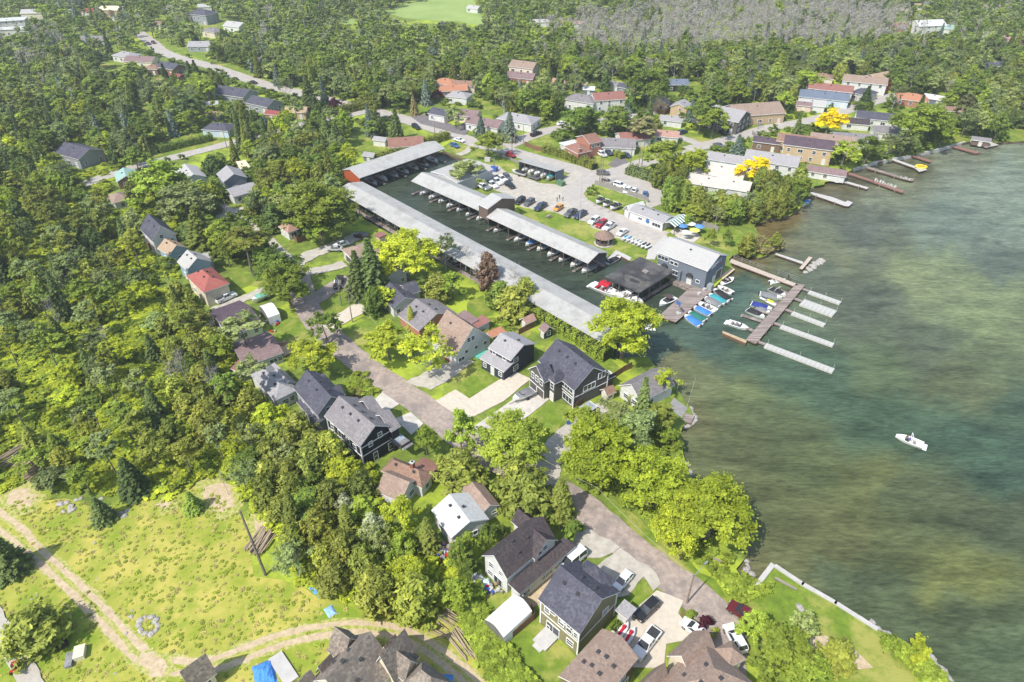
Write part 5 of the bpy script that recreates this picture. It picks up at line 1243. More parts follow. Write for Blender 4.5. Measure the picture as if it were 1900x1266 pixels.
def plant(kind, x, y, h, w_, col, label, group=None, var=None, jit=.12):
    crown, trunk, H0, W0 = TM[kind][R.randrange(len(TM[kind])) if var is None else var]
    r = bpy.data.objects.new(NAMES[kind], None); COL.objects.link(r); r.empty_display_size = .3
    r.location = (x, y, 0); r.rotation_euler = (R.uniform(-.03, .03), R.uniform(-.03, .03), R.uniform(0, 6.28))
    sz = h / H0; sw = w_ / W0; r.scale = (sw, sw, sz)
    r['label'] = label; r['category'] = CATS[kind]
    if group: r['group'] = group
    if trunk:
        t = bpy.data.objects.new('trunk', trunk); COL.objects.link(t); t.parent = r
    if crown:
        c = bpy.data.objects.new('crown', crown); COL.objects.link(c); c.parent = r
        g = GREENS[col]; k = R.uniform(1-jit, 1+jit); c.color = (g[0]*k*R.uniform(.94, 1.06), g[1]*k, g[2]*k, 1)
    PLACED.append((x, y, w_ * .4))
    return r
def T(kind, cx, cy, wpx, h, col, label, grow=1.0, group=None):
    """cx, cy: centre of the crown in the photo, wpx its width there"""
    if kind in ('big', 'broad', 'open'): h = max(h, .82 * wpx / ppm(cx, cy))
    g = G(cx, cy, h * (.56 if kind not in ('tall', 'bare') else .7)); w_ = wpx / ppm(cx, cy) * (1 + .5 * h / CAM_H) * .92
    return plant(kind, g.x, g.y, h, w_, col, label, group)

# ============================================================ VEHICLES
def car_mesh(kind):
    P = {'sedan': dict(L=4.7, W=1.82, belt=.95, roof=1.45, xs=(-2.35,-2.25,-1.55,-.95,.45,1.15,2.2,2.35), zs=(.62,.92,.98,.98,.98,.96,.78,.55), cab=(-1.65,-.95,.35,1.2)),
         'hatch': dict(L=4.2, W=1.8, belt=.98, roof=1.52, xs=(-2.1,-2.05,-1.6,-.9,.4,1.1,1.95,2.1), zs=(.7,.98,1.0,1.0,1.0,.98,.8,.55), cab=(-2.0,-1.55,.25,1.15)),
         'suv': dict(L=4.8, W=1.92, belt=1.12, roof=1.78, xs=(-2.4,-2.35,-1.8,-.9,.5,1.1,2.25,2.4), zs=(.8,1.12,1.14,1.14,1.14,1.12,1.0,.65), cab=(-2.3,-1.95,.25,1.1)),
         'van': dict(L=5.4, W=2.0, belt=1.2, roof=2.2, xs=(-2.7,-2.65,-1.8,-.9,.9,1.7,2.55,2.7), zs=(.9,1.2,1.22,1.22,1.22,1.2,1.0,.65), cab=(-2.65,-2.5,1.0,1.85)),
         'pickup': dict(L=5.8, W=2.0, belt=1.15, roof=1.88, xs=(-2.9,-2.85,-1.1,-.9,.6,1.2,2.7,2.9), zs=(.8,1.15,1.15,1.15,1.15,1.12,1.05,.7), cab=(-.95,-.75,.55,1.25))}[kind]
    Wd = P['W']/2; body = MB(); xs, zs = P['xs'], P['zs']
    vs = []
    for x, z in zip(xs, zs):
        k = .90 if abs(x) > P['L']/2 - .15 else 1.0
        vs += [(x, -Wd*k*.94, .30), (x, -Wd*k, .62 if z > .62 else z*.9), (x, -Wd*k*.93, z), (x, Wd*k*.93, z), (x, Wd*k, .62 if z > .62 else z*.9), (x, Wd*k*.94, .30)]
    n = len(xs); fs = []
    for i in range(n-1):
        for k in range(6):
            a, c = i*6+k, i*6+(k+1)%6; fs.append((a, a+6, c+6, c))
    fs += [(0,1,2,3,4,5), tuple(range((n-1)*6+5, (n-1)*6-1, -1))]
    body.add(vs, fs, PAINT)
    c0, c1, c2, c3 = P['cab']; zb = P['belt']-.02; zr = P['roof']; wr = Wd*.74; wb = Wd*.90
    # roof panel and pillars
    body.add([(c1,-wr,zr),(c2,-wr,zr),(c2,wr,zr),(c1,wr,zr),(c1,-wr,zr-.07),(c2,-wr,zr-.07),(c2,wr,zr-.07),(c1,wr,zr-.07)], [(0,1,2,3),(7,6,5,4),(0,4,5,1),(1,5,6,2),(2,6,7,3),(3,7,4,0)], PAINT)
    for s in (-1, 1):
        for (xa, xb) in ((c0, c1), (c3, c2), ((c1+c2)/2, (c1+c2)/2)):
            body.tube([(xa, s*wb, zb), (xb, s*wr, zr-.03)], .055, PAINT, 4)
    if kind == 'pickup':
        body.box((-1.95,0,1.16), (1.7,1.6,.03), DARKIN)
        for s in (-1,1): body.box((-1.95, s*.9, 1.2), (1.8,.16,.16), PAINT)
        body.box((-2.84,0,1.2), (.1,1.8,.16), PAINT)
    gl = MB(); e = .02
    g4 = [(c0,-wb,zb),(c1,-wr,zr-.06),(c2,-wr,zr-.06),(c3,-wb,zb)]
    gl.add([*g4, *[(x,-y,z) for x,y,z in g4]], [(0,3,2,1),(4,5,6,7),(0,1,5,4),(3,7,6,2),(1,2,6,5)], GLASS)
    tyre = MB(); k = 14; r = .33 if kind in ('sedan','hatch') else .38
    for y in (-.11,.11): pass
    ring0 = [(r*math.cos(2*math.pi*i/k), -.11, r*math.sin(2*math.pi*i/k)) for i in range(k)]; ring1 = [(x,.11,z) for x,_,z in ring0]
    tyre.add(ring0+ring1, [(i,(i+1)%k,(i+1)%k+k,i+k) for i in range(k)]+[tuple(range(k-1,-1,-1)),tuple(range(k,2*k))], BLACK)
    rim = MB(); rr = r*.62
    rim.add([(rr*math.cos(2*math.pi*i/10), s*.125, rr*math.sin(2*math.pi*i/10)) for s in (-1,1) for i in range(10)], [tuple(range(9,-1,-1)), tuple(range(10,20))]+[(i,(i+1)%10,(i+1)%10+10,i+10) for i in range(10)], CHROME)
    hl = MB(); hl.box((0,0,0), (.12,.34,.14), LAMPM); tl = MB(); tl.box((0,0,0), (.1,.3,.16), REDM)
    return dict(P=P, body=body.mesh('body'), glass=gl.mesh('windows'), tyre=tyre.mesh('wheel'), rim=rim.mesh('rim'), hl=hl.mesh('headlight'), tl=tl.mesh('tail_light'), r=r, Wd=Wd)
CARS = {k: car_mesh(k) for k in ('sedan','hatch','suv','van','pickup')}
CC = {'black':(.02,.02,.022),'grey':(.12,.125,.13),'silver':(.42,.43,.44),'white':(.80,.80,.79),'red':(.38,.015,.03),'navy':(.03,.05,.10),'blue':(.05,.13,.32),'orange':(.65,.27,.03),'beige':(.36,.32,.26),'darkred':(.12,.015,.02),'teal':(.05,.25,.22),'purple':(.10,.05,.25),'brown':(.12,.07,.05)}
def car(kind, p, q, col, label, z=.22, group=None):
    """stands at photo point p, nose towards photo point q"""
    K = CARS[kind]; a = G(*p); d = G(*q) - a; ang = math.atan2(d.y, d.x)
    r = empty(kind if kind not in ('suv','hatch') else 'car', (a.x, a.y, z), ang, label, {'sedan':'car','hatch':'car','suv':'car','van':'van','pickup':'pickup truck'}[kind], group)
    r.name = {'sedan':'parked_car','hatch':'parked_car','suv':'parked_car','van':'parked_van','pickup':'pickup_truck'}[kind]
    b = sub('body', K['body'], r); b.color = (*CC[col], 1); sub('windows', K['glass'], r)
    L_ = K['P']['L']
    for sx in (-1,1):
        for sy in (-1,1):
            w_ = sub('wheel', K['tyre'], r, (sx*L_*.31, sy*(K['Wd']-.1), K['r'])); sub('rim', K['rim'], w_)
    for sy in (-1,1): sub('headlight', K['hl'], r, (L_/2-.05, sy*K['Wd']*.62, .68)); sub('tail_light', K['tl'], r, (-L_/2+.03, sy*K['Wd']*.66, .85))
    keep_open([(p[0]-8,p[1]-6),(p[0]+8,p[1]-6),(p[0]+8,p[1]+6),(p[0]-8,p[1]+6)])
    return r
def tw(p, dx=-8, dy=5): return (p[0]+dx, p[1]+dy)
for k, x, y, col, lab in [
 ('suv',965,377,'black','dark car parked first beside the timber boat bay'),('suv',982,380,'grey','dark grey car second from the timber boat bay'),('pickup',1003,388,'navy','navy pickup left of the orange car'),('hatch',1036.0,390,'orange','small orange car in the marina yard'),
 ('pickup',1058.5,400,'grey','grey pickup right of the orange car'),('pickup',1076.6,403,'navy','dark blue pickup next to the flagpole'),('suv',1102,414,'white','white car left of the red one in the marina row'),('suv',1115.8,420,'red','red car between two white vehicles'),
 ('pickup',1130,425,'white','white pickup beside the red car'),('sedan',1154.6,435,'white','white car at the end of the marina row by the watercraft')]: car(k, (x, y), tw((x, y)), col, lab)
for k, p, q, col, lab in [
 ('sedan',(991,333),(980,330),'grey','grey car crossing the yard before the boat store'),('suv',(1118.5,325),(1128,325.5),'grey','grey car driving on the road junction'),('suv',(1126,342),(1134,345),'beige','beige car at the top of the parking street'),('suv',(1150,348),(1160,351),'white','white car second in the parking street'),
 ('hatch',(1164,357),(1159,361),'white','small white car behind the grey fence'),('sedan',(1176,358),(1172,363),'white','white car fourth in the parking street'),('sedan',(1196.6,365),(1195,372),'blue','blue car at the fence end'),('hatch',(948,291),(955,294),'red','red car beside the yard fence'),
 ('suv',(941,333),(946,338),'grey','dark grey car behind the three white trucks'),('suv',(897,351),(903,354),'white','white car beside the yard bush'),('pickup',(912,347),(918,350),'white','white pickup nearest the white car by the bush'),('pickup',(921,341),(927,344),'white','middle white pickup in the yard'),
 ('pickup',(930,336),(936,339),'white','far white pickup in the yard'),('suv',(946,348),(951,351),'black','car under a dark cover in the yard'),('hatch',(844,273.5),(850,276),'blue','bright blue car on the grass by the turning loop'),('sedan',(852.5,263.5),(858,265),'white','white car on the road above the blue one'),
 ('suv',(1116,290),(1122,293),'white','white car in the brick house driveway'),('suv',(1128,287),(1134,290),'navy','navy car right of the white one in the brick house driveway'),('sedan',(1148.5,285),(1153,287),'brown','brown car behind the blue one beside the hedge'),('hatch',(1162,292),(1167,294),'navy','dark blue car on the drive beyond the hedge'),
 ('pickup',(994.5,252),(1003,249),'black','dark pickup on the upper street'),('sedan',(1042,232),(1050,230),'white','white car at the top of the upper street'),('suv',(1266,249),(1273,247),'navy','navy car under the maple by the short street'),('sedan',(1341,249),(1347,252),'black','black car on the drive by the street corner'),
 ('suv',(1393,223),(1399,225),'white','white car before the large taupe roofed house'),('hatch',(1378,230),(1380,226),'red','small red car on the tarmac drive'),('sedan',(1333,273),(1340,275),'grey','grey car behind the pale blue bungalow'),('sedan',(1605,181),(1611,182),'purple','purple car on the far drive'),
 ('sedan',(275,83),(270,80),'grey','grey car on the far road curve'),('sedan',(285,81),(290,84),'darkred','dark red car on the far road curve'),('sedan',(470,156),(476,157),'black','black car on the far road'),('pickup',(799,213),(805,210),'black','black pickup on the tarmac drive'),
 ('suv',(810,219.5),(815,217),'white','white jeep on the tarmac drive'),('sedan',(825,221),(830,219),'white','white car by the garage of the tarmac drive'),('suv',(772,239),(778,242),'black','black car by the road lawn'),('sedan',(851,146),(856,147),'white','white car above the orange roofs'),
 ('suv',(1200,1137),(1180,1156),'black','black car with glass roof on the paved drive'),('hatch',(1155,1083),(1147,1092),'white','white car half hidden behind the olive house'),('van',(1062,1046),(1050,1056),'white','white van between the clapboard and olive houses'),('pickup',(1198,1200),(1188,1213),'white','white pickup with black bed by the watercraft'),
 ('sedan',(1288,1174),(1270,1160),'white','white car beside the kerbed flower bed'),('suv',(1362,1190),(1352,1172),'white','white jeep with black top under the bright tree'),('suv',(1376,1143),(1366,1137),'darkred','dark red car with grey cover at the road end'),
 ('suv',(671,442),(663,440),'black','black wagon by the gravel drive'),('sedan',(622,466),(613,466),'silver','silver car on the gravel circle'),('sedan',(634,458),(626,460),'white','white car behind the silver one'),('pickup',(629,529),(625,540),'black','black pickup in the shade of the spruces'),
 ('pickup',(421,557),(432,552),'white','white pickup between red and plum roofs'),('suv',(1095,777),(1104,768),'black','black car beside the grey boat trailer'),('sedan',(1068,771+14),(1073,780),'grey','grey car at the cottage drive')][:-1]: car(k, p, q, col, lab)

# ------------------------------------------------------------ boats
def hull_mesh(L_, Wd, H=.9, deckm=HULL, flat=False):
    st = 12; b = MB(); vs = []
    for i in range(st+1):
        t = i/st; x = -L_/2 + L_*t
        w_ = Wd/2*(1 if t < .45 else max(.02, (1-((t-.45)/.55)**2.1)))*(0.90+.1*min(1, t*4))
        zk = -.28 + .35*max(0, t-.6)**1.5*3; zg = H*(.72+.28*t*t) - .05
        vs += [(x, 0, zk), (x, -w_*.72, zk*.4+.1), (x, -w_, zg), (x, w_, zg), (x, w_*.72, zk*.4+.1)]
    fs = []
    for i in range(st):
        for k in (0,1,3,4):
            a, c = i*5+k, i*5+(k+1)%5; fs.append((a, a+5, c+5, c))
    fs += [(0,1,2,3,4)]
    b.add(vs, fs, HULL)
    # deck with an open cockpit aft
    for i in range(st):
        t = (i+.5)/st; a, c = i*5+2, (i+1)*5+2
        v = [vs[a], vs[c], vs[c+1], vs[a+1]]
        if .14 < t < .66:
            s = .78
            inn = [(p[0], p[1]*s, p[2]) for p in v]
            b.add(v + inn, [(0,1,5,4), (7,6,2,3)], deckm)
            fl = [(p[0], p[1]*s, .12) for p in v]
            b.add(inn + fl, [(0,1,5,4), (3,7,6,2)], deckm)
            b.add(fl, [(0,1,2,3)], M('cockpit floor', srgb(150,146,140), srgb(120,116,112), 2, .8))
        else: b.add(v, [(0,1,2,3)], deckm)
    for t in (.16*st/st, ):
        pass
    return b.mesh('hull')
BK = {}
def bparts(L_, Wd):
    k = (L_, Wd)
    if k in BK: return BK[k]
    d = {'hull': hull_mesh(L_, Wd)}
    H = .9
    c = MB(); st = 10; vs = []
    for i in range(st+1):
        t = i/st; tt = .04 + .74*t; x = -L_/2 + L_*tt
        w_ = Wd/2*(1 if tt < .45 else (1-((tt-.45)/.55)**2.1))*.97; zg = H*(.72+.28*tt*tt) + .0
        hgt = .10 + .42*math.sin(math.pi*min(1, max(0, (t-.1)/.8)))**.7 if .1 < t < .9 else .06
        vs += [(x,-w_,zg), (x,-w_*.5,zg+hgt*.8), (x,0,zg+hgt), (x,w_*.5,zg+hgt*.8), (x,w_,zg)]
    c.add(vs, [(i*5+k2, i*5+k2+5, i*5+k2+6, i*5+k2+1) for i in range(st) for k2 in range(4)] + [(0,1,2,3,4), tuple(range(st*5+4, st*5-1, -1))], CLOTH); d['cover'] = c.mesh('cover')
    ws = MB(); ws.add([(.08*L_,-Wd*.36,.66),(.17*L_,-Wd*.22,.70),(.17*L_,Wd*.22,.70),(.08*L_,Wd*.36,.66),(.02*L_,-Wd*.34,1.15),(.12*L_,-Wd*.2,1.2),(.12*L_,Wd*.2,1.2),(.02*L_,Wd*.34,1.15)], [(0,1,5,4),(1,2,6,5),(2,3,7,6)], GLASS); d['windshield'] = ws.mesh('windshield')
    s = MB()
    for x, y in ((-.06*L_,-Wd*.2),(-.06*L_,Wd*.2)): s.box((x,y,.4), (.55,.5,.3), CLOTH); s.box((x-.25,y,.68), (.12,.5,.45), CLOTH)
    s.box((-.29*L_,0,.38), (.5,Wd*.62,.3), CLOTH); d['seat'] = s.mesh('seats')
    e = MB(); e.box((-L_/2-.22,0,.55), (.36,.34,.6), DARKIN); e.box((-L_/2-.16,0,-.1), (.16,.12,1.0), DARKIN); d['motor'] = e.mesh('outboard_motor')
    tw_ = MB()
    for y in (-Wd*.42,Wd*.42): tw_.tube([(-.12*L_,y,.65),(-.04*L_,y*.9,1.6),(.0,y*.85,1.95)], .05, HULL, 5)
    tw_.tube([(0,-Wd*.36,1.95),(0,Wd*.36,1.95)], .06, HULL, 5); tw_.tube([(-.05*L_,-Wd*.36,1.7),(-.05*L_,Wd*.36,1.7)], .04, HULL, 5); d['tower'] = tw_.mesh('tower')
    bi = MB(); bi.add([(-.22*L_,-Wd*.42,1.75),(.06*L_,-Wd*.42,1.75),(.06*L_,Wd*.42,1.75),(-.22*L_,Wd*.42,1.75),(-.22*L_,0,1.92),(.06*L_,0,1.92)], [(0,1,5,4),(4,5,2,3),(1,2,5),(0,4,3)], CLOTH)
    d['bimini'] = bi.mesh('canopy')
    sw = MB(); sw.box((-L_/2-.35,0,.18), (.7,Wd*.82,.1), HULL); d['platform'] = sw.mesh('swim_platform')
    BK[k] = d; return d
BC = {'blue':(.06,.22,.55),'royal':(.03,.05,.25),'teal':(.05,.32,.36),'green':(.03,.17,.14),'black':(.03,.03,.033),'grey':(.22,.22,.23),'white':(.75,.75,.74),'red':(.5,.02,.04),'mint':(.16,.42,.32),'silver':(.42,.45,.48),'brown':(.10,.07,.07),'tan':(.35,.30,.24)}
def boat(p, q, wide, feats, col, label, z=-.9, cat='boat', group=None, name='motorboat', L_=None, hull=None):
    """stern at photo point p, bow at q"""
    a, e = G(*p, z), G(*q, z); d = e-a; L2 = L_ or d.length; m_ = (a+e)/2
    Lr = round(L2*2)/2
    D = bparts(Lr, wide)
    r = empty(name, (m_.x, m_.y, z), math.atan2(d.y, d.x), label, cat, group)
    r.scale = (L2/Lr, 1, 1)
    h = sub('hull', D['hull'], r)
    for f in feats:
        o = sub({'cover':'cover','windshield':'windshield','seat':'seats','motor':'outboard_motor','tower':'tower','bimini':'canopy','platform':'swim_platform'}[f], D[f], r)
        if f in ('cover','seat','bimini'): o.color = (*BC[col], 1)
    return r
B1 = ('windshield','seat','platform'); C1 = ('cover','motor')
for p, q, w_, ft, col, lab in [
 ((1299,607),(1268,587),2.5,C1,'blue','boat under a bright blue cover, outermost at the wooden pier'),((1308,598),(1273,580),2.5,C1,'green','boat under a dark green cover beside the outermost blue one'),((1318,587),(1283,571),2.5,C1,'blue','blue covered boat third along the wooden pier'),
 ((1328,580),(1291,563),2.6,('windshield','seat','tower'),'grey','white boat with wakeboard tower at the wooden pier'),((1337,570),(1303,553),2.5,C1,'grey','boat under a dark grey cover next to the tower boat'),((1345,566),(1312,547),2.6,C1,'teal','boat under a turquoise cover'),
 ((1354,560),(1321,538),2.6,('cover','motor','windshield'),'black','white boat with black cover next to the turquoise one'),((1358,547),(1331,534),2.5,('seat','motor'),'tan','open fishing boat with clutter near the boatyard building'),((1337,528),(1361,519),2.6,('seat','windshield'),'black','open white boat with black deck moored at the building corner'),
 ((1251,554),(1223,569),2.6,('windshield','seat','bimini'),'brown','dark boat with brown canopy left of the wooden pier'),((1428,527),(1456,522),1.9,('seat','motor'),'white','small white dinghy tied to the concrete walkway'),
 ((1428,538),(1457,552),2.6,('cover','tower'),'black','boat with charcoal canopy and red bow'),((1409,548),(1450,556),2.6,('cover','motor'),'grey','long boat with pale grey cover and stern rails'),((1393,566),(1432,577),2.6,('cover','motor'),'royal','boat with royal blue cover and outboard'),
 ((1386,577),(1418,592),2.5,('cover','windshield'),'black','white boat with black covers at the long pier'),((1402,574),(1428,584),2.0,('cover','motor'),'grey','narrow grey covered boat between the blue and black ones'),((1350,600),(1388,613),2.5,('windshield','seat','platform'),'grey','grey open boat alone near the breakwater'),
 ((1712,830),(1661,811),2.4,('windshield','seat','tower','platform'),'white','white motorboat with people out on the lake'),((1125,491),(1152,479),2.4,('cover',),'black','white boat with dark cover in the concrete slip'),((1168,572),(1205,590),2.8,('windshield','seat'),'white','white boat behind the huge lime maple'),
 ((1487,383),(1503,374),1.8,('cover',),'blue','blue boat beneath the trees of the wooded point')]: boat(p, q, w_, ft, col, lab)
# the cruisers
def cruiser(p, q, wide, label, col):
    r = boat(p, q, wide, ('windshield','seat','bimini','platform'), col, label, cat='cabin cruiser', name='cabin_cruiser')
    a, e = G(*p, -.9), G(*q, -.9); L_ = (e-a).length
    r.scale = (r.scale[0], 1, 1.5)
    b = MB(); vs = []
    for t, z, k in ((.50,.95,.72),(.60,1.15,.66),(.78,1.1,.5),(.92,.98,.15)):
        x = -L_/2+L_*t; w_ = wide/2*(1-((t-.45)/.55)**2.1)*k; vs += [(x,-w_-.08,.80),(x,-w_*.8,z),(x,w_*.8,z),(x,w_+.08,.80)]
    b.add(vs, [(i*4+k, i*4+k+4, i*4+k+5, i*4+k+1) for i in range(3) for k in range(3)] + [(0,1,2,3),(15,14,13,12)], HULL); b.obj('cabin', r)
    b = MB()
    for t in (.62,.78): b.box((-L_/2+L_*t,0,1.17), (.55,.55,.06), GLASS)
    b.obj('deck_hatch', r)
    b = MB(); pts = [(-L_/2+L_*t, s*wide/2*(1-max(0,(t-.45)/.55)**2.1)*.93, 1.25) for s in (-1,) for t in (.5,.65,.8,.92)] + [(L_/2-.1,0,1.3)] + [(-L_/2+L_*t, wide/2*(1-max(0,(t-.45)/.55)**2.1)*.93, 1.25) for t in (.92,.8,.65,.5)]
    b.tube(pts, .025, STEEL, 4); b.obj('bow_rail', r)
    return r
cruiser((1097,531),(1156,556),3.6,'large white cabin cruiser with red canopy beside the black roof', 'red')
cruiser((1150,548),(1192,566),3.2,'white cabin cruiser moored right of the black roofed dock', 'white')
cruiser((1206,612),(1200,582),3.2,'white cruiser with red canopy half hidden by the lime maple', 'red')
# stored boats
TRL = MB()
for y in (-.6,.6): TRL.box((0,y,-.42), (4.6,.1,.12), STEEL)
TRL.box((2.9,0,-.42), (1.6,.1,.1), STEEL)
for s in (-1,1): TRL.tube([(-.6,s*1.0,-.5),(-.6,s*1.2,-.5)], .34, BLACK, 12)
TRLM = TRL.mesh('trailer')
for p, q, w_, ft, col, lab in [((1120,370),(1106,377),2.6,('cover','tower'),'black','left of three black covered boats on the sign lawn'),((1133,376),(1119,383),2.5,('cover','tower'),'black','middle of three black covered boats on the sign lawn'),((1150,380),(1132,389),2.7,('cover','tower'),'black','right of three black covered boats on the sign lawn'),
 ((989,726),(951,744),2.5,('cover','windshield'),'grey','white boat with grey cover on the concrete drive'),((1102,753),(1069,773),2.6,('cover',),'silver','boat under a pale blue grey cover by the cottage drive'),((501,544),(468,560),2.5,('cover',),'mint','boat under a mint green tarp on the lawn'),
 ((976,325),(951,318),2.5,('cover','motor'),'black','boat with black cover on a trailer in front of the boat store')]:
    r = boat(p, q, w_, ft, col, lab, z=.95); sub('trailer', TRLM, r)
cen, X, L_, W_, rz = STORE; Y = Vector((-X.y, X.x, 0))
for i in range(5):
    m_ = cen + X*(-L_/2 + L_*(i+.75)/6) ; a = m_ + Y*2.2; e = m_ - Y*3.4
    pa, pe = PX(a.x, a.y, .9), PX(e.x, e.y, .9)
    r = boat(pa, pe, 2.3, ('cover',), ['silver','white','white','silver','teal'][i], ['silver covered boat first from the left in the boat store','white covered boat second in the boat store','white covered boat third in the boat store','pale covered boat fourth in the boat store','teal and white boat at the right end of the boat store'][i], z=.9); sub('trailer', TRLM, r)
# boats in the sheds' slips
def slips(key, group, every, cols, side, ln=6.2, off=0.0, lab='', pick=None):
    root, cen, X, hx, hy, n = SH[key]; Y = Vector((-X.y, X.x, 0)); k = 0
    for i in range(n):
        if pick and i not in pick: continue
        if not pick and R.random() > every: continue
        x = -hx + 2*hx*(i+.5)/n
        m_ = cen + X*x + Y*(side*(hy*.18+off)); L2 = R.uniform(ln-1, ln+.5)
        a = m_ - Y*side*L2/2; e = m_ + Y*side*L2/2
        pa, pe = PX(a.x, a.y, -.6), PX(e.x, e.y, -.6)
        boat(pa, pe, R.uniform(2.2, 2.6), R.choice((('cover',),('windshield','seat'),('cover','motor'),('windshield','seat','tower'))), R.choice(cols), lab, z=-.6, group=group, L_=round(L2*2)/2)
slips('mid', 'boats in the slips of the middle shed', .8, ('grey','white','silver','black'), -1, lab='boat in a slip under the middle boat shed')
slips('south', 'boats in the slips of the south shed', .75, ('grey','white','blue','black'), -1, lab='boat in a slip under the south boat shed')
slips('cedar', 'boats in the slips of the cedar ended shed', .9, ('grey','white','black'), -1, 7.0, lab='boat in a slip under the cedar ended boat shed')
slips('long', 'boats in the slips of the very long shed', .6, ('grey','white','blue'), 1, lab='boat in a slip under the very long boat shed')

# watercraft
J = MB(); vs = []
for i, (t, w_, z) in enumerate(((-1.5,.5,.45),(-.9,.6,.5),(0,.6,.55),(.8,.5,.6),(1.35,.25,.62),(1.6,.04,.6))): vs += [(t,-w_,z-.15),(t,-w_*.6,z),(t,w_*.6,z),(t,w_,z-.15),(t,w_*.6,0),(t,-w_*.6,0)]
J.add(vs, [(i*6+k, i*6+k+6, i*6+(k+1)%6+6, i*6+(k+1)%6) for i in range(5) for k in range(6)]+[(0,1,2,3,4,5)], HULL); JH = J.mesh('hull')
J = MB(); J.box((-.5,0,.72), (1.5,.36,.36), CLOTH); J.box((.35,0,.85), (.5,.5,.4), CLOTH); J.tube([(.3,-.4,1.05),(.3,.4,1.05)], .04, BLACK, 5); JS = J.mesh('seat')
def jet(p, q, col, label, z=-.85, group=None, hullc=None):
    a = G(*p, z); d = G(*q, z)-a; r = empty('personal_watercraft', (a.x, a.y, z), math.atan2(d.y, d.x), label, 'watercraft', group)
    sub('hull', JH, r); s = sub('seat', JS, r); s.color = (*col, 1)
    return r
for i, (x, y) in enumerate([(1160,443),(1167.5,445.5),(1175,448),(1182,450.5),(1188,453.5),(1194.5,457),(1201.5,459)]):
    jet((x,y),(x-8,y+5), [(.1,.4,.5),(.1,.3,.6),(.6,.6,.4),(.5,.5,.5),(.5,.5,.45),(.05,.05,.06),(.04,.04,.05)][i], ['pale turquoise watercraft first beside the white car','blue watercraft second in the marina row','cream watercraft third in the marina row','white watercraft fourth in the marina row','pale watercraft fifth in the marina row','black watercraft sixth in the marina row','black watercraft last in the marina row'][i], .55)
jet((1155,1172),(1164,1160),(.6,.02,.05),'left red and white watercraft on the paved drive',.5); jet((1168,1182),(1177,1168),(.6,.02,.05),'right red and white watercraft on the paved drive',.5)
jet((1430,564),(1438,568),(.75,.75,.05),'yellow watercraft at the long pier'); jet((1420,558),(1428,562),(.1,.12,.15),'blue and white watercraft at the long pier')

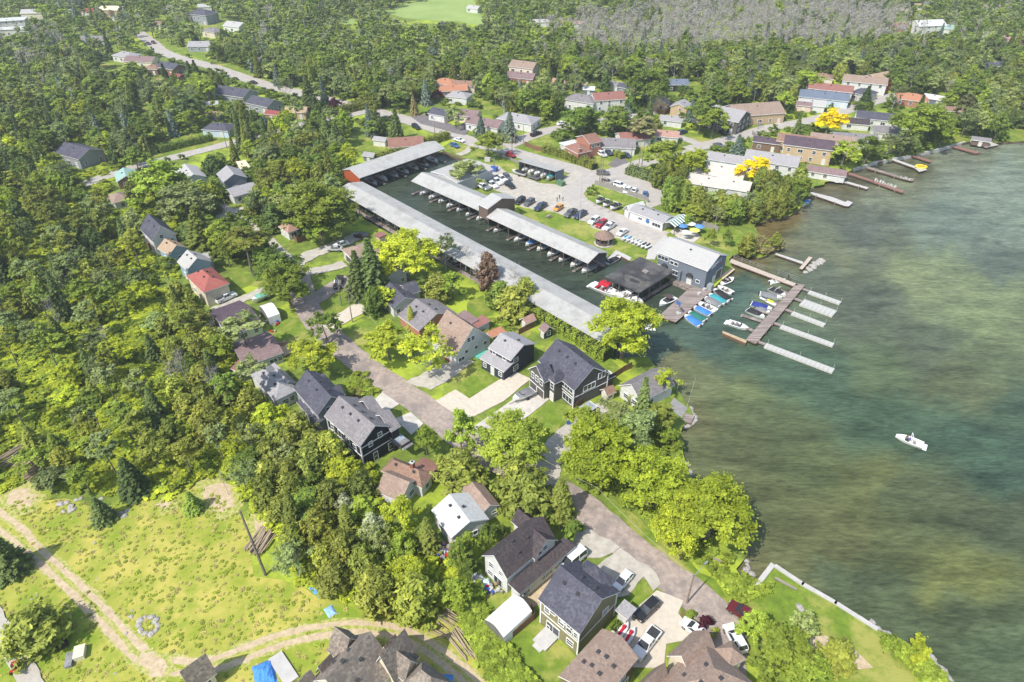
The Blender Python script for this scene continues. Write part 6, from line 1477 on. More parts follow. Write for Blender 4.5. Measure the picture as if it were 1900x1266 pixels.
# ------------------------------------------------------------ people
def person_mesh(top, bottom, sit=False, skin=(.45,.30,.22), hair=(.04,.03,.02)):
    bmv = []; edges = []; rads = []
    if not sit: pts = {'pel':(0,0,.95,.14),'che':(0,0,1.32,.16),'nk':(0,0,1.50,.06),'hd':(.02,0,1.60,.085),'hd2':(.02,0,1.72,.09),'hl':(.02,.09,.90,.09),'kl':(.04,.10,.50,.065),'al':(0,.10,.09,.05),'tl':(.16,.11,.04,.04),'hr':(0,-.09,.90,.09),'kr':(.03,-.10,.50,.065),'ar':(-.04,-.10,.09,.05),'tr':(.12,-.11,.04,.04),'sl':(0,.19,1.42,.06),'el':(-.02,.25,1.14,.045),'wl':(.08,.25,.90,.035),'sr':(0,-.19,1.42,.06),'er':(-.02,-.25,1.14,.045),'wr':(.08,-.25,.90,.035)}
    else: pts = {'pel':(0,0,.45,.15),'che':(0,0,.82,.16),'nk':(.02,0,1.0,.06),'hd':(.04,0,1.10,.085),'hd2':(.04,0,1.22,.09),'hl':(.1,.10,.45,.09),'kl':(.45,.12,.48,.07),'al':(.5,.12,.08,.05),'tl':(.66,.12,.04,.04),'hr':(.1,-.10,.45,.09),'kr':(.45,-.12,.48,.07),'ar':(.5,-.12,.08,.05),'tr':(.66,-.12,.04,.04),'sl':(0,.19,.92,.06),'el':(.08,.25,.66,.045),'wl':(.3,.18,.58,.035),'sr':(0,-.19,.92,.06),'er':(.08,-.25,.66,.045),'wr':(.3,-.18,.58,.035)}
    ks = list(pts); E_ = [('pel','che'),('che','nk'),('nk','hd'),('hd','hd2'),('pel','hl'),('hl','kl'),('kl','al'),('al','tl'),('pel','hr'),('hr','kr'),('kr','ar'),('ar','tr'),('che','sl'),('sl','el'),('el','wl'),('che','sr'),('sr','er'),('er','wr')]
    me = bpy.data.meshes.new('person'); me.from_pydata([pts[k][:3] for k in ks], [(ks.index(a), ks.index(b)) for a, b in E_], [])
    o = bpy.data.objects.new('person', me)
    COL.objects.link(o)
    sk = o.modifiers.new('skin', 'SKIN'); o.modifiers.new('sub', 'SUBSURF').levels = 1
    lay = me.skin_vertices[0] if me.skin_vertices else None
    if lay is None:
        import bmesh
        bm = bmesh.new(); bm.from_mesh(me); bm.verts.layers.skin.verify(); bm.to_mesh(me); bm.free(); lay = me.skin_vertices[0]
    for i, k in enumerate(ks): lay.data[i].radius = (pts[k][3], pts[k][3])
    lay.data[0].use_root = True
    dg = bpy.context.evaluated_depsgraph_get(); out = bpy.data.meshes.new_from_object(o.evaluated_get(dg)); bpy.data.objects.remove(o)
    ms = [M('skin tone %d' % i, c, tuple(v*.85 for v in c), 4, .6) for i, c in enumerate([skin])] + [M('shirt %s' % str(top), top, tuple(v*.8 for v in top), 4, .8), M('trousers %s' % str(bottom), bottom, tuple(v*.8 for v in bottom), 4, .8), M('hair', hair, hair, 4, .8)]
    out.materials.clear()
    for m_ in ms: out.materials.append(m_)
    zt = pts['nk'][2]; zp = pts['pel'][2]
    for p in out.polygons:
        z = p.center.z; x = p.center.x
        p.material_index = 3 if z > zt+.16 and (x < pts['hd2'][0]+.02 or z > zt+.27) else 0 if z > zt or (abs(p.center.y) > .15 and z < pts['el'][2]+.03 and z > zp-.2 and abs(p.center.y) > .17) else 1 if z > zp-.02 and not (sit and x > .12) else 2
    out.polygons.foreach_set('use_smooth', [True]*len(out.polygons))
    out.name = 'person'
    return out
for p, top, bot, lab, z, sit, ang in [((1033.5,374),(.02,.02,.02),(.02,.02,.03),'person in black, left of the three standing in the yard',.26,False,-.6),((1038,370),(.05,.04,.04),(.03,.03,.05),'person in dark clothes, middle of the three in the yard',.26,False,-2.2),((1044.5,373),(.02,.02,.02),(.04,.03,.03),'person in black, right of the three in the yard',.26,False,2.6),
   ((1687,819),(.10,.10,.5),(.03,.03,.05),'person in blue shirt seated in the motorboat on the lake',-.75,True,2.6),((1683,816),(.5,.3,.2),(.05,.05,.2),'person in orange shirt seated in the motorboat on the lake',-.75,True,2.6),
   ((30,1238),(.45,.02,.03),(.02,.02,.03),'person in red riding a quad bike on the gravel path',.45,True,2.0),((1462,519),(.04,.04,.04),(.03,.03,.04),'person in dark clothes walking on the concrete walkway',.06,False,.6)]:
    g = G(*p, z); o = link('person', person_mesh(top, bot, sit)); o.location = g; o.rotation_euler = (0,0,ang); tag(o, lab, 'person')

# ------------------------------------------------------------ poles and wires
PB = M('pole wood', srgb(150,136,122), srgb(112,100,88), 2, .95, .4)
PTOP = {}
def pole(p, h, label, arm=False, lamp=None, transformer=False, mat=PB, r0=.15, lean=(0,0), cat='utility pole', name='utility_pole'):
    g = G(*p); root = empty(name, (g.x, g.y, 0), 0, label, cat)
    b = MB(); b.tube([(0,0,-.2),(lean[0]*.5,lean[1]*.5,h*.5),(lean[0],lean[1],h)], [r0,r0*.85,r0*.65], mat, 8); b.obj('pole', root)
    if arm: b = MB(); b.box((lean[0],lean[1],h-.5), (2.2,.12,.12), mat, rad(45)); [b.tube([(lean[0]+s*.7,lean[1]+s*.7,h-.45),(lean[0]+s*.7,lean[1]+s*.7,h-.2)], .06, CONC, 6) for s in (-1,0,1)]; b.obj('crossarm', root)
    if lamp: b = MB(); b.tube([(0,0,h-.8),(lamp[0]*.6,lamp[1]*.6,h-.1),(lamp[0],lamp[1],h)], .05, STEEL, 6); b.obj('lamp_arm', root); b = MB(); b.box((lamp[0]*1.08,lamp[1]*1.08,h-.03), (.7,.28,.14), STEEL, math.atan2(lamp[1],lamp[0])); b.obj('lamp_head', root)
    if transformer: b = MB(); b.tube([(.35,0,h-2.4),(.35,0,h-1.4)], .28, STEEL, 10); b.obj('transformer', root)
    PTOP[p] = Vector((g.x+lean[0], g.y+lean[1], h-.3)); return root
pole((1274,1120),7.6,'street lamp pole at the foot of the paved drive', lamp=(2.2,2.0), r0=.17)
pole((654,598),10,'utility pole on the lawn beside the paver drive', arm=True)
pole((634,568),9,'dark utility pole with transformer near the black pickup', transformer=True, mat=BARK)
pole((428,419),9,'utility pole on the left lane', mat=BARK)
pole((1169,313),9,'dark utility pole at the street corner hedge', mat=BARK)
pole((1103,312),9,'pale utility pole at the hedge end', lamp=(-1.5,-1.5))
pole((1184,318),9.5,'utility pole at the street mouth'); pole((1190,315),11,'tall utility pole with lamp at the street mouth', lamp=(1.5,-1.5))
pole((1112,344),11,'first of the twin poles behind the grey fence'); pole((1116,345),12,'taller of the twin poles behind the grey fence', arm=True)
pole((971,274),9,'utility pole beside the brown board fence'); pole((950,290),8,'utility pole behind the red car'); pole((955,268),7,'slim pole across the upper street')
pole((1075,416),15,'tall white flagpole by the parked pickups', mat=PLAST, r0=.09, cat='flagpole', name='flagpole'); pole((1126,478),6,'white post at the end of the south boat shed', mat=PLAST, r0=.08, cat='post', name='post')
pole((1274,757),8,'white mast beside the cottage deck', mat=PLAST, r0=.035, cat='mast', name='mast', lean=(.8,.5))
pole((1256,728),3.5,'short pole with white basin on the cottage shore', mat=PLAST, r0=.06, cat='post', name='post')
pole((493,1068),14,'tall leaning dead pole beside the log heap', mat=BARK, r0=.24, lean=(-1.6,1.8), cat='dead trunk', name='dead_trunk')
pole((622,190),8,'utility pole on the far road'); pole((632,170),9,'second utility pole on the far road'); pole((421,275),8,'utility pole by the pale blue bungalow'); pole((283,295),8,'leaning pole at the hedge lawn', lean=(-.8,0))
pole((1406,240),7,'utility pole at the tarmac drive'); pole((1584,200),7,'utility pole in the far street'); pole((828,232),8,'utility pole beside the tarmac drive'); pole((807,250),7,'utility pole at the road verge')
pole((1010,205),8,'utility pole behind the hedge bushes'); pole((1105,152),8,'pole among the far cottages')
def wire(label, a, c, sag=.8, z=None):
    A, C_ = (PTOP[a] if a in PTOP else G(*a, 8)), (PTOP[c] if c in PTOP else G(*c, 8)); b = MB(); pts = []
    for i in range(13): t = i/12; v = A.lerp(C_, t); v.z -= sag*4*t*(1-t); pts.append(v-A)
    b.tube(pts, .022, BARKG, 3); o = b.obj('overhead_wire'); o.location = A; tag(o, label, 'wire')
wire('overhead wire from the street lamp up the lane', (1274,1120), (1108,905)); wire('overhead wire crossing the lawn between two poles', (654,598), (634,568)); wire('overhead wire up the lane from the utility pole', (654,598), (835,735), 1.5)
wire('overhead wire over the cottage lane', (1108,905), (835,735), 1.5); wire('overhead wire over the road junction', (1103,312), (1116,345)); wire('overhead wire along the yard road', (971,274), (1103,312)); wire('overhead wire at the street mouth', (1190,315), (1116,345)); wire('overhead wire of the far road', (632,170), (828,232))

# ------------------------------------------------------------ rocks, logs, odds and ends
def rock_mesh():
    b = MB(); n = 7; vs = []
    for k, (z, r) in enumerate(((-.1,.8),(.15,1.0),(.5,.8),(.72,.35))):
        for i in range(n): t = 2*math.pi*i/n; q = r*R.uniform(.8,1.15); vs.append((q*math.cos(t), q*math.sin(t)*.75, z*R.uniform(.85,1.1)))
    b.add(vs, [(k*n+i, k*n+(i+1)%n, (k+1)*n+(i+1)%n, (k+1)*n+i) for k in range(3) for i in range(n)]+[tuple(range(3*n,4*n))], ROCK); return b.mesh('rock')
RM = [rock_mesh() for _ in range(5)]
def rocks(name, label, cat, pts, s0, s1, z=0, pinkish=False):
    c = G(*pts[0], z); root = empty(name, c, 0, label, cat)
    for p in pts:
        g = G(*p, z)-c; o = sub('rock', R.choice(RM), root, (g.x, g.y, -.05), R.uniform(0,6)); s = R.uniform(s0,s1); o.scale = (s, s, s*.7)
cx, cy = 275, 1161
rocks('fire_pit', 'ring of boulders round a fire pit in the meadow', 'fire pit', [(cx+18*math.cos(t), cy+16*math.sin(t)) for t in [2*math.pi*i/10 for i in range(10)]], .5, .85)
rocks('boulders', 'loose boulders above the fire pit', 'boulders', [(246,1133),(243,1145),(234,1175)], .3, .5)
rocks('boulders', 'boulders along the top of the meadow', 'boulders', [(124,933),(132,940),(112,936),(142,928),(134,947),(118,950),(188,925),(150,925),(173,962),(224,952),(230,958),(213,955),(236,948)], .5, .9)
rocks('boulders', 'small stones on the meadow', 'boulders', [(175,1007),(175,1024),(68,1105),(58,1112),(213,1250),(180,1074)], .25, .4)
for i, (x, y) in enumerate([(1484,1128),(1430,1085)][:1]): rocks('boulder', 'white boulder on the park lawn', 'boulder', [(x,y)], .8, .9)
pk = []
for i in range(34): t = R.random(); pk.append((1524-26*t+R.uniform(-6,6), 482+22*t+R.uniform(-3,3)))
rocks('rock_heap', 'heap of pinkish rocks in the shallows by the cross dock', 'rocks', pk, .4, 1.1, -.95)
sh = []
for a, e, k in (((1276,752),(1290,775),12),((1288,778),(1262,804),14),((1598,1150),(1668,1190),16),((1720,1215),(1765,1268),14),((1380,1040),(1400,1088),8),((1445,444),(1410,478),10),((1503,350),(1530,338),8),((1268,842),(1278,880),8)):
    for i in range(k): t = R.random(); sh.append((a[0]+(e[0]-a[0])*t+R.uniform(-4,4), a[1]+(e[1]-a[1])*t+R.uniform(-4,4)))
rocks('shore_rocks', 'rough rocks scattered along the shoreline', 'rocks', sh, .4, .9, -.7)
LG = MB(); LG.tube([(-.5,0,0),(.5,0,0)], 1.0, M('log wood', srgb(188,172,148), srgb(134,118,100), 3, .9, .4), 7); LGM = LG.mesh('log')
def logs(label, p, n, ln, spread, stack, ang, name='log_pile', r=(.09,.16)):
    g = G(*p); root = empty(name, (g.x, g.y, 0), ang, label, 'log pile')
    for i in range(n):
        k = R.uniform(*r); lay = R.random()*stack
        o = sub('log', LGM, root, (R.uniform(-.3,.3)*ln*.3, R.uniform(-1,1)*spread, lay+k), R.uniform(-.15,.15)); o.scale = (ln*R.uniform(.7,1.1), k, k)
logs('big stack of cut logs at the edge of the left wood', (48,862), 90, 5.0, 5.0, 2.0, rad(65))
logs('heap of old beams and posts beside the leaning dead pole', (486,1005), 26, 5.5, 1.8, .8, rad(75))
logs('fallen white branches beside the track', (880,1180), 14, 6.5, 3.6, .3, rad(-50), 'branch_heap', (.06,.13))
logs('brush heap near the golden cedar', (825,1158), 22, 3.0, 2.4, .7, rad(-30), 'branch_heap', (.04,.08))
logs('thin brush pile near the cedars', (580,1050), 14, 2.8, 1.4, .4, rad(10), 'branch_heap', (.03,.06))
logs('fallen log pile in the cedar wood', (420,800), 6, 5.0, 1.0, .2, rad(35), 'fallen_log', (.1,.16))
def tarpheap(label, p, a, b_, h, col):
    g = G(*p); bm = MB(); n = 9; vs = []
    for i in range(n):
        for j in range(n):
            u, v = i/(n-1)*2-1, j/(n-1)*2-1; e = max(0, 1-max(abs(u), abs(v))**3); vs.append((u*a, v*b_, .03+h*e*R.uniform(.7,1)))
    bm.add(vs, [(i*n+j, (i+1)*n+j, (i+1)*n+j+1, i*n+j+1) for i in range(n-1) for j in range(n-1)], CLOTH); o = bm.obj('tarpaulin'); o.location = g; o.rotation_euler = (0,0,R.uniform(0,3)); o.color = (*col, 1); tag(o, label, 'tarpaulin')
tarpheap('blue tarpaulin over a heap beside the cedars', (587,1090), 1.0, 1.9, .8, (.10,.30,.70)); tarpheap('small pale blue tarpaulin on the grass', (613,1135), 1.0, .7, .3, (.3,.5,.8)); tarpheap('blue tarpaulin bundle beside the concrete slab', (491,1252), 1.5, 2.0, .9, (.08,.28,.75)); tarpheap('blue tarpaulin scrap right of the mansion roof', (830,1262), .8, .8, .4, (.1,.3,.7))
tarpheap('white covered grill on the lawn of the clapboard house', (886,1072), .9, .9, 1.0, (.6,.62,.66)); tarpheap('pale blue plastic covered box beside the covered grill', (902,1084), .9, .8, .9, (.55,.68,.74)); tarpheap('dark rubber mat heap on the clapboard house lawn', (865,1105), .9, .5, .4, (.03,.03,.03))
def boxthing(name, label, cat, p, dims, mat, rz=0, z=0, extra=None):
    g = G(*p, z); b = MB(); b.box((0,0,dims[2]/2), dims, mat); b.box((0,0,dims[2]+.03), (dims[0]*1.06,dims[1]*1.06,.06), mat)
    if extra: extra(b)
    o = b.obj(name); o.location = g; o.rotation_euler = (0,0,rz); return tag(o, label, cat)
boxthing('storage_bin', 'cream metal tank box on the grass at the bottom left', 'storage box', (150,1215), (1.4,2.0,.9), M('cream box', srgb(214,206,182), srgb(196,188,166), 1, .7), rad(20))
boxthing('storage_bin', 'old grey metal locker beside the cream tank box', 'storage box', (130,1228), (.9,2.2,.6), M('grey locker', srgb(150,150,150), srgb(110,112,116), 1, .6), rad(20))
boxthing('grill', 'black covered grill under the olive cedar', 'grill', (118,1200), (1.4,.8,.9), BLACK, .6)
boxthing('green_bin', 'green waste container by the boat store', 'container', (1040,344), (3,1.8,1.6), wallm('green'), rad(-45)); boxthing('blue_bin', 'blue barrel bin on the cottage drive', 'bin', (1055,787), (.8,.8,1.2), M('blue bin', (.04,.10,.35), (.03,.08,.28), 2, .5))
boxthing('yellow_kayak_rack', 'yellow kayaks leaning behind the white bungalow', 'kayaks', (731,531), (2.6,.6,2.0), M('yellow plastic', (.65,.42,.02), (.55,.36,.02), 2, .5), rad(45))
boxthing('loader', 'blue boat lift machine in the yard', 'forklift', (917,318), (2.4,1.6,1.7), M('blue machine', (.05,.12,.4), (.04,.1,.32), 2, .5), rad(-30), extra=lambda b: b.box((0,0,3), (.25,.25,4.5), STEEL))
boxthing('shed_box', 'two white utility cabinets by the yard hedge', 'cabinet', (905,300), (2.2,1.0,1.6), PLAST, rad(-20))
boxthing('picnic_shelter', 'small chimney like smoker hut on the gravel circle', 'hut', (708,452), (2.0,2.0,2.6), wallm('pink'), rad(45), extra=lambda b: b.box((0,0,2.9), (2.8,2.8,.35), roofm('red')))
for p, lab in (((1307,539),'small crate with a post on the wooden pier'),((1297,547),'second small crate on the wooden pier')): boxthing('crate', lab, 'crate', p, (.8,.7,.6), CONC, .5)
# basketball hoop and patio umbrellas, picnic tables
g = G(1259,582); root = empty('basketball_hoop', (g.x,g.y,.05), rad(200), 'blue basketball hoop stand on the wooden pier', 'basketball hoop')
b = MB(); b.tube([(0,0,0),(0,0,3.0),(.5,0,3.3)], .09, STEEL, 6); b.obj('pole', root); b = MB(); b.box((.55,0,3.3), (.08,1.8,1.1), M('backboard', srgb(70,120,180), srgb(60,108,168), 2, .4)); b.obj('backboard', root); b = MB(); b.box((0,0,.15), (1.0,1.2,.3), PLAST); b.obj('base', root); b = MB(); b.tube([(1.0+.23*math.cos(t), .23*math.sin(t), 3.0) for t in [2*math.pi*i/10 for i in range(11)]], .02, REDM, 4, False); b.obj('rim', root)
def umbrella(p, col, lab):
    g = G(*p, 0); root = empty('patio_umbrella', (g.x,g.y,.3), 0, lab, 'umbrella'); b = MB(); n = 8; vs = [(1.6*math.cos(2*math.pi*i/n), 1.6*math.sin(2*math.pi*i/n), 2.1) for i in range(n)]+[(0,0,2.75)]
    b.add(vs, [(i,(i+1)%n,n) for i in range(n)], CLOTH); o = b.obj('canopy', root); o.color = (*col,1); b = MB(); b.tube([(0,0,0),(0,0,2.7)], .04, STEEL, 6); b.obj('pole', root); b = MB(); b.tube([(0,0,.68),(0,0,.74)], .7, TRIM, 12); b.obj('table', root)
umbrella((1265,432),(.10,.25,.6),'blue patio umbrella nearest the striped canopy'); umbrella((1296,433),(.12,.28,.62),'blue patio umbrella on the far side of the patio'); umbrella((1287,440),(.85,.82,.15),'yellow patio umbrella among the others on the patio'); umbrella((1272,444),(.7,.68,.6),'pale patio umbrella in front of the yellow one'); umbrella((1280,428),(.75,.74,.7),'white patio umbrella behind the yellow one')
def picnic(p, lab, rz=.5, mat=WOODL):
    g = G(*p); root = empty('picnic_table', (g.x,g.y,.03), rz, lab, 'picnic table'); b = MB(); b.box((0,0,.74), (1.9,.75,.06), mat); b.obj('tabletop', root)
    for s in (-1,1): b = MB(); b.box((0,s*.72,.45), (1.9,.28,.05), mat); b.obj('bench', root)
    for s in (-1,1): b = MB(); b.box((s*.7,0,.37), (.08,1.4,.08), mat); b.box((s*.7,.3,.37), (.07,.07,.74), mat); b.box((s*.7,-.3,.37), (.07,.07,.74), mat); b.obj('leg', root)
picnic((1383,447),'picnic table on the boatyard lawn'); picnic((1397,463),'picnic table near the reedy point', 1.2); picnic((1018,404),'picnic table on the marina lawn', .9, WOOD)
picnic((525,640),'picnic table on the deck by the mauve roofed house', .2)
b = MB(); b.box((0,0,.4), (3.6,.45,.08), WOOD); [b.box((s*1.4,0,.2), (.15,.4,.4), WOOD) for s in (-1,1)]; o = b.obj('park_bench'); o.location = G(1457,1086); o.rotation_euler = (0,0,rad(-38)); tag(o, 'long timber bench on the park lawn near the seawall', 'bench')
b = MB(); b.box((0,0,.4), (2.2,.45,.08), WOOD); [b.box((s*.8,0,.2), (.15,.4,.4), WOOD) for s in (-1,1)]; o = b.obj('park_bench'); o.location = G(1329,1041); o.rotation_euler = (0,0,rad(-35)); tag(o, 'timber bench under the lakeside maple by the road', 'bench')
# pool, decks, quad bike, inflatable
sheet('turquoise_cover', [(876,660),(893,647),(906,654),(888,667)], M('turquoise cover', srgb(110,190,170), srgb(90,170,150), 2, .5), .07, 0, protect=False)
deckq = [((818,650),(832,641),(842,648),(838,672),(826,668)),]
deck('deck', 'small red painted deck beside the tall white gabled house', [(815,650),(826,642),(842,660),(832,672)], M('red deck paint', srgb(196,92,70), srgb(170,78,60), 2, .8), z=.4, th=.4)
deck('deck', 'wooden deck with picnic table by the mauve roofed house', [(512,640),(528,630),(542,652),(528,662)], M('tan deck', srgb(206,180,148), srgb(186,160,130), 1, .9), z=.3, th=.3)
g = G(30,1242); root = empty('quad_bike', (g.x,g.y,0), 2.0, 'red quad bike on the gravel path', 'quad bike'); b = MB(); b.box((0,0,.6), (1.6,.6,.35), REDM); b.box((-.2,0,.85), (.8,.35,.15), BLACK); b.box((.7,0,.8), (.4,.9,.08), REDM); b.box((-.7,0,.8), (.4,.9,.08), REDM); b.obj('body', root)
for sx in (-1,1):
    for sy in (-1,1): b = MB(); b.tube([(sx*.6,sy*.4,.3),(sx*.6,sy*.62,.3)], .3, BLACK, 12); b.obj('wheel', root)
g = G(1708,313,-.6); b = MB(); n = 14
for rr, zz in ((1.9,.25),): b.tube([(rr*math.cos(2*math.pi*i/n), rr*.8*math.sin(2*math.pi*i/n), zz) for i in range(n+1)], .38, M('yellow vinyl', (.75,.6,.05), (.65,.5,.04), 1, .4), 8, False); b.tube([(0,0,.1),(0,0,.3)], 1.4, M('orange vinyl', (.7,.3,.05), (.6,.25,.04), 1, .4), 10)
o = b.obj('inflatable_raft'); o.location = g + Vector((0,0,.55)); tag(o, 'yellow and orange inflatable on the swim platform', 'inflatable')
AC = MB(); AC.box((0,0,.35), (.6,.6,.06), PLAST); AC.box((-.3,0,.6), (.08,.6,.7), PLAST); AC.box((0,0,.15), (.5,.5,.3), PLAST); ACM = AC.mesh('garden_chair')
for i in range(9):
    t = i/8; g = G(1624+36*t, 336+13*t, .05); o = link('garden_chair', ACM, None, (g.x, g.y, .08), R.uniform(0,6)); tag(o, 'white garden chair on the red carpeted dock', 'chair', 'white chairs on the red dock')
for i in range(4): g = G(1672+5*i, 331+1.4*i, .05); o = link('garden_chair', ACM, None, (g.x, g.y, .08), R.uniform(0,6)); tag(o, 'white garden chair at the end of the long dark dock', 'chair', 'white chairs on the dark dock')
# scrap heap: many small coloured things nobody could count
b = MB()
for i in range(150):
    p = R.choice(((812,1020),(800,1040),(822,1030),(848,1012),(915,1095),(452,620),(500,600)))
    g = G(p[0]+R.gauss(0,9), p[1]+R.gauss(0,7)); b.box((g.x,g.y,R.uniform(.1,.6)), (R.uniform(.2,.9),R.uniform(.2,.7),R.uniform(.15,.6)), R.choice((REDM, PLAST, MATS['blue bin'], BLACK, STEEL, WOODL, FENCEG, CONC)), R.uniform(0,3))
tag(b.obj('scrap'), 'jumble of scrap and toys in the yards', None, None, 'stuff')
# garden rows
for i, p in enumerate(((668,712),(680,722),(662,726))):
    a = G(*p); b = MB()
    for (x, y, sx, sy) in ((0,-.8,3.2,.12),(0,.8,3.2,.12),(-1.6,0,.12,1.6),(1.6,0,.12,1.6)): b.box((x,y,.2), (sx,sy,.4), WOODL)
    b.box((0,0,.14), (3.1,1.5,.28), SOIL); o = b.obj('raised_bed'); o.location = a; o.rotation_euler = (0,0,rad(-45)); tag(o, ('timber raised bed at the back of the lane garden','timber raised bed nearest the concrete drive','timber raised bed nearest the blue grey house')[i], 'raised bed')
# ------------------------------------------------------------ the air
def haze():
    b = MB(); x0, x1, y0, y1, z0, z1 = -1700, 1900, -120, 1400, -3.4, 101.0
    b.box(((x0+x1)/2, (y0+y1)/2, (z0+z1)/2), (x1-x0, y1-y0, z1-z0), None)
    me = bpy.data.meshes.new('haze'); me.from_pydata(b.v, [], b.f)
    m = bpy.data.materials.new('haze'); m.use_nodes = True; n = m.node_tree; n.nodes.clear()
    o_ = n.nodes.new('ShaderNodeOutputMaterial'); v = n.nodes.new('ShaderNodeVolumePrincipled')
    v.inputs['Color'].default_value = (.90, .94, 1.0, 1); v.inputs['Density'].default_value = HAZE; v.inputs['Anisotropy'].default_value = .3
    n.links.new(v.outputs[0], o_.inputs['Volume']); me.materials.append(m)
    tag(link('haze', me), kind='stuff')
HAZE = 0.00026


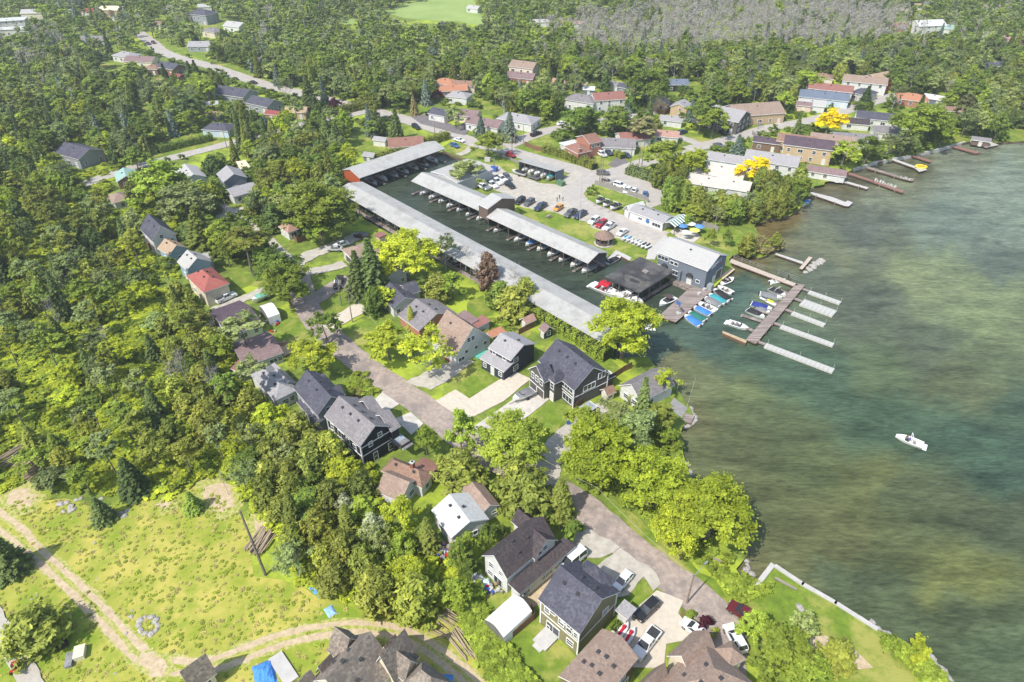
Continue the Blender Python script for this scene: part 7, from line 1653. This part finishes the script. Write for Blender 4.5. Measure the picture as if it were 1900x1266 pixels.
# --- trees one can single out
LAND = [
('big',1160,606,112,16,'lime','huge lime green maple at the mouth of the basin beside the long shed'),
('big',1112,838,132,15,'lime','huge bright maple with forked trunk by the cottage lane'),('big',1212,893,118,13,'lime','yellow green maple right of the forked trunk maple'),('big',1318,955,150,13,'lime','wide lime maple leaning over the lake nearest the park lawn'),
('big',1255,985,90,11,'lime','bright maple behind the lane verge below the yellow green one'),('open',1150,770,75,11,'pale','pale feathery tree just below the grey roofed cottage'),('spruce',1195,745,44,14,'spruce','dark green spruce beside the grey roofed cottage'),('broad',1180,800,85,11,'sage','silvery green tree between cottage and lake'),
('open',1240,704,44,9,'lime','thin pale tree beside the lake end of the grey roofed cottage'),('pine',1228,775,58,9,'olive','bushy olive pine at the cottage deck'),('shrub',1246,812,44,5,'bright','rounded green bush on the lakeshore below the deck'),('broad',1080,795,70,10,'bright','bright tree at the bend of the cottage drive'),
('big',952,818,116,12,'bright','large round green maple in front of the taupe house drive'),('column',858,800,58,14,'bright','tall columnar bright green tree by the lane'),('cedar',975,906,86,9,'olive','broad golden cedar below the round maple'),('cedar',958,890,50,10,'olive','slim golden cedar behind the broad one'),
('spruce',1043,918,58,10,'cedar','stout layered evergreen beside the lane'),('shrub',1063,983,46,4.5,'mid','round clipped green bush at the white clapboard house'),('broad',790,818,46,7,'bright','small bright tree beside the black house balcony'),('cedar',852,868,72,8,'olive','golden green cedar between bungalow and columnar tree'),
('broad',720,632,84,10,'lime','lime green tree left of the open trunked tree along the lane'),('open',792,655,96,13,'lime','open lime tree with visible forked trunk on the lane verge'),('broad',577,664,84,9,'lime','rounded lime green tree above the blue grey house'),('broad',603,606,58,9,'mid','dark green tree at the lane edge opposite the gravel drive'),
('big',530,528,86,13,'bright','tall bright maple beside the green covered boat'),('broad',512,500,80,12,'mid','leafy tree behind the tall bright maple'),('big',755,474,108,13,'lime','big lime maple between the pink roof and the long shed'),('spruce',688,490,58,17,'spruce','tall dark spruce in front of the taupe roofed house'),
('spruce',660,505,48,14,'spruce','second dark spruce left of the tallest one'),('cedar',692,556,36,8,'mid','dense dark green cedar by the white bungalow'),('broad',712,552,46,7,'lime','small lime tree covering the left of the white bungalow'),('spruce',762,588,26,7,'olive','small pointed spruce in front of the brick fronted bungalow'),
('big',588,385,116,12,'bright','big bright green tree left of the long shed end'),('broad',560,375,80,12,'pale','pale grey green tree beside the big bright one'),('broad',630,412,76,10,'mid','green tree touching the wall of the long shed'),('broad',596,430,60,8,'bright','smaller bright tree below the pale grey green one'),
('broad',300,345,105,13,'bright','wide bright green tree above the white gabled house'),('broad',340,380,90,12,'sage','sage green tree above the white gabled house lane'),('spruce',368,420,66,15,'cedar','large layered conifer right of the white gabled house'),('tall',455,450,70,15,'olive','tall olive tree on the left lane lawn'),
('open',825,465,50,11,'sage','half bare silvery tree against the long shed'),('cedar',905,500,34,11,'rust','slim conifer with rusty dying top against the shed'),('bare',955,495,46,11,'grey','leafless grey tree standing against the shed roof'),('bare',862,460,40,10,'grey','thin bare tree left of the rusty conifer'),
('cedar',812,532,50,8,'olive','golden cedar behind the white bungalow'),('broad',838,530,50,8,'bright','bright bushy tree next to the golden cedar'),('cedar',952,560,54,9,'olive','broad olive cedar at the vegetable garden'),('cedar',928,545,40,8,'mid','mid green cedar left of the olive garden cedar'),('cedar',975,540,36,8,'olive','cedar at the top of the long hedge'),
('broad',1400,316,62,10,'yellow','brilliant golden yellow tree by the white flat roofs'),('broad',1541,226,58,10,'yellow','golden yellow tree between street and lake houses'),('big',1712,228,92,17,'bright','largest green maple on the far lakeshore'),('broad',1568,285,50,10,'bright','rounded bright maple at the far shore houses'),
('broad',1612,278,44,11,'mid','dark rounded tree right of the rounded bright maple'),('open',1650,270,40,9,'pale','pale willow by the far seawall'),('broad',870,322,60,7,'pale','pale leafy bush tree in the yard behind the flat roof'),('broad',845,330,40,6,'bright','low green bush tree beside the pale yard tree'),
('broad',1078,222,64,13,'mid','round green maple left of the pair behind the brick house'),('broad',1140,225,58,13,'mid','round green maple right of the pair behind the brick house'),('pine',1198,240,56,12,'beige','beige tinged pine beside the red brown cottage'),('big',1205,160,66,20,'mid','very tall green tree behind the row of grey cottages'),
('broad',1302,212,64,15,'mid','large maple shading the cedar fence garage'),('broad',1325,225,52,13,'bright','bright maple right of the one shading the garage'),('broad',1235,290,70,12,'bright','bright green maple left of the white flat roofs'),('broad',1285,300,56,11,'lime','lime green maple touching the white flat roofs'),
('spruce',945,232,32,12,'blue','blue spruce beside the white hip roofed house'),('spruce',892,232,24,9,'blue','smaller blue spruce at the long mauve roof'),('broad',845,215,36,10,'pale','pale weeping tree beside the parked white jeep'),('spruce',768,193,18,9,'beige','brownish spruce on the lawn by the tarmac drive'),
('broad',745,167,38,9,'mid','left of two round trees on the green lawn'),('broad',788,168,40,9,'mid','right of two round trees on the green lawn'),('broad',812,178,24,6,'purple','small dark purple tree near the orange roofs'),('broad',622,194,30,6,'purple','purple leaved tree by the far road hedge'),
('broad',905,268,56,9,'bright','bright tree at the yard entrance with pale companion'),('open',925,265,40,10,'pale','pale open tree at the yard entrance'),('spruce',734,228,30,13,'spruce','tall spruce behind the rose brown bungalow'),('spruce',571,170,34,17,'spruce','tall dark spruce at the far road'),
('spruce',350,130,22,10,'deep','left dark spruce of the pair by the crimson roof'),('spruce',362,128,20,10,'deep','right dark spruce of the pair by the crimson roof'),('spruce',305,138,22,12,'deep','tall spruce between crimson roof and small annex'),('spruce',213,155,24,12,'deep','narrow spruce by the clearing rubble'),
('pine',245,140,44,14,'mid','large spreading pine beside the clearing'),('broad',175,108,40,8,'deep','dark round tree under the long grey bungalow'),('broad',265,245,50,10,'mid','rounded tree at the left end of the hedge lawn'),('pine',350,200,44,14,'spruce','tall dark pine by the pale blue bungalow'),
('spruce',1608,180,30,11,'deep','dark conifer pair at the end of the street'),('broad',1656,145,36,10,'mid','round tree beside the red barn house'),('spruce',1480,235,22,10,'spruce','narrow spruce beside the street curve'),('spruce',1370,268,28,9,'blue','blue spruce behind the long pale blue bungalow'),
('pine',1790,200,40,14,'brown','reddish brown pine on the far right shore'),('spruce',1860,235,40,9,'mid','low spreading spruce at the far right shore'),('broad',1500,150,50,10,'bright','bright round tree left of the brown hip bungalow'),('spruce',1450,120,50,14,'cedar','big layered conifer at the edge of the dead stand'),
('shrub',1308,1154,34,2.6,'purple','dark red maple bush in the kerbed bed'),('shrub',1281,1140,26,1.4,'bright','bright green bush left of the red maple bush'),('shrub',1327,1173,20,1.3,'bright','bright green bush right of the red maple bush'),('shrub',1098,352,20,3.4,'mid','round clipped bush at the sign lawn corner'),
('broad',1440,1215,120,9,'bright','large bright tree covering the parked jeeps at the bottom'),('broad',1395,1160,60,7,'bright','bright tree beside the dark red car'),('cedar',1555,1215,60,6,'gold','golden yellow bush tree on the park lawn'),('open',1490,1165,56,7,'pale','thin pale tree on the park lawn'),
('shrub',1650,1200,50,4,'bright','bright waterside bush on the park shore'),('shrub',1708,1208,50,4.5,'lime','lime waterside bush right of the first'),('broad',1500,1245,80,7,'bright','second bright tree at the bottom edge'),
('cedar',770,1105,80,9,'gold','golden round cedar beside the track bend'),('cedar',60,1165,92,7,'olive','olive cedar at the bottom left beside the gravel path'),('spruce',183,943,46,6,'spruce','small pointed spruce on the meadow edge'),('spruce',353,928,40,5,'mid','small round spruce beside the bare dirt'),
('shrub',95,893,72,5,'sage','grey green willow bush beside the log pile'),('spruce',2,1025,70,9,'spruce','dark spruce cut by the left edge at the meadow'),('broad',283,832,72,9,'olive','yellow olive tree at the top of the meadow'),('broad',345,850,60,8,'olive','olive tree right of the first at the meadow top'),
('spruce',238,880,60,9,'deep','very dark spruce at the meadow top'),('spruce',100,820,40,5,'mid','small spruce right of the log pile'),('broad',640,940,34,6,'white','white flowering bush tree among the cedars'),('broad',690,975,44,7,'white','second white flowering bush tree lower down'),
('broad',745,960,66,10,'lime','bright lime tree among the golden cedars'),('broad',850,1028,50,7,'mid','green tree between scrap yard and white house'),('broad',868,1010,40,6,'bright','small bright tree near the rusty roof workshop'),('bare',410,880,20,8,'grey','thin bare tree behind the dead pole'),('bare',1245,870,36,6,'grey','low bare branches over the shoreline'),
('bare',330,660,40,15,'grey','tall white bare tree at the wood edge'),('bare',85,560,30,13,'grey','tall bare snag in the left wood'),('tall',450,610,70,13,'sage','thin tree leaning over the plum roofed house'),('tall',465,690,50,13,'sage','thin tree over the mauve roofed house'),
('bare',392,598,40,8,'grey','small grey bare tree against the plum roof'),('column',1440,445,22,6,'olive','small pointed cedar on the reedy point'),('broad',1320,440,22,6,'bright','small tree left on the patio lawn'),('broad',1350,440,20,6,'mid','small tree right on the patio lawn'),
('cedar',1390,452,26,7,'olive','cedar at the point of the boatyard lawn'),('cedar',1277,410,18,5,'mid','small dark cedar at the striped canopy'),
]
for kind, cx, cy, wp, h, col, lab in LAND: T(kind, cx, cy, wp, h, col, lab)

# --- scattered trees
foot = FOOT
def clear(x, y, r):
    for (fx, fy, fr, hx, hy) in foot:
        dx, dy = x - fx, y - fy
        if abs(dx) > 40 or abs(dy) > 40: continue
        c, s = math.cos(fr), math.sin(fr)
        if abs(dx*c + dy*s) < hx + r and abs(-dx*s + dy*c) < hy + r: return False
    return True
landp = np.array(land)
def on_land(x, y): return bool(in_poly(np.array([x]), np.array([y]), land)[0])
def shows(x, y, h, wd):
    """False when the tree would stand in or hide an open place, a roof or a road"""
    d0 = PX(x, y, 0)
    if is_open(*d0): return True
    for f, s in ((.25, 0), (.6, -.38), (.6, .38), (.92, 0)):
        p = PX(x + s*wd, y, h*f)
        if is_open(*p): return True
    return False
cell = {}
def near(x, y, r):
    i, j = int(x // 6), int(y // 6)
    for a in range(i-2, i+3):
        for b_ in range(j-2, j+3):
            for (u, v, q) in cell.get((a, b_), ()):
                if (u-x)**2 + (v-y)**2 < ((r + q) * .80)**2: return True
    return False
def mark(x, y, r): cell.setdefault((int(x//6), int(y//6)), []).append((x, y, r))
for (x, y, r) in PLACED: mark(x, y, r)
# zones in photo pixels (of the ground point): poly, [(kind, share, colours, (h lo, h hi), (w lo, w hi))], tries, name, label
Z = [
 ('wood at the lower left', [(-150,560),(60,520),(250,520),(360,640),(440,760),(420,900),(300,905),(100,920),(-150,930)], 90,
  [('tall',.30,('olive','olive','mid','sage'),(10,14),(3.5,5.2)),('broad',.32,('bright','lime','sage'),(5,8),(4.5,7)),('spruce',.14,('spruce','cedar'),(6,10),(3,4.5)),('bare',.08,('grey',),(7,12),(4,6)),('cedar',.20,('olive','cedar','gold'),(6,9),(3,4.6))]),
 ('cedar wood behind the houses', [(330,560),(420,640),(480,760),(560,800),(690,870),(720,1000),(810,1020),(860,1060),(800,1150),(680,1120),(560,1080),(500,960),(420,880),(330,740)], 380,
  [('cedar',.55,('olive','cedar','olive','gold'),(5.5,8.5),(3.6,5.4)),('broad',.26,('bright','lime','mid'),(5,8),(4.5,7)),('spruce',.08,('spruce','cedar'),(8,11),(3.4,4.6)),('open',.11,('sage','pale'),(7,9),(4,6))]),
 ('wood up the left side', [(-200,250),(120,200),(260,300),(330,420),(330,560),(60,640),(-200,700)], 270,
  [('broad',.40,('mid','lime','sage','bright'),(8,12),(5.5,8.5)),('spruce',.12,('spruce','deep'),(9,15),(4,5.5)),('tall',.22,('olive','olive','mid'),(11,15),(4,6)),('cedar',.18,('dark','cedar'),(8,11),(3.4,5)),('open',.08,('sage',),(9,12),(5,7))]),
 ('trees among the left lane houses', [(330,330),(420,240),(640,230),(660,340),(600,400),(500,480),(420,500),(340,480)], 360,
  [('broad',.56,('mid','bright','sage','olive','lime'),(7,11),(5.5,9)),('spruce',.12,('spruce','cedar'),(9,14),(4,5.5)),('cedar',.20,('olive','mid','dark'),(6,9),(4,6)),('open',.12,('pale','sage'),(8,10),(5,7))]),
 ('thicket behind the snack bar', [(1205,330),(1300,350),(1400,340),(1500,335),(1500,395),(1420,412),(1330,425),(1240,410),(1205,385)], 300,
  [('cedar',.50,('olive','cedar','mid'),(6,10),(3.4,5.4)),('broad',.34,('mid','bright','lime','gold'),(5,9),(4,7)),('open',.16,('pale','sage'),(7,10),(4,6))]),
 ('trees between the houses', [(640,330),(1000,300),(1260,330),(1500,335),(1560,330),(1905,262),(1905,80),(1500,100),(900,120),(640,160),(400,90),(60,120),(200,300),(420,240)], 1500,
  [('broad',.62,('mid','bright','sage','pale','mid'),(8,12),(6,10)),('spruce',.08,('spruce','cedar','blue'),(9,14),(4,5.4)),('cedar',.10,('dark','cedar','olive'),(7,10),(3.4,5)),('open',.12,('sage','pale'),(9,13),(5,8)),('pine',.08,('cedar','mid'),(10,14),(4.5,6.5))]),
 ('trees by the lower houses', [(860,1060),(900,1000),(1000,960),(1100,1000),(1000,1100),(840,1150)], 60,
  [('broad',.5,('bright','mid'),(4,7),(3,5)),('shrub',.5,('bright','mid'),(2,3),(2.5,4))]),
]
def pt_in(poly):
    w_ = [G2(p) for p in poly]
    xs = [p[0] for p in w_]; ys = [p[1] for p in w_]
    return w_, min(xs), max(xs), min(ys), max(ys)
count = {}
CAPS = {'broad': 150, 'open': 40, 'spruce': 150, 'cedar': 230, 'tall': 150, 'bare': 40, 'pine': 40, 'shrub': 60}
OVER = {}
GLAB = {'broad': 'leafy broadleaf tree in the %s', 'open': 'pale open crowned tree in the %s', 'spruce': 'pointed spruce in the %s', 'cedar': 'dense upright cedar in the %s', 'tall': 'tall thin tree with bare lower trunk in the %s', 'bare': 'leafless grey tree in the %s', 'pine': 'layered pine in the %s', 'shrub': 'leafy shrub in the %s'}
for zn, poly, tries, mix in Z:
    w_, x0, x1, y0, y1 = pt_in(poly)
    n = 0; attempts = 0
    pts = []
    while n < tries and attempts < tries * 14:
        attempts += 1
        x, y = R.uniform(x0, x1), R.uniform(y0, y1)
        if not in_poly(np.array([x]), np.array([y]), w_)[0]: continue
        q = R.random(); acc = 0
        for mkd in mix:
            acc += mkd[1]
            if q <= acc: break
        kind, _, cols, hh, ww = mkd
        h = R.uniform(*hh); wd = R.uniform(*ww) * 1.12
        if near(x, y, wd*.42) or not clear(x, y, wd*.3): continue
        if not on_land(x, y): continue
        if shows(x, y, h, wd): continue
        mark(x, y, wd*.42); n += 1
        pts.append((y, kind, x, h, wd, R.choice(cols)))
    pts.sort()
    for (y, kind, x, h, wd, c) in pts:
        count[kind] = count.get(kind, 0) + 1
        if count[kind] <= CAPS.get(kind, 50) or y < 200 and count[kind] < 290:
            plant(kind, x, y, h, wd, c, c + ' ' + GLAB[kind] % zn if c not in ('dark','pale','grey','mid','deep','spruce','cedar','open') else {'dark':'dark green ','pale':'','grey':'','mid':'mid green ','deep':'very dark ','spruce':'dark green ','cedar':'yellowish green '}[c] + GLAB[kind] % zn, zn + ' ' + c + ' ' + kind)
        else: OVER.setdefault((kind, c), []).append((x, y, h, wd))

# --- the far woods, one mass: instanced on points
def gn_scatter(name, label, pts, srcs, colr, kindtag='stuff'):
    """pts: x, y, height scale, width scale; srcs: list of (crown, trunk) meshes"""
    if not pts: return
    me = bpy.data.meshes.new(name)
    me.from_pydata([(p[0], p[1], 0) for p in pts], [], [])
    at = me.attributes.new('sc', 'FLOAT_VECTOR', 'POINT'); at.data.foreach_set('vector', np.array([(p[3], p[3], p[2]) for p in pts], 'f').ravel())
    at = me.attributes.new('rt', 'FLOAT_VECTOR', 'POINT'); at.data.foreach_set('vector', np.array([(0, 0, R.uniform(0, 6.28)) for p in pts], 'f').ravel())
    o = link(name, me); o.color = (*colr, 1)
    col = bpy.data.collections.new(name + '_kinds')
    for i, (cr, tk) in enumerate(srcs):
        s = MB(); mj = None
        bmj = bpy.data.objects.new('%s_kind' % name, cr if cr else tk)
        bmj.color = (*colr, 1)
        col.objects.link(bmj)
    ng = bpy.data.node_groups.new(name, 'GeometryNodeTree')
    ng.interface.new_socket('Geometry', in_out='INPUT', socket_type='NodeSocketGeometry')
    ng.interface.new_socket('Geometry', in_out='OUTPUT', socket_type='NodeSocketGeometry')
    gi = ng.nodes.new('NodeGroupInput'); go = ng.nodes.new('NodeGroupOutput')
    ci = ng.nodes.new('GeometryNodeCollectionInfo'); ci.inputs[0].default_value = col
    ci.inputs['Separate Children'].default_value = True; ci.inputs['Reset Children'].default_value = True
    ip = ng.nodes.new('GeometryNodeInstanceOnPoints'); ip.inputs['Pick Instance'].default_value = True
    na = ng.nodes.new('GeometryNodeInputNamedAttribute'); na.data_type = 'FLOAT_VECTOR'; na.inputs[0].default_value = 'sc'
    nr = ng.nodes.new('GeometryNodeInputNamedAttribute'); nr.data_type = 'FLOAT_VECTOR'; nr.inputs[0].default_value = 'rt'
    L = ng.links.new
    L(gi.outputs[0], ip.inputs['Points']); L(ci.outputs[0], ip.inputs['Instance'])
    L(na.outputs[0], ip.inputs['Scale']); L(nr.outputs[0], ip.inputs['Rotation'])
    L(ip.outputs[0], go.inputs[0])
    md = o.modifiers.new('scatter', 'NODES'); md.node_group = ng
    tag(o, label, None, None, kindtag)
    return o
def join_tree(kind, i):
    """crown and trunk of one tree as one mesh, for the far mass"""
    cr, tk, H0, W0 = TM[kind][i]
    if not cr: return (tk, None)
    nv = len(cr.vertices); co = np.empty(nv*3, 'f'); cr.vertices.foreach_get('co', co)
    ti = np.empty(len(cr.polygons), 'f'); cr.attributes['tint'].data.foreach_get('value', ti)
    vt = np.empty(len(tk.vertices)*3, 'f'); tk.vertices.foreach_get('co', vt)
    verts = np.concatenate([co.reshape(-1, 3), vt.reshape(-1, 3)])
    faces = [tuple(range(4*k, 4*k+4)) for k in range(nv//4)] + [tuple(v + nv for v in p.vertices) for p in tk.polygons]
    me = bpy.data.meshes.new('far_tree'); me.from_pydata(verts.tolist(), [], faces)
    me.materials.append(cr.materials[0]); me.materials.append(tk.materials[0])
    mi = np.zeros(len(faces), 'i'); mi[nv//4:] = 1; me.polygons.foreach_set('material_index', mi)
    at = me.attributes.new('tint', 'FLOAT', 'FACE'); at.data.foreach_set('value', np.concatenate([ti, np.full(len(faces)-nv//4, .5, 'f')]))
    return (me, None)
JT = {}
def jt(kind):
    if kind not in JT: JT[kind] = [join_tree(kind, i) for i in range(len(TM[kind]))]
    return JT[kind]
mk('farb', crown_broad, trunk_mesh('trunk', 10, .22, 4, 2.0), 10, 7.6, n=2600, lobes=18, leaf=.33, Rr=3.8, z0=2.0)
mk('farb', crown_broad, trunk_mesh('trunk', 10, .22, 4, 2.0), 10, 7.6, n=2600, lobes=22, leaf=.33, Rr=3.8, z0=1.6, shape=1.6)
mk('farb', crown_broad, trunk_mesh('trunk', 10, .22, 4, 2.0), 10, 7.6, n=2600, lobes=14, leaf=.33, Rr=3.8, z0=2.0)
mk('fars', crown_spruce, trunk_mesh('trunk', 12, .2, 0, 1), 12, 5.2, NEEDLE, 1.4, n=3600, leaf=.38)
mk('fars', crown_cedar, trunk_mesh('trunk', 9, .16, 0, 1), 9, 4.4, NEEDLE, 1.5, n=2200, leaf=.3)
far_pts = {}
n = 0
DEAD = [(1040,60),(1180,20),(1420,0),(1560,20),(1640,30),(1760,70),(1740,110),(1640,120),(1500,95),(1380,120),(1250,110),(1180,130),(1050,120)]
GREYL = [(0,60),(120,70),(150,130),(60,150),(0,120)]
spots = []
for k in range(30000):
    y = 150 + 560 * (k / 30000) ** .9 + R.uniform(-12, 12)
    d = y * CT + CAM_H * ST
    x = R.uniform(-1, 1) * (d * 950 / FPX * 1.12 + 20)
    px, py = PX(x, y)
    if py > 330: continue
    if not on_land(x, y): continue
    jx, jy = px + R.gauss(0, 32) + 30*math.sin(y*.07), py + R.gauss(0, 9) + 8*math.sin(x*.06)
    dead = in_poly(np.array([jx]), np.array([jy]), DEAD)[0] or (in_poly(np.array([px]), np.array([py]), GREYL)[0] and R.random() < .5)
    q = R.random()
    if dead and q < .70 + .22*math.sin(x*.05+y*.03) + .15*math.sin(y*.09-x*.02): kind, c, h, wd = 'dead', 'grey', R.uniform(11, 16), R.uniform(3.4, 5.4)
    elif (dead and q < .80) or (py < 200 and q < .07): kind, c, h, wd = 'dead', 'grey', R.uniform(9, 13), R.uniform(3, 4.5)
    elif q < .13 or (dead and q < .88): kind, c, h, wd = 'fars', R.choice(('spruce', 'cedar', 'blue')), R.uniform(9, 14), R.uniform(4, 5.6)
    else: kind, c, h, wd = 'farb', R.choice(('mid', 'mid', 'bright', 'sage', 'mid', 'pale')), R.uniform(8, 12), R.uniform(6, 10.5)
    if near(x, y, wd*.40) or not clear(x, y, wd*.3) or shows(x, y, h, wd): continue
    mark(x, y, wd*.40)
    far_pts.setdefault((kind, c), []).append((x, y, h, wd))
    n += 1
FLAB = {'dead': 'mass of grey leafless trees in the far wetland', 'farb': 'far woodland of %s green broadleaf trees', 'fars': 'far woodland of %s conifers'}
for (kind, c), pts in far_pts.items():
    H0, W0 = TM[kind][0][2:]
    gn_scatter('far_woodland', FLAB[kind] % c if '%' in FLAB[kind] else FLAB[kind], [(p[0], p[1], p[2]/H0, p[3]/W0) for p in pts], jt(kind), tuple(v * (1 if kind == 'dead' else 1.08) for v in GREENS[c]))
for (kind, c), pts in OVER.items():
    H0, W0 = TM[kind][0][2:]
    gn_scatter('woodland', 'woodland filled with further %s %s' % (c, NAMES[kind].replace('_', ' ') + 's'), [(p[0], p[1], p[2]/H0, p[3]/W0) for p in pts], jt(kind), GREENS[c])
print('TREES', count, 'far', n)

# --- undergrowth on the wood floor, and grass tufts in the meadow
def under(name, label, polys, num, colr, hs, ws_, keep=True, kind='shrub'):
    pts = []
    for poly, share in polys:
        w_, x0, x1, y0, y1 = pt_in(poly); k = 0; a = 0; N_ = int(num*share)
        while k < N_ and a < N_*8:
            a += 1
            x, y = R.uniform(x0, x1), R.uniform(y0, y1)
            if not in_poly(np.array([x]), np.array([y]), w_)[0]: continue
            if keep and (is_open(*PX(x, y)) or not clear(x, y, .5) or not on_land(x, y)): continue
            s = R.uniform(.6, 1.4)
            pts.append((x, y, R.uniform(*hs)*s, R.uniform(*ws_)*s)); k += 1
    gn_scatter(name, label, pts, jt(kind), colr)
WOODL = [([(-150,560),(60,520),(250,520),(360,640),(440,760),(430,900),(300,915),(60,905),(-150,930)], .55), ([(-200,250),(120,200),(260,300),(330,420),(330,560),(60,640),(-200,700)], .45)]
under('undergrowth', 'bright green undergrowth of the left wood', WOODL, 4600, GREENS['lime'], (.12, .42), (.5, 1.3))
under('undergrowth', 'mid green undergrowth of the left wood', WOODL, 1700, GREENS['bright'], (.2, .75), (.5, 1.1))
under('undergrowth', 'scrub below the cedars', [(Z[1][1], 1)], 2000, GREENS['lime'], (.25, .8), (.5, 1.2))
under('undergrowth', 'scrub between houses and roads', [([(330,330),(420,240),(640,230),(1000,260),(1260,330),(1500,335),(1905,262),(1905,80),(1500,100),(900,120),(400,90),(60,120),(200,300)], .75), ([(330,330),(660,340),(600,420),(500,480),(340,480)], .25)], 3400, GREENS['mid'], (.4, 1.3), (.7, 1.5))
under('undergrowth', 'overgrown strip of brambles by the wire fence', [([(830,1085),(850,1080),(905,1150),(950,1230),(1000,1290),(930,1290),(880,1180)], 1)], 420, GREENS['bright'], (.25, .5), (.5, .9), keep=False)
under('undergrowth', 'scrub along the lakeshore below the maples', [([(1060,800),(1240,790),(1262,860),(1290,930),(1340,1010),(1370,1040),(1330,1075),(1250,1000),(1160,940),(1100,920)], .65), ([(1338,1078),(1375,1076),(1402,1094),(1430,1100),(1365,1112)], .15), ([(1650,1190),(1740,1255),(1790,1310),(1740,1290),(1650,1205)], .12)], 260, GREENS['bright'], (.3, .7), (.5, 1.0), keep=False)
under('garden_plants', 'vegetable plants of the lane garden and the hedge garden', [([(640,712),(665,690),(690,705),(705,728),(680,742),(650,735)], .5), ([(890,600),(930,592),(960,612),(935,630),(900,620)], .5)], 110, GREENS['bright'], (.18, .4), (.3, .6), keep=False)
under('reeds', 'dry reeds on the small boatyard point', [([(1405,440),(1452,447),(1450,462),(1412,476),(1400,466)], 1)], 70, GREENS['beige'], (.3, .6), (.35, .6), keep=False)
tuftm = None
P = unit(60); P[:, 2] = np.abs(P[:, 2]); P = P*np.array([.45, .45, .22]); N = unit(60)*.5 + np.array([0, 0, 1.0])
TM['tuft'] = [(quads_mesh('tuft', P, N, np.full(60, .14), RNG.uniform(.2, 1, 60), LEAF, 1.3, None), trunk_mesh('trunk', .1, .005, 0, .1), 1, 1)]
FP = [(0,940),(60,920),(200,940),(372,895),(455,960),(470,1070),(590,1110),(700,1140),(840,1150),(930,1260),(960,1330),(-100,1330)]
def tufts(name, label, poly, num, colr):
    w_, x0, x1, y0, y1 = pt_in(poly); pts = []; a = 0
    ruts_w = [smooth([G(*q) for q in r_]) for r_ in RUTS]
    while len(pts) < num and a < num*6:
        a += 1; x, y = R.uniform(x0, x1), R.uniform(y0, y1)
        if not in_poly(np.array([x]), np.array([y]), w_)[0]: continue
        if not clear(x, y, -.5): continue
        if any((v.x-x)**2 + (v.y-y)**2 < 1.1 for r_ in ruts_w for v in r_): continue
        s = R.uniform(.25, .8); pts.append((x, y, s, s))
    gn_scatter(name, label, pts, jt('tuft'), colr)
tufts('grass', 'long green grass of the rutted meadow', FP, 1500, (.36, .43, .06))
tufts('grass', 'dry yellow grass of the rutted meadow', FP, 900, (.52, .48, .16))

# --- hedges: one clipped body of leaves each
def hedge(label, pts, wd, h, col='mid', dens=75):
    p = smooth([G(*q) for q in pts], 1); c = p[0].copy(); P = []; N = []
    for a, e in zip(p[:-1], p[1:]):
        d = e-a; L_ = d.length; k = max(20, int(L_*dens*(h*.6+wd*.6))); t = RNG.random(k); dv = np.array(d/L_); nv = np.array([-dv[1], dv[0], 0])
        side = RNG.random(k); off = np.where(side < .4, RNG.uniform(-1, 1, k), np.sign(RNG.uniform(-1, 1, k)))*wd/2; z = np.where(side < .4, h, RNG.uniform(0, h, k))
        bump = 1+.16*np.sin(t*L_*1.9+off)+.1*np.sin(t*L_*4.3)
        q = np.array(a-c)[None, :] + t[:, None]*np.array(d)[None, :] + nv[None, :]*(off*bump)[:, None]; q[:, 2] = z*bump
        P.append(q + RNG.normal(size=(k, 3))*.12)
        nn = nv[None, :]*np.where(side < .4, 0, np.sign(off))[:, None]; nn[:, 2] = np.where(side < .4, 1, .2); N.append(nn + RNG.normal(size=(k, 3))*.5)
    P = np.concatenate(P); N = np.concatenate(N)
    o = link('hedge', quads_mesh('hedge', P, N, .17*RNG.uniform(.7, 1.4, len(P)), RNG.uniform(0, 1, len(P)), LEAF)); o.location = c
    g = GREENS[col]; o.color = (*g, 1); tag(o, label, 'hedge')
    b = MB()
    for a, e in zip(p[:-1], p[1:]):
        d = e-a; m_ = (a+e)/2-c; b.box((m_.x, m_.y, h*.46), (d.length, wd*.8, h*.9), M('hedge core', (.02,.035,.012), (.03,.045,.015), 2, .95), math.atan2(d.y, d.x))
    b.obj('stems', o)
hedge('long clipped hedge in front of the brick split level house', [(1008,281),(1040,290),(1075,303),(1104,315)], 3.2, 2.4, 'olive')
hedge('hedge between the brick house drive and the blue car', [(1124,278),(1140,285),(1156,296)], 2.4, 1.8, 'lime')
hedge('tall uneven hedge along the long boat shed', [(975,572),(1010,592),(1060,622),(1100,650),(1128,668)], 4.0, 3.0, 'bright')
hedge('hedge behind the cedar ended boat shed', [(700,300),(745,285),(790,270),(832,256)], 3.2, 2.6, 'olive')
hedge('long hedge along the left street lawn', [(295,284),(330,275),(370,266),(395,260)], 2.6, 2.4, 'mid')
hedge('hedge beside the far road near the purple tree', [(620,214),(650,207),(680,200)], 4.0, 3.0, 'olive')
hedge('low clipped box hedge along the olive house walk', [(1138,1172),(1155,1152),(1172,1130)], 1.0, .9, 'mid')
hedge('dark hedge row near the black walled house', [(1252,166),(1268,172),(1280,176)], 4, 3, 'dark')
hedge('tall narrow hedge by the far street bungalow', [(1594,212),(1606,206),(1614,204)], 3, 4, 'mid')
hedge('overgrown hedge of bushes along the parking street', [(1165,320),(1200,330),(1240,345)], 5.0, 2.6, 'sage', 50)
hedge('hedge of shrubs on the vegetable garden side', [(868,598),(885,612),(905,625)], 1.6, 1.2, 'bright')
haze()
